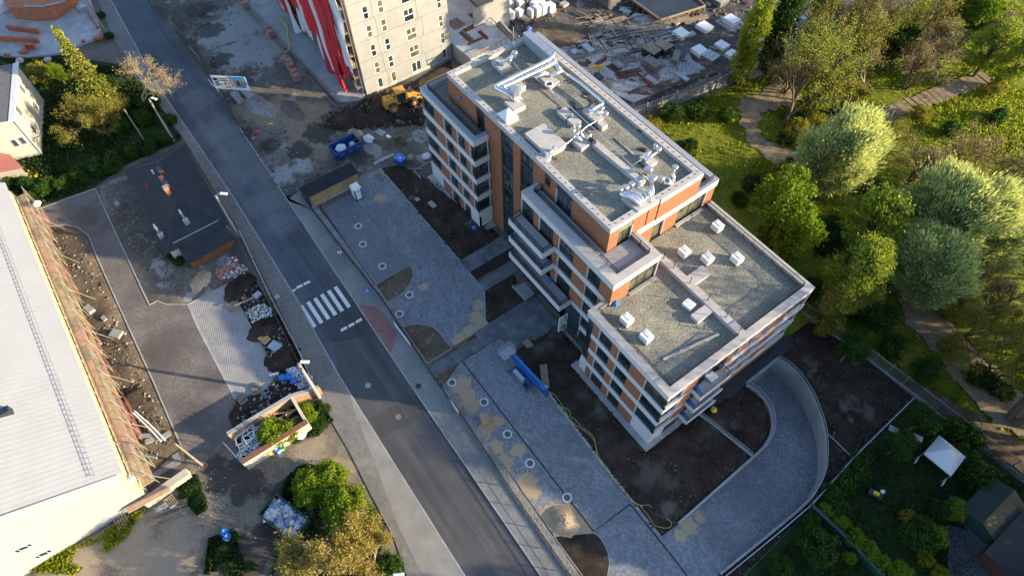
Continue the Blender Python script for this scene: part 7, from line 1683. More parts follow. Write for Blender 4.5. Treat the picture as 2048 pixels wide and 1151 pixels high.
for k in range(7): q = mid+d*.25; r_ = mid-d*.25; b.bar((q.x,q.y,.3+k*.7),(r_.x,r_.y,.9+k*.7),.06)
b.build('lattice_mast', ZINC, BB)
b = MB(); q = [P(*a,1) for a in ((418,160),(424,170),(432,176),(438,185))]
for i in range(3): b.bar((*q[i],1.1),(*q[i+1],1.1),.1)
tag(b.build('bent_rail', WPLAST), 'bent pale rail at the kerb in front of the billboard', 'rail')
SFN = thing('site_fence', 'dark site hoarding rail along the kerb above the billboard', 'fence'); q = PP([(300,0),(395,115),(440,185),(478,250)])
for i in range(3):
    n = max(1,round(math.dist(q[i],q[i+1])/3))
    for k in range(n): t = k/n; p_ = (q[i][0]+(q[i+1][0]-q[i][0])*t,q[i][1]+(q[i+1][1]-q[i][1])*t); t2 = (k+1)/n; r_ = (q[i][0]+(q[i+1][0]-q[i][0])*t2,q[i][1]+(q[i+1][1]-q[i][1])*t2); b = MB(); b.bar((*p_,.55),(*r_,.55),.08,.9); b.build('panel', GRND if k%3 else WOODG, SFN); b = MB(); b.bar((*p_,0),(*p_,1.3),.1); b.build('post', DARK, SFN)
# garden things
GZ = thing('gazebo', 'white pavilion tent on the dark lawn', 'tent'); q = PP([(1849,905),(1880,869),(1933,912),(1904,950)],2.3); pk_ = (*P(1902,897,3.3),3.3)
b = MB(); b.add([(*p,2.2) for p in q]+[pk_]+[(*p,2.0) for p in q],[(0,1,4),(1,2,4),(2,3,4),(3,0,4),(5,6,1,0),(6,7,2,1),(7,8,3,2),(8,5,0,3)]); b.build('canopy', plain('tent_cloth',(.62,.64,.66),.8,var=.04), GZ)
for p in q: b = MB(); b.bar((*p,.1),(*p,2.1),.06); b.build('leg', ZINC, GZ)
b = MB(); b.bar((*q[0],1.0),(q[0][0]+.2,q[0][1]-.9,1.0),.05,.5) ; b.bar((*q[3],1.0),(q[3][0]+.2,q[3][1]-.9,1.0),.05,.5); b.build('side_flap', WPLAST, GZ)
SD = thing('garden_shed', 'dark green garden shed with a ridge roof beside the palisade fence', 'shed'); cx, cy = P(1990,1015,2.2)
b = MB(); b.rb(cx,cy,0,2.0,3.6,5.4,.0); b.build('wall', GRND, SD); b = MB(); b.add([(cx-2,cy-2.9,1.95),(cx-2,cy+2.9,1.95),(cx,cy+2.9,2.9),(cx,cy-2.9,2.9)],[(3,2,1,0)]); b.build('roof_side', plain('dark_green_felt',(.022,.032,.026),.8), SD); b = MB(); b.add([(cx+2,cy-2.9,1.95),(cx+2,cy+2.9,1.95),(cx,cy+2.9,2.9),(cx,cy-2.9,2.9)],[(0,1,2,3)]); b.build('roof_side', plain('paler_green_felt',(.05,.06,.048),.8,var=.35), SD)  # one roof slope in a paler green than the other
b = MB(); b.add([(cx-1.8,cy-2.7,2.0),(cx+1.8,cy-2.7,2.0),(cx,cy-2.7,2.85)],[(0,1,2)]); b.build('gable', GRND, SD)
RH = thing('dark_roof', 'dark low roof cut by the lower right corner', 'shed'); cx, cy = P(2055,1095,2.4); b = MB(); b.rb(cx,cy,0,2.2,4,7); b.build('wall', plain('dark_red_wall',(.07,.02,.02),.8), RH); b = MB(); b.rb(cx,cy,2.2,2.35,4.6,7.6); b.build('roof', DARK, RH)
x, y = P(1746,990); fg = thing('ride_on_toy', 'small cluttered garden cart with yellow seat on the lawn', 'cart', (x,y,.1), .4)
b = MB(); b.rb(0,0,.3,.6,1.4,.7); b.build('body', DARK, fg); b = MB(); b.rb(0,0,.6,.8,.6,.4); b.build('seat', YELP, fg); b = MB(); b.sph((.5,.5,.8),.25,8); b.build('bucket', WPLAST, fg)
for u in (-.5,.5):
    for v_ in (-.4,.4): b = MB(); b.tube([(u,v_,.2),(u,v_*1.2,.2)],.2,10); b.build('wheel', BLACK, fg)
for c, l in (((1787,858),'small blue cloth between the garden trees'),((1836,875),'white board behind the tent')): slabth('garden_board', c, 1.0,.7,.06,.4,ZINC,l,.5,'board')
# park steps
ST = thing('timber_steps', 'flight of log edged earth steps climbing through the park', 'steps'); sa, sb = Vector((*P(1762,236),0)), Vector((*P(1968,160),0)); ns = 19; dv = (sb-sa)/ns; sn = Vector((-dv.y,dv.x,0)).normalized(); HW = 1.5
for k in range(ns):
    p = sa+dv*k; z = .56+k*.018
    b = MB(); b.rb((p+dv*.5).x,(p+dv*.5).y,-.3,z+random.uniform(-.04,.04),dv.length*.98,HW*2*random.uniform(.8,1.05),math.atan2(dv.y,dv.x)); b.build('tread', PATHM, ST)
    b = MB(); a_, c_ = p-sn*HW, p+sn*HW; b.tube([(a_.x,a_.y,z-.02),(c_.x,c_.y,z-.03)],.07,6); b.build('edge_log', WOODD, ST)
S2 = thing('timber_steps', 'three short broken slab steps beside the dirt path', 'steps')
for i, c in enumerate(((1602,298),(1594,308),(1586,318))): b = MB(); b.rb(*P(*c,.5),.1,.75-.08*i,1.6,.8,1.1); b.build('tread', CONC2, S2)
# ------------------------------------------------------------------ vegetation
def leafmesh(name, Cn, s, mats, up=.35, el=1.3, dirs=None, jit=.35):
    n = len(Cn); a = np.random.normal(size=(n,3)); 
    if dirs is not None: a = dirs+np.random.normal(size=(n,3))*jit
    a /= np.linalg.norm(a,axis=1)[:,None]+1e-9
    b = np.random.normal(size=(n,3)); b -= (b*a).sum(1)[:,None]*a
    b[:,2] *= (1-up); b /= np.linalg.norm(b,axis=1)[:,None]+1e-9
    sz = s*np.random.uniform(.55,1.35,(n,1)); A = a*sz*el*.5; B = b*sz*.5
    V = np.stack([Cn-A, Cn+B*.8, Cn+A, Cn-B*.8],1).reshape(-1,3)
    return npmesh(name, V, np.arange(n*4).reshape(-1,4), mats)
def clumps(blobs, nc, n, r):
    # blobs: (cx,cy,cz,rx,ry,rz); clump centres sit towards the skin, with gaps between them
    vol = np.array([b[3]*b[4]*b[5] for b in blobs])**.66; vol /= vol.sum(); out = []; cc = []
    for b, w in zip(blobs, vol):
        k = max(1,int(nc*w)); d = np.random.normal(size=(k,3)); d /= np.linalg.norm(d,axis=1)[:,None]; rr = np.random.uniform(.35,1.0,(k,1))**.5
        cc.append(np.array(b[:3])+d*rr*np.array(b[3:6]))
    cc = np.concatenate(cc); m_ = max(1,n//len(cc)); sc = r*np.random.uniform(.5,1.5,(len(cc),1,1))
    L = cc[:,None,:]+np.random.normal(size=(len(cc),m_,3))*sc*np.array([1,1,.7])*.5
    return L.reshape(-1,3), cc
def limbs(b, base, h, cc, n, r0, split=.35, mt_=None):
    top = Vector((0,0,h)); tr = [Vector((0,0,-.2)), Vector((random.uniform(-.15,.15),random.uniform(-.15,.15),h*.35)), Vector((random.uniform(-.3,.3),random.uniform(-.3,.3),h*.7)), Vector((0,0,h*.95))]
    b.tube(tr, [r0*1.3,r0,r0*.6,r0*.2], 8, False)
    idx = np.random.permutation(len(cc))[:n]
    for i in idx:
        e = Vector(cc[i]); t = max(split*h, min(e.z-1, e.z*random.uniform(.45,.75))); t = min(t,h*.9); f = t/h
        s = Vector((0,0,t)); m_ = (s+e)/2+Vector((random.uniform(-.3,.3),random.uniform(-.3,.3),random.uniform(-.2,.5)))
        b.tube([s,m_,e], [r0*.45*(1-f*.5),r0*.25,r0*.06], 5, False)
TREES = {}
def mktree(key, blobs, h, leaf, nc, n, s, cr, tr, nl, bark=BARK, twig=None, el=1.3, upd=False, tw=None, jit=.35):
    L, cc = clumps(blobs, nc, n, cr)
    dirs = None
    if upd:
        c0 = np.array([[b[0],b[1],b[2]-b[5]*1.0] for b in blobs]).mean(0); dirs = L-c0; dirs /= np.linalg.norm(dirs,axis=1)[:,None]; dirs[:,2] += .9
    me = leafmesh(key+'_crown', L, s, leaf, el=el, dirs=dirs, jit=jit)
    b = MB(); limbs(b, None, h, cc, nl, tr)
    if tw:
        for c in cc[:tw]:
            for k in range(3): d = Vector(np.random.normal(size=3)*cr*.9); b.tube([Vector(c), Vector(c)+d], [.03,.01], 3, False)
    tm = bpy.data.meshes.new(key+'_trunk'); tm.from_pydata(b.v,[],b.f); tm.materials.append(bark); tm.update()
    TREES[key] = (me, tm)
def tree(key, px, py, zc, label, cat='tree', sc=1.0, rz=None, group=None, name=None, xy=None, base=0.0, hs=None):
    x, y = xy if xy else P(px,py,zc); me, tm = TREES[key]; t = thing(name or key, label, cat, (x,y,base), random.random()*6.28 if rz is None else rz, group)
    c = link('crown', me, t); k = link('trunk', tm, t); t.scale = (sc,sc,(hs or sc)); return t
def branchy(key, h, r0, bark, depth=6, leaf=None, nl=0, ls=.15, spread=.55, stems=1, first=.3, seed=1, up=.25, ratio=.78, wid=1.0):
    rnd = random.Random(seed); b = MB(); tips = []
    def grow(p, d, L, r, k):
        q = p; n = 3 if k > 2 else 2; pts = [p]
        for i in range(n):
            d2 = (d+Vector((rnd.uniform(-.22,.22),rnd.uniform(-.22,.22),rnd.uniform(-.1,.16)))).normalized(); q = q+d2*(L/n); pts.append(q); d = d2
        rs = [r*(1-.35*i/n) for i in range(n+1)]; b.tube(pts, rs, 6 if k > 3 else 3, False)
        if k <= 2: tips.extend(pts[1:])
        if k > 0:
            m_ = rnd.choice([2,3,3]) 
            for i in range(m_):
                a = rnd.uniform(0,6.28); s_ = spread*rnd.uniform(.6,1.4); o = d.orthogonal().normalized(); o.rotate(Matrix.Rotation(a,3,d)); nd = (d+o*s_*wid+Vector((0,0,up*.5))).normalized(); grow(pts[-1] if i else pts[-2], nd, L*ratio*rnd.uniform(.75,1.15), r*.62, k-1)
    for s_ in range(stems):
        a = 6.28*s_/stems; d0 = Vector((math.cos(a)*.35*(stems > 1),math.sin(a)*.35*(stems > 1),1)).normalized(); grow(Vector((0,0,-.2)), d0, h*first, r0, depth)
    tm = bpy.data.meshes.new(key+'_trunk'); tm.from_pydata(b.v,[],b.f); tm.materials.append(bark); tm.update()
    T = np.array([tuple(t) for t in tips])
    L = T[np.random.randint(0,len(T),nl)]+np.random.normal(size=(nl,3))*ls*1.6 if nl else T[:1]
    TREES[key] = (leafmesh(key+'_crown', L, ls, leaf or L_TWIG), tm)
def B(*a): return a
def lumps(n, R, zc, zr, r0, r1, seed):
    r_ = random.Random(seed); o = []
    for k in range(n):
        a = r_.uniform(0,6.28); q = R*r_.uniform(.25,1)**.6; z = zc+zr*r_.uniform(-1,1); f = max(.25,1-abs(z-zc)/zr*.55); s = r_.uniform(r0,r1); o.append((math.cos(a)*q*f,math.sin(a)*q*f,z,s,s,s*.8))
    return o
mktree('broadleaf_tree', lumps(13,3.0,7.4,3.0,1.1,1.9,5), 9, L_GREEN, 230, 17000, .24, .6, .28, 30)
mktree('dark_broadleaf_tree', lumps(12,2.8,6.6,2.8,1.1,1.8,9), 8, L_DARK, 200, 14000, .26, .6, .26, 26)
mktree('olive_tree', lumps(13,3.3,7.0,3.0,1.0,1.8,13), 9, L_OLIVE, 220, 12000, .20, .6, .26, 45, tw=180)
mktree('yellow_green_tree', lumps(14,3.2,7.2,3.2,1.0,1.8,21), 9, L_YG, 230, 15000, .22, .6, .26, 34)
mktree('silver_willow', [B(0,0,6.6,3.2,3.2,3.2)]+lumps(17,4.0,7.6,3.8,1.2,2.2,43), 10.5, L_SILV, 420, 60000, .13, .85, .35, 34, el=4.2, upd=True, jit=.4)
mktree('poplar', [B(0,0,4,1.6,1.6,3.5),B(0,0,10,1.75,1.75,5),B(.2,0,17,1.4,1.4,5.5)], 20, L_YG, 240, 22000, .26, .62, .35, 40, upd=True, el=1.4)
mktree('ivy_poplar', [B(0,0,4,1.8,1.8,3.5),B(0,0,10,2.0,2.0,5),B(.2,0,17,1.9,1.9,5.5)], 20, L_DARK, 240, 22000, .28, .66, .35, 40, upd=True, el=1.3)
mktree('round_shrub', [B(0,0,2.0,2.0,2.0,1.7)], 2.6, L_GREEN, 90, 9000, .20, .45, .12, 14)
mktree('big_round_shrub', [B(0,0,2.2,2.7,2.7,2.0)]+lumps(7,2.4,3.0,.9,.9,1.4,31), 3.4, L_GREEN, 230, 18000, .19, .42, .15, 18)
mktree('dark_shrub', [B(0,0,1.4,1.5,1.5,1.2)], 1.8, L_DARK, 60, 5000, .18, .4, .08, 10)
mktree('yellow_shrub', [B(0,0,.9,.9,.9,.8)], 1.2, L_YEL, 40, 3000, .14, .25, .05, 6)
mktree('green_ball_shrub', [B(0,0,1.3,1.35,1.35,1.2)], 1.6, L_GREEN, 60, 6500, .12, .3, .08, 8)
mktree('hedge_shrub', [B(0,0,1.1,1.5,1.1,1.0),B(1.3,.3,1.0,1.1,1.0,.9)], 1.6, L_DARK, 70, 6000, .2, .4, .06, 8)
mktree('grey_shrub', [B(0,0,1.8,2.0,2.0,1.6)], 2.2, L_OLIVE, 80, 6500, .16, .45, .1, 14)
branchy('bare_tree', 10, .22, BARKL, 7, L_TWIG, 2600, .10, .75, 1, .24, 4, .10, .80)
branchy('budding_tree', 12, .28, BARKL, 6, L_GOLD, 12000, .15, .72, 1, .26, 5, .12, .80)
branchy('budding_tree_tall', 13, .3, BARK, 6, L_OLIVE, 5000, .18, .5, 2, .32, 8, .3, .80)
branchy('twiggy_tree', 12, .24, BARK, 6, L_TWIG, 5000, .13, .6, 3, .26, 11, .25, .80)
branchy('ivy_tree', 15, .3, BARK, 6, L_YG, 3500, .2, .42, 2, .36, 14, .4, .78)
branchy('olive_twig_tree', 11, .22, BARK, 6, L_OLIVE, 9000, .17, .66, 2, .28, 17, .2, .8)
# conifer
Cl = []
for z in np.arange(1.0,15.4,.42):
    r = (3.3*(1-z/15.8)**.85)*(.85+.2*math.sin(z*3.1))+.15; n = int(5+r*5)
    for k in range(n):
        a = random.uniform(0,6.28); 
        for j in range(int(14*r/2)+5): t = random.uniform(.25,1); Cl.append((math.cos(a)*r*t+random.gauss(0,.14),math.sin(a)*r*t+random.gauss(0,.14),z-.35*t*r+random.gauss(0,.12)+.3*t))
Cl = np.array(Cl); Cl = Cl[np.random.permutation(len(Cl))[:26000]]; b = MB(); b.tube([(0,0,0),(0,0,15)],[.28,.03],8,False)
for z in np.arange(1,14,.9):
    for k in range(5): a = random.uniform(0,6.28); r = 3.2*(1-z/15.8); b.tube([(0,0,z),(math.cos(a)*r,math.sin(a)*r,z-.2)],[.06,.02],4,False)
tm = bpy.data.meshes.new('conifer_trunk'); tm.from_pydata(b.v,[],b.f); tm.materials.append(BARK); TREES['conifer'] = (leafmesh('conifer_crown', Cl, .26, L_CON, el=1.8), tm)
# ---- placing: left side
tree('conifer',0,0,0,'golden green conifer leaning over the brick shell', xy=(-104.6,-4.6), sc=1.0)
tree('bare_tree',258,130,6,'leafless tan tree beside the road in front of the conifer', xy=(-102.2,.2), sc=1.3)
tree('olive_twig_tree',165,205,6.5,'spreading olive tree between stucco house and road', sc=.74); tree('olive_twig_tree',215,215,4,'smaller sparse olive tree behind the spreading one', sc=.5)
tree('broadleaf_tree',112,142,3,'small bright green tree behind the stucco house', sc=.38); tree('grey_shrub',80,150,1.5,'greyish shrub next to the small bright green tree','shrub')
for i, (px, py, k, l) in enumerate(((20,345,'hedge_shrub','hedge bush at the left edge below the red annex'),(50,362,'hedge_shrub','hedge bush with yellow flowers near the hall'),(85,375,'hedge_shrub','dark hedge bush above the hall scaffold'),(120,365,'hedge_shrub','dark hedge bush right of the scaffold end'),(155,350,'hedge_shrub','dark hedge bush in the middle of the garden edge'),(190,335,'hedge_shrub','dark hedge bush left of the black roof'),(225,318,'hedge_shrub','dark hedge bush at the black roof corner'),(262,300,'hedge_shrub','dark hedge bush behind the black roof'),(300,287,'hedge_shrub','dark hedge bush behind the black roof ridge'),(330,276,'hedge_shrub','dark hedge bush at the road end of the black roof'),(60,395-8,'hedge_shrub','low bush against the hall roof corner'),(285,235,'dark_shrub','shrub in the shade near the wooden pole'),(325,235,'hedge_shrub','shrub between lamp and wooden pole'),(300,200,'dark_shrub','shrub beside the pavement under the bare tree'),(240,250,'dark_shrub','shrub in the deep shade of the olive tree'),(130,280,'dark_shrub','shrub in the dark part of the back garden'))):
    tree(k,px,py,1.2,l,'shrub',sc=random.uniform(.7,1.0),group='shrubs of the back garden')
for i, (px, py, l) in enumerate(((345,510,'weed clump at the white house wall'),(358,522,'weed clump just below the white house wall'),(205-3,30,'weeds beside the pale pole at the top'),(218,72,'weeds at the pavement edge near the pale pole'))): tree('dark_shrub',px,py,.5,l,'weeds',sc=.5,hs=.4)
# bottom
tree('big_round_shrub',622,968,3,'left lobe of the bright green bushes beside the pavement','bush',sc=.82,group='bright green bushes'); tree('big_round_shrub',655,955,3,'upper lobe of the bright green bushes beside the pavement','bush',sc=.8,group='bright green bushes'); tree('big_round_shrub',692,1015,3,'right, largest lobe of the bright green bushes beside the pavement','bush',sc=.98,group='bright green bushes')
tree('budding_tree',655,1085,7.5,'big golden budding tree over the green rimmed container', sc=1.12, hs=.85); tree('budding_tree',735,1110,5,'smaller golden budding tree next to the pavement', sc=.6); tree('budding_tree',610,1150,6,'golden budding tree cut by the bottom edge', sc=.8)
tree('round_shrub',540,862,2.4,'leafy elder growing out of the scrap in the walled yard','bush',sc=.8,base=.2); tree('round_shrub',575,857,1.8,'smaller leafy elder beside the first one in the walled yard','bush',sc=.6,base=.2)
for i, (px, py, s_, l) in enumerate(((612,820,.45,'bright weeds at the end wall of the walled yard'),(622,832,.4,'bright weeds a little lower by the end wall'),(645,815,.5,'weeds at the foot of the thick lamp pole'),(590,870,.5,'weeds below the graffiti wall'),(640,845,.6,'weeds at the pavement edge by the walled yard'),(385,975,.5,'weeds by the hall corner, upper clump'),(395,1000,.5,'weeds by the hall corner, lower clump'),(370,985,.5,'weeds beside the tangle of battens'),(440,1100,.45,'weeds below the blue bins, upper clump'),(455,1130,.45,'weeds below the blue bins, lower clump'),(465,1070,.4,'weeds in the kerb corner of the blue bins'),(500,1130,.35,'weeds at the bottom edge near the golden tree'),(262,1032,.3,'small weed by the leaning pallet'),(780,1130,.8,'shrub under the lamp at the bottom edge'),(735,1040,.8,'dark shrub between bushes and pavement'),(750,1080,.8,'dark shrub beside the smaller golden tree'))):
    tree('round_shrub' if i in (0,1) else 'dark_shrub',px,py,.6,l,'weeds',sc=s_,hs=s_*(.45 if i not in (0,1,13,14,15) else 1),group='weeds and low shrubs')
# right: park
tree('poplar',0,0,0,'tall slim bright poplar standing at the pale panel fence', xy=P(1472,168), sc=1.0, name='poplar'); tree('ivy_poplar',0,0,0,'darker ivy covered poplar right of the bright one', xy=P(1527,148), sc=1.0, name='poplar'); tree('poplar',0,0,0,'poplar behind the dark one, mostly above the frame', xy=(-47.5,96.5), sc=.9, name='poplar')
tree('silver_willow',1690,300,10,'big round silver willow right of the gravel roofed building', sc=1.22, hs=1.25); tree('silver_willow',1900,445,8.5,'wide silver willow, upper crown of the pair at the right', sc=1.3); tree('silver_willow',1850,540,7.0,'lower silver willow reaching down to the dirt path', sc=1.05); tree('silver_willow',1985,470,8.0,'rightmost silver willow behind the wide one', sc=.95)
tree('broadleaf_tree',1562,425,10,'bright green maple nearest the railing of the lower roof', sc=1.0, hs=1.4); tree('broadleaf_tree',1590,485,8,'lower bright green maple beside the roof corner', sc=.8, hs=1.2); tree('yellow_green_tree',1745,450,8.5,'yellow green tree between the two willows', sc=1.0, hs=1.25)
tree('dark_broadleaf_tree',1655,470,5.0,'dark green tree in the shade below the round willow', sc=.75); tree('yellow_green_tree',1715,560,8,'yellow green tree above the dark hollow', sc=1.0, hs=1.25); tree('olive_tree',1670,620,4.5,'olive coloured tree near the fence corner', sc=.75); tree('dark_broadleaf_tree',1760,640,4,'dark tree in the hollow above the palisade fence', sc=.7)
tree('dark_broadleaf_tree',1850,745,2.5,'dark green bush beside the wide dirt path', 'bush', sc=.5); tree('dark_broadleaf_tree',1700,700,3,'dark bush right behind the palisade fence', 'bush', sc=.6)
tree('twiggy_tree',1850,330,6,'bare brown tree with many fine twigs below the steps', sc=.95); tree('twiggy_tree',1960,300,6,'second bare brown tree, right of the first below the steps', sc=.9); tree('olive_twig_tree',1930,380,5.5,'sparse olive tree between the bare brown ones and the willow', sc=.9); tree('twiggy_tree',2040,330,6,'bare tree at the right edge of the photo', sc=.9); tree('olive_twig_tree',1800,260,5,'sparse olive tree at the foot of the steps', sc=.6)
tree('ivy_tree',0,0,0,'leaning ivy clad tree with bare crown near the dirt track', xy=P(1568,255), sc=.95); tree('ivy_tree',0,0,0,'second ivy clad tree a little above the first', xy=P(1612,215), sc=.85); tree('budding_tree_tall',1640,80,9,'tall budding tree in front of the building site', sc=1.0); tree('twiggy_tree',1600,110,8,'bare twiggy tree left of the tall budding one', sc=.95)
tree('olive_tree',1640,190,4,'olive bush tree behind the ivy clad trunks', sc=.8); tree('olive_tree',1700,200,4,'olive bush tree left of the steps', sc=.7); tree('budding_tree_tall',1745,60,9,'budding tree at the top, above the steps', sc=1.0); tree('dark_broadleaf_tree',1700,110,5,'dark leafy tree under the budding ones at the top', sc=.9)
tree('budding_tree_tall',1830,40,9,'budding tree with dark leaning trunk at the top', sc=1.0); tree('twiggy_tree',1880,60,8,'bare tree above the end of the steps', sc=1.0); tree('dark_broadleaf_tree',1800,90,5.5,'dark crown behind the bare trees above the steps', sc=.9); tree('olive_tree',1900,20,7,'olive crown at the top edge right of centre', sc=1.0)
tree('yellow_green_tree',1985,100,6,'sunlit yellow green tree above the steps end', sc=.95); tree('yellow_green_tree',2035,130,5,'sunlit yellow green tree at the right edge', sc=.85); tree('broadleaf_tree',1960,30,7,'green tree at the top right corner', sc=1.0); tree('twiggy_tree',2030,30,8,'bare tree in the top right corner', sc=.95)
tree('olive_twig_tree',1960,650,4,'sparse olive tree right of the dirt path', sc=.8); tree('olive_twig_tree',2030,720,5,'sparse olive tree at the right edge above the garden', sc=.9); tree('twiggy_tree',2010,590,5,'bare tree under the rightmost willow', sc=.8); tree('olive_tree',1880,600,3,'olive bush left of the path bend', 'bush', sc=.45); tree('budding_tree_tall',0,0,0,'tree with a thick leaning trunk at the right edge', xy=P(2012,846), sc=1.75)
for px, py, zc, k, s_, l in ((1670,20,9,'twiggy_tree',1.05,'bare tree in front of the site hut'),(1720,10,10,'twiggy_tree',1.1,'bare tree at the top edge right of the site hut'),(1790,20,10,'bare_tree',1.4,'leafless pale tree at the top edge'),(1850,110,7,'twiggy_tree',.95,'bare tree just above the middle of the steps'),(1760,130,7,'bare_tree',1.2,'leafless tree above the foot of the steps'),(1930,70,9,'bare_tree',1.4,'leafless tree above the upper steps'),(1700,60,8,'budding_tree_tall',.9,'budding tree between hut and ivy clad trunks')):
    tree(k,px,py,zc,l,sc=s_)
for i in range(34):
    q = [(1340,230,1.0),(1400,215,1),(1300,260,.8),(1450,230,.7),(1380,290,.8),(1590,270,.9),(1570,280,.7),(1600,240,.9),(1630,250,.8),(1545,395,1.0),(1500,370,.8),(1560,360,.9),(1480,400,.7),(1620,580,.8),(1650,650,.8),(1700,620,.9),(1780,700,.9),(1820,730,.8),(1860,560,.9),(1790,560,.8),(1900,620,.8),(1950,750,.8),(2000,780,.9),(1900,700,.7),(1720,240,.9),(1760,270,.8),(1840,230,.7),(1900,260,.8),(2000,230,.8),(1990,180,.7),(1680,230,.9),(1740,380,1),(1800,400,.9),(1590,330,.8)][i]
    tree(['dark_shrub','hedge_shrub','grey_shrub'][i%3],q[0],q[1],1.2,['dark low bush','spreading leafy bush','olive grey bush'][i%3]+' '+['in the lit grass right behind the far roof edge','in the meadow below the panel fence','at the left end of the panel fence','in the grass beside the poplar foot','in the middle of the lit meadow','left of the ivy clad trunks','under the ivy clad trunks','above the ivy clad trunks','right of the ivy clad trunks','beside the bright maple top','in the grass at the path edge','between path and bright maple','near the roof corner terrace','at the fence corner behind the building','behind the second fence panel','in the hollow below the yellow green tree','in the dark hollow by the fence','beside the dead leaves','left of the wide willow foot','between willow and path','right of the path bend','in the lit grass by the wide path','near the right edge by the wide path','beside the wide path, upper side','left of the log steps','at the foot of the log steps','below the log steps','below the middle of the log steps','right end of the slope below the steps','at the upper end of the log steps','between ivy trunks and log steps','right of the round willow','below the bare brown tree','beside the slab steps'][i],'bush',sc=q[2]*1.1,group='bushes in the park',base=.3)
# garden plants
for (k,px,py,zc,s_,l) in (('dark_broadleaf_tree',1842,842,3,.55,'dark garden tree behind the tent'),('dark_broadleaf_tree',1797,890,2.8,.52,'round dark garden tree left of the tent'),('dark_shrub',1930,915,1.2,.9,'dark shrub at the right of the tent'),('hedge_shrub',1950,945,1.2,1.2,'dark shrub between tent and palisade fence'),('hedge_shrub',1910,860,1.2,1.2,'dark shrub behind the tent along the palisade fence'),
    ('green_ball_shrub',1912,1018,1.2,.95,'clipped green ball shrub beside the shed'),('dark_shrub',1885,1020,1,.7,'spiky grey shrub left of the clipped ball'),('yellow_shrub',1823,1040,1,1.1,'bright yellow shrub in the garden bed'),('round_shrub',1872,1070,1.5,.6,'leafy light green shrub below the yellow one'),('dark_shrub',1835,1070,1,1.1,'dark shrub in the bed below the yellow one'),('yellow_shrub',1848,1098,.7,.8,'upper of the small yellow green cushions'),('yellow_shrub',1852,1118,.7,.8,'middle of the small yellow green cushions'),('yellow_shrub',1880,1146,.7,.8,'lowest of the small yellow green cushions'),  # spiky grey shrub: deep garden shade put into its dark leaves
    ('dark_shrub',1640,1090,1.8,1.15,'round grey green tree in the lower garden'),('green_ball_shrub',1700,1113,.8,.5,'small bright ball in the lower garden'),('dark_shrub',1625,1040,1,.6,'dark shrub in the corner of the lower garden'),('dark_shrub',1560,1130,1,.7,'dark shrub at the bottom edge of the lower garden'),('dark_shrub',1680,1150,1,.5,'dark shrub at the bottom edge by the screen'),  # round grey green one: garden shade put into its leaf colour
    ('round_shrub',1655,1020,1,.42,'first leafy bush of the hedge along the green screen, top end'),('round_shrub',1685,1045,1,.45,'second leafy bush of the hedge along the green screen'),('round_shrub',1712,1075,1,.5,'third leafy bush of the hedge along the green screen'),('round_shrub',1740,1100,1,.5,'fourth leafy bush of the hedge along the green screen'),('round_shrub',1765,1125,1,.48,'fifth leafy bush of the hedge along the green screen'),('round_shrub',1800,1150,1,.6,'last leafy bush of the hedge along the green screen'),
    ('hedge_shrub',1720,940,.9,.9,'olive border shrub along the garden fence, upper'),('hedge_shrub',1690,965,.9,.9,'olive border shrub along the garden fence, middle'),('hedge_shrub',1665,990,.9,.9,'olive border shrub along the garden fence, lower')):
    tree(k,px,py,zc,l,'shrub' if 'shrub' in k else 'tree',sc=s_,group='garden shrubs' if 'shrub' in k else None)
# trees outside the frame on the sunny side, in line with the low sun
for i, (x, y, k, s_) in enumerate(((18,68,'budding_tree_tall',1.75),(26,77,'olive_twig_tree',2.2),(14,82,'twiggy_tree',1.9),(20,90,'olive_tree',2.3),(34,70,'olive_tree',2.3),(10,94,'twiggy_tree',1.7),(27,68,'dark_broadleaf_tree',1.6),(35,62,'broadleaf_tree',1.6),(30,54,'dark_broadleaf_tree',1.5),(23,47,'dark_broadleaf_tree',1.3),(34,45,'broadleaf_tree',1.6),(22,34,'dark_broadleaf_tree',1.2),(24,80,'broadleaf_tree',1.3),(32,33,'dark_broadleaf_tree',1.4))):
    tree(k,0,0,0,['tall olive tree nearest the frame edge behind the shed','taller olive tree behind it, further from the shed','tall twiggy tree north of the shed','tall olive tree beyond the twiggy one','tall dark tree furthest right behind the shed','twiggy tree above the wide path, outside the view','large dark tree right of the shed','bright broad tree at the far right','dark tree beside the second shed','dark tree close to the gravel path end','bright tree beyond the second shed','small dark tree below the lower right corner','bright tree further up the slope','dark tree below the lower right corner, further out'][i]+', outside the view','tree',sc=s_,xy=(x,y),group='park trees beyond the frame')
EXCL = [PATH1, PATH2]
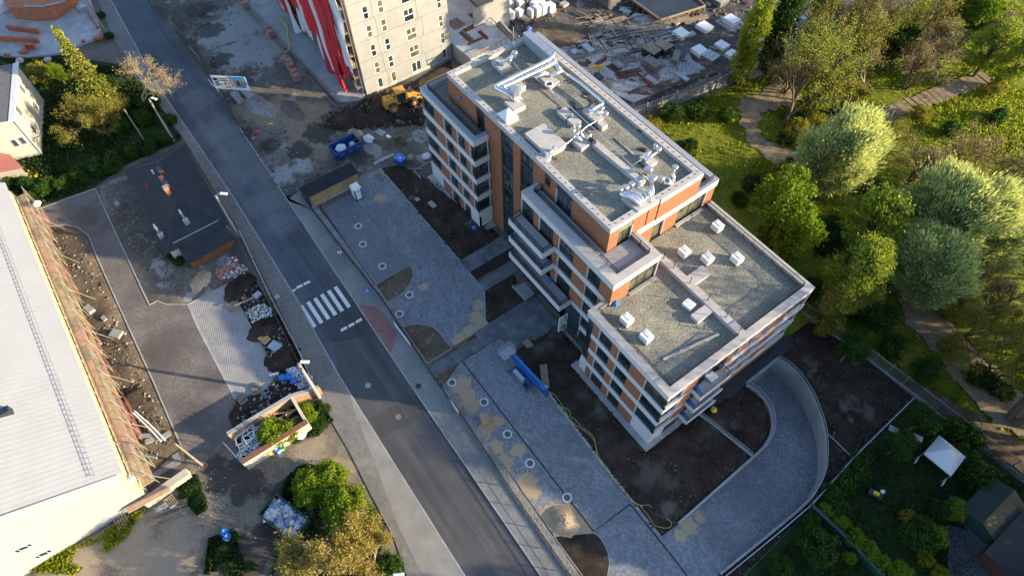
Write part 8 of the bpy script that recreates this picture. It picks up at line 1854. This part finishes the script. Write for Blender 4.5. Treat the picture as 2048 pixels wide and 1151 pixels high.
# grass and weeds as real blades
def grass(name, poly, n, s, mats, z=.35, lab='grass', cat='grass', zs=.5, cl=.25, fn=None):
    p = inpoly_pts(poly, n); p = np.array([q for q in p]);
    for ex in EXCL: p = p[~inside(p[:,0], p[:,1], ex) | (np.random.rand(len(p)) < .14)]
    dn = fbm(p[:,0]*cl, p[:,1]*cl, 77, 4); p = p[dn > .30+np.random.rand(len(p))*.16]
    Cn = np.column_stack([p, z+np.random.rand(len(p))*zs*s*2]); dirs = np.column_stack([np.random.normal(size=(len(p),2))*.5, np.full(len(p),1.0)])
    me = leafmesh(name, Cn, s, mats, up=0, el=1.7, dirs=dirs); o = link(name, me); stuff(o, lab, cat); return o
grass('meadow_grass', [(-51,64.5),(-49.5,76),(-46.5,90),(-44,104),(0,110),(14,80),(13,60),(2,58.5),(-7,57),(-26,51.3),(-38,52.5),(-51,60.5)], 160000, .22, L_GRS, .30, 'tufts of meadow grass and herbs in the park')
grass('meadow_herbs', [(-51,64.5),(-49.5,76),(-46.5,90),(-44,104),(0,110),(14,80),(13,60),(2,58.5),(-7,57),(-26,51.3),(-38,52.5),(-51,60.5)], 16000, .3, L_YG, .42, 'taller leafy herbs in the park meadow', cl=.14)
grass('meadow_grass', [(-47,100),(-42,150),(40,160),(40,110),(0,104)], 60000, .3, L_GRS, .35, 'grass of the far park slope')
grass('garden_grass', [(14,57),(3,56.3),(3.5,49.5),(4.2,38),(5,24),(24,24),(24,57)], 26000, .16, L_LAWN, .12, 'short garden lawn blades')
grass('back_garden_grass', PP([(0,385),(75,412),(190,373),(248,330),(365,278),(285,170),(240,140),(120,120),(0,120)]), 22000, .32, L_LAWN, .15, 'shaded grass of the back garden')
grass('yellow_flowers', PP([(0,370),(60,380),(110,365),(60,345),(0,340)]), 500, .16, L_YFL, .5, 'small yellow flowers in the back garden', 'flowers')
grass('yellow_flowers', PP([(1900,230),(2048,150),(2048,330),(1960,300)]), 350, .16, L_YFL, .7, 'small yellow flowers on the park slope', 'flowers')
grass('verge_grass', PP([(700,990),(640,930),(600,930),(570,960),(540,1150),(800,1180),(760,1095)]), 9000, .26, L_LAWN, .14, 'dark verge grass under the bushes')
for q in ([(640,800),(600,815),(600,850),(612,876),(640,868),(655,850),(668,842)],[(345,960),(395,950),(410,990),(415,1020),(395,1030),(370,1000)],[(420,1075),(470,1060),(490,1120),(490,1165),(405,1165)],[(40,1140),(190,1075),(300,1010),(250,1080),(150,1151)]): grass('weedy_grass', PP(q), 3000, .24, L_GRS if q[0][0] == 40 else L_LAWN, .14, 'patch of weedy grass')
print('objects', len(bpy.data.objects), 'tris', sum(len(m.loops) for m in bpy.data.meshes)//2)
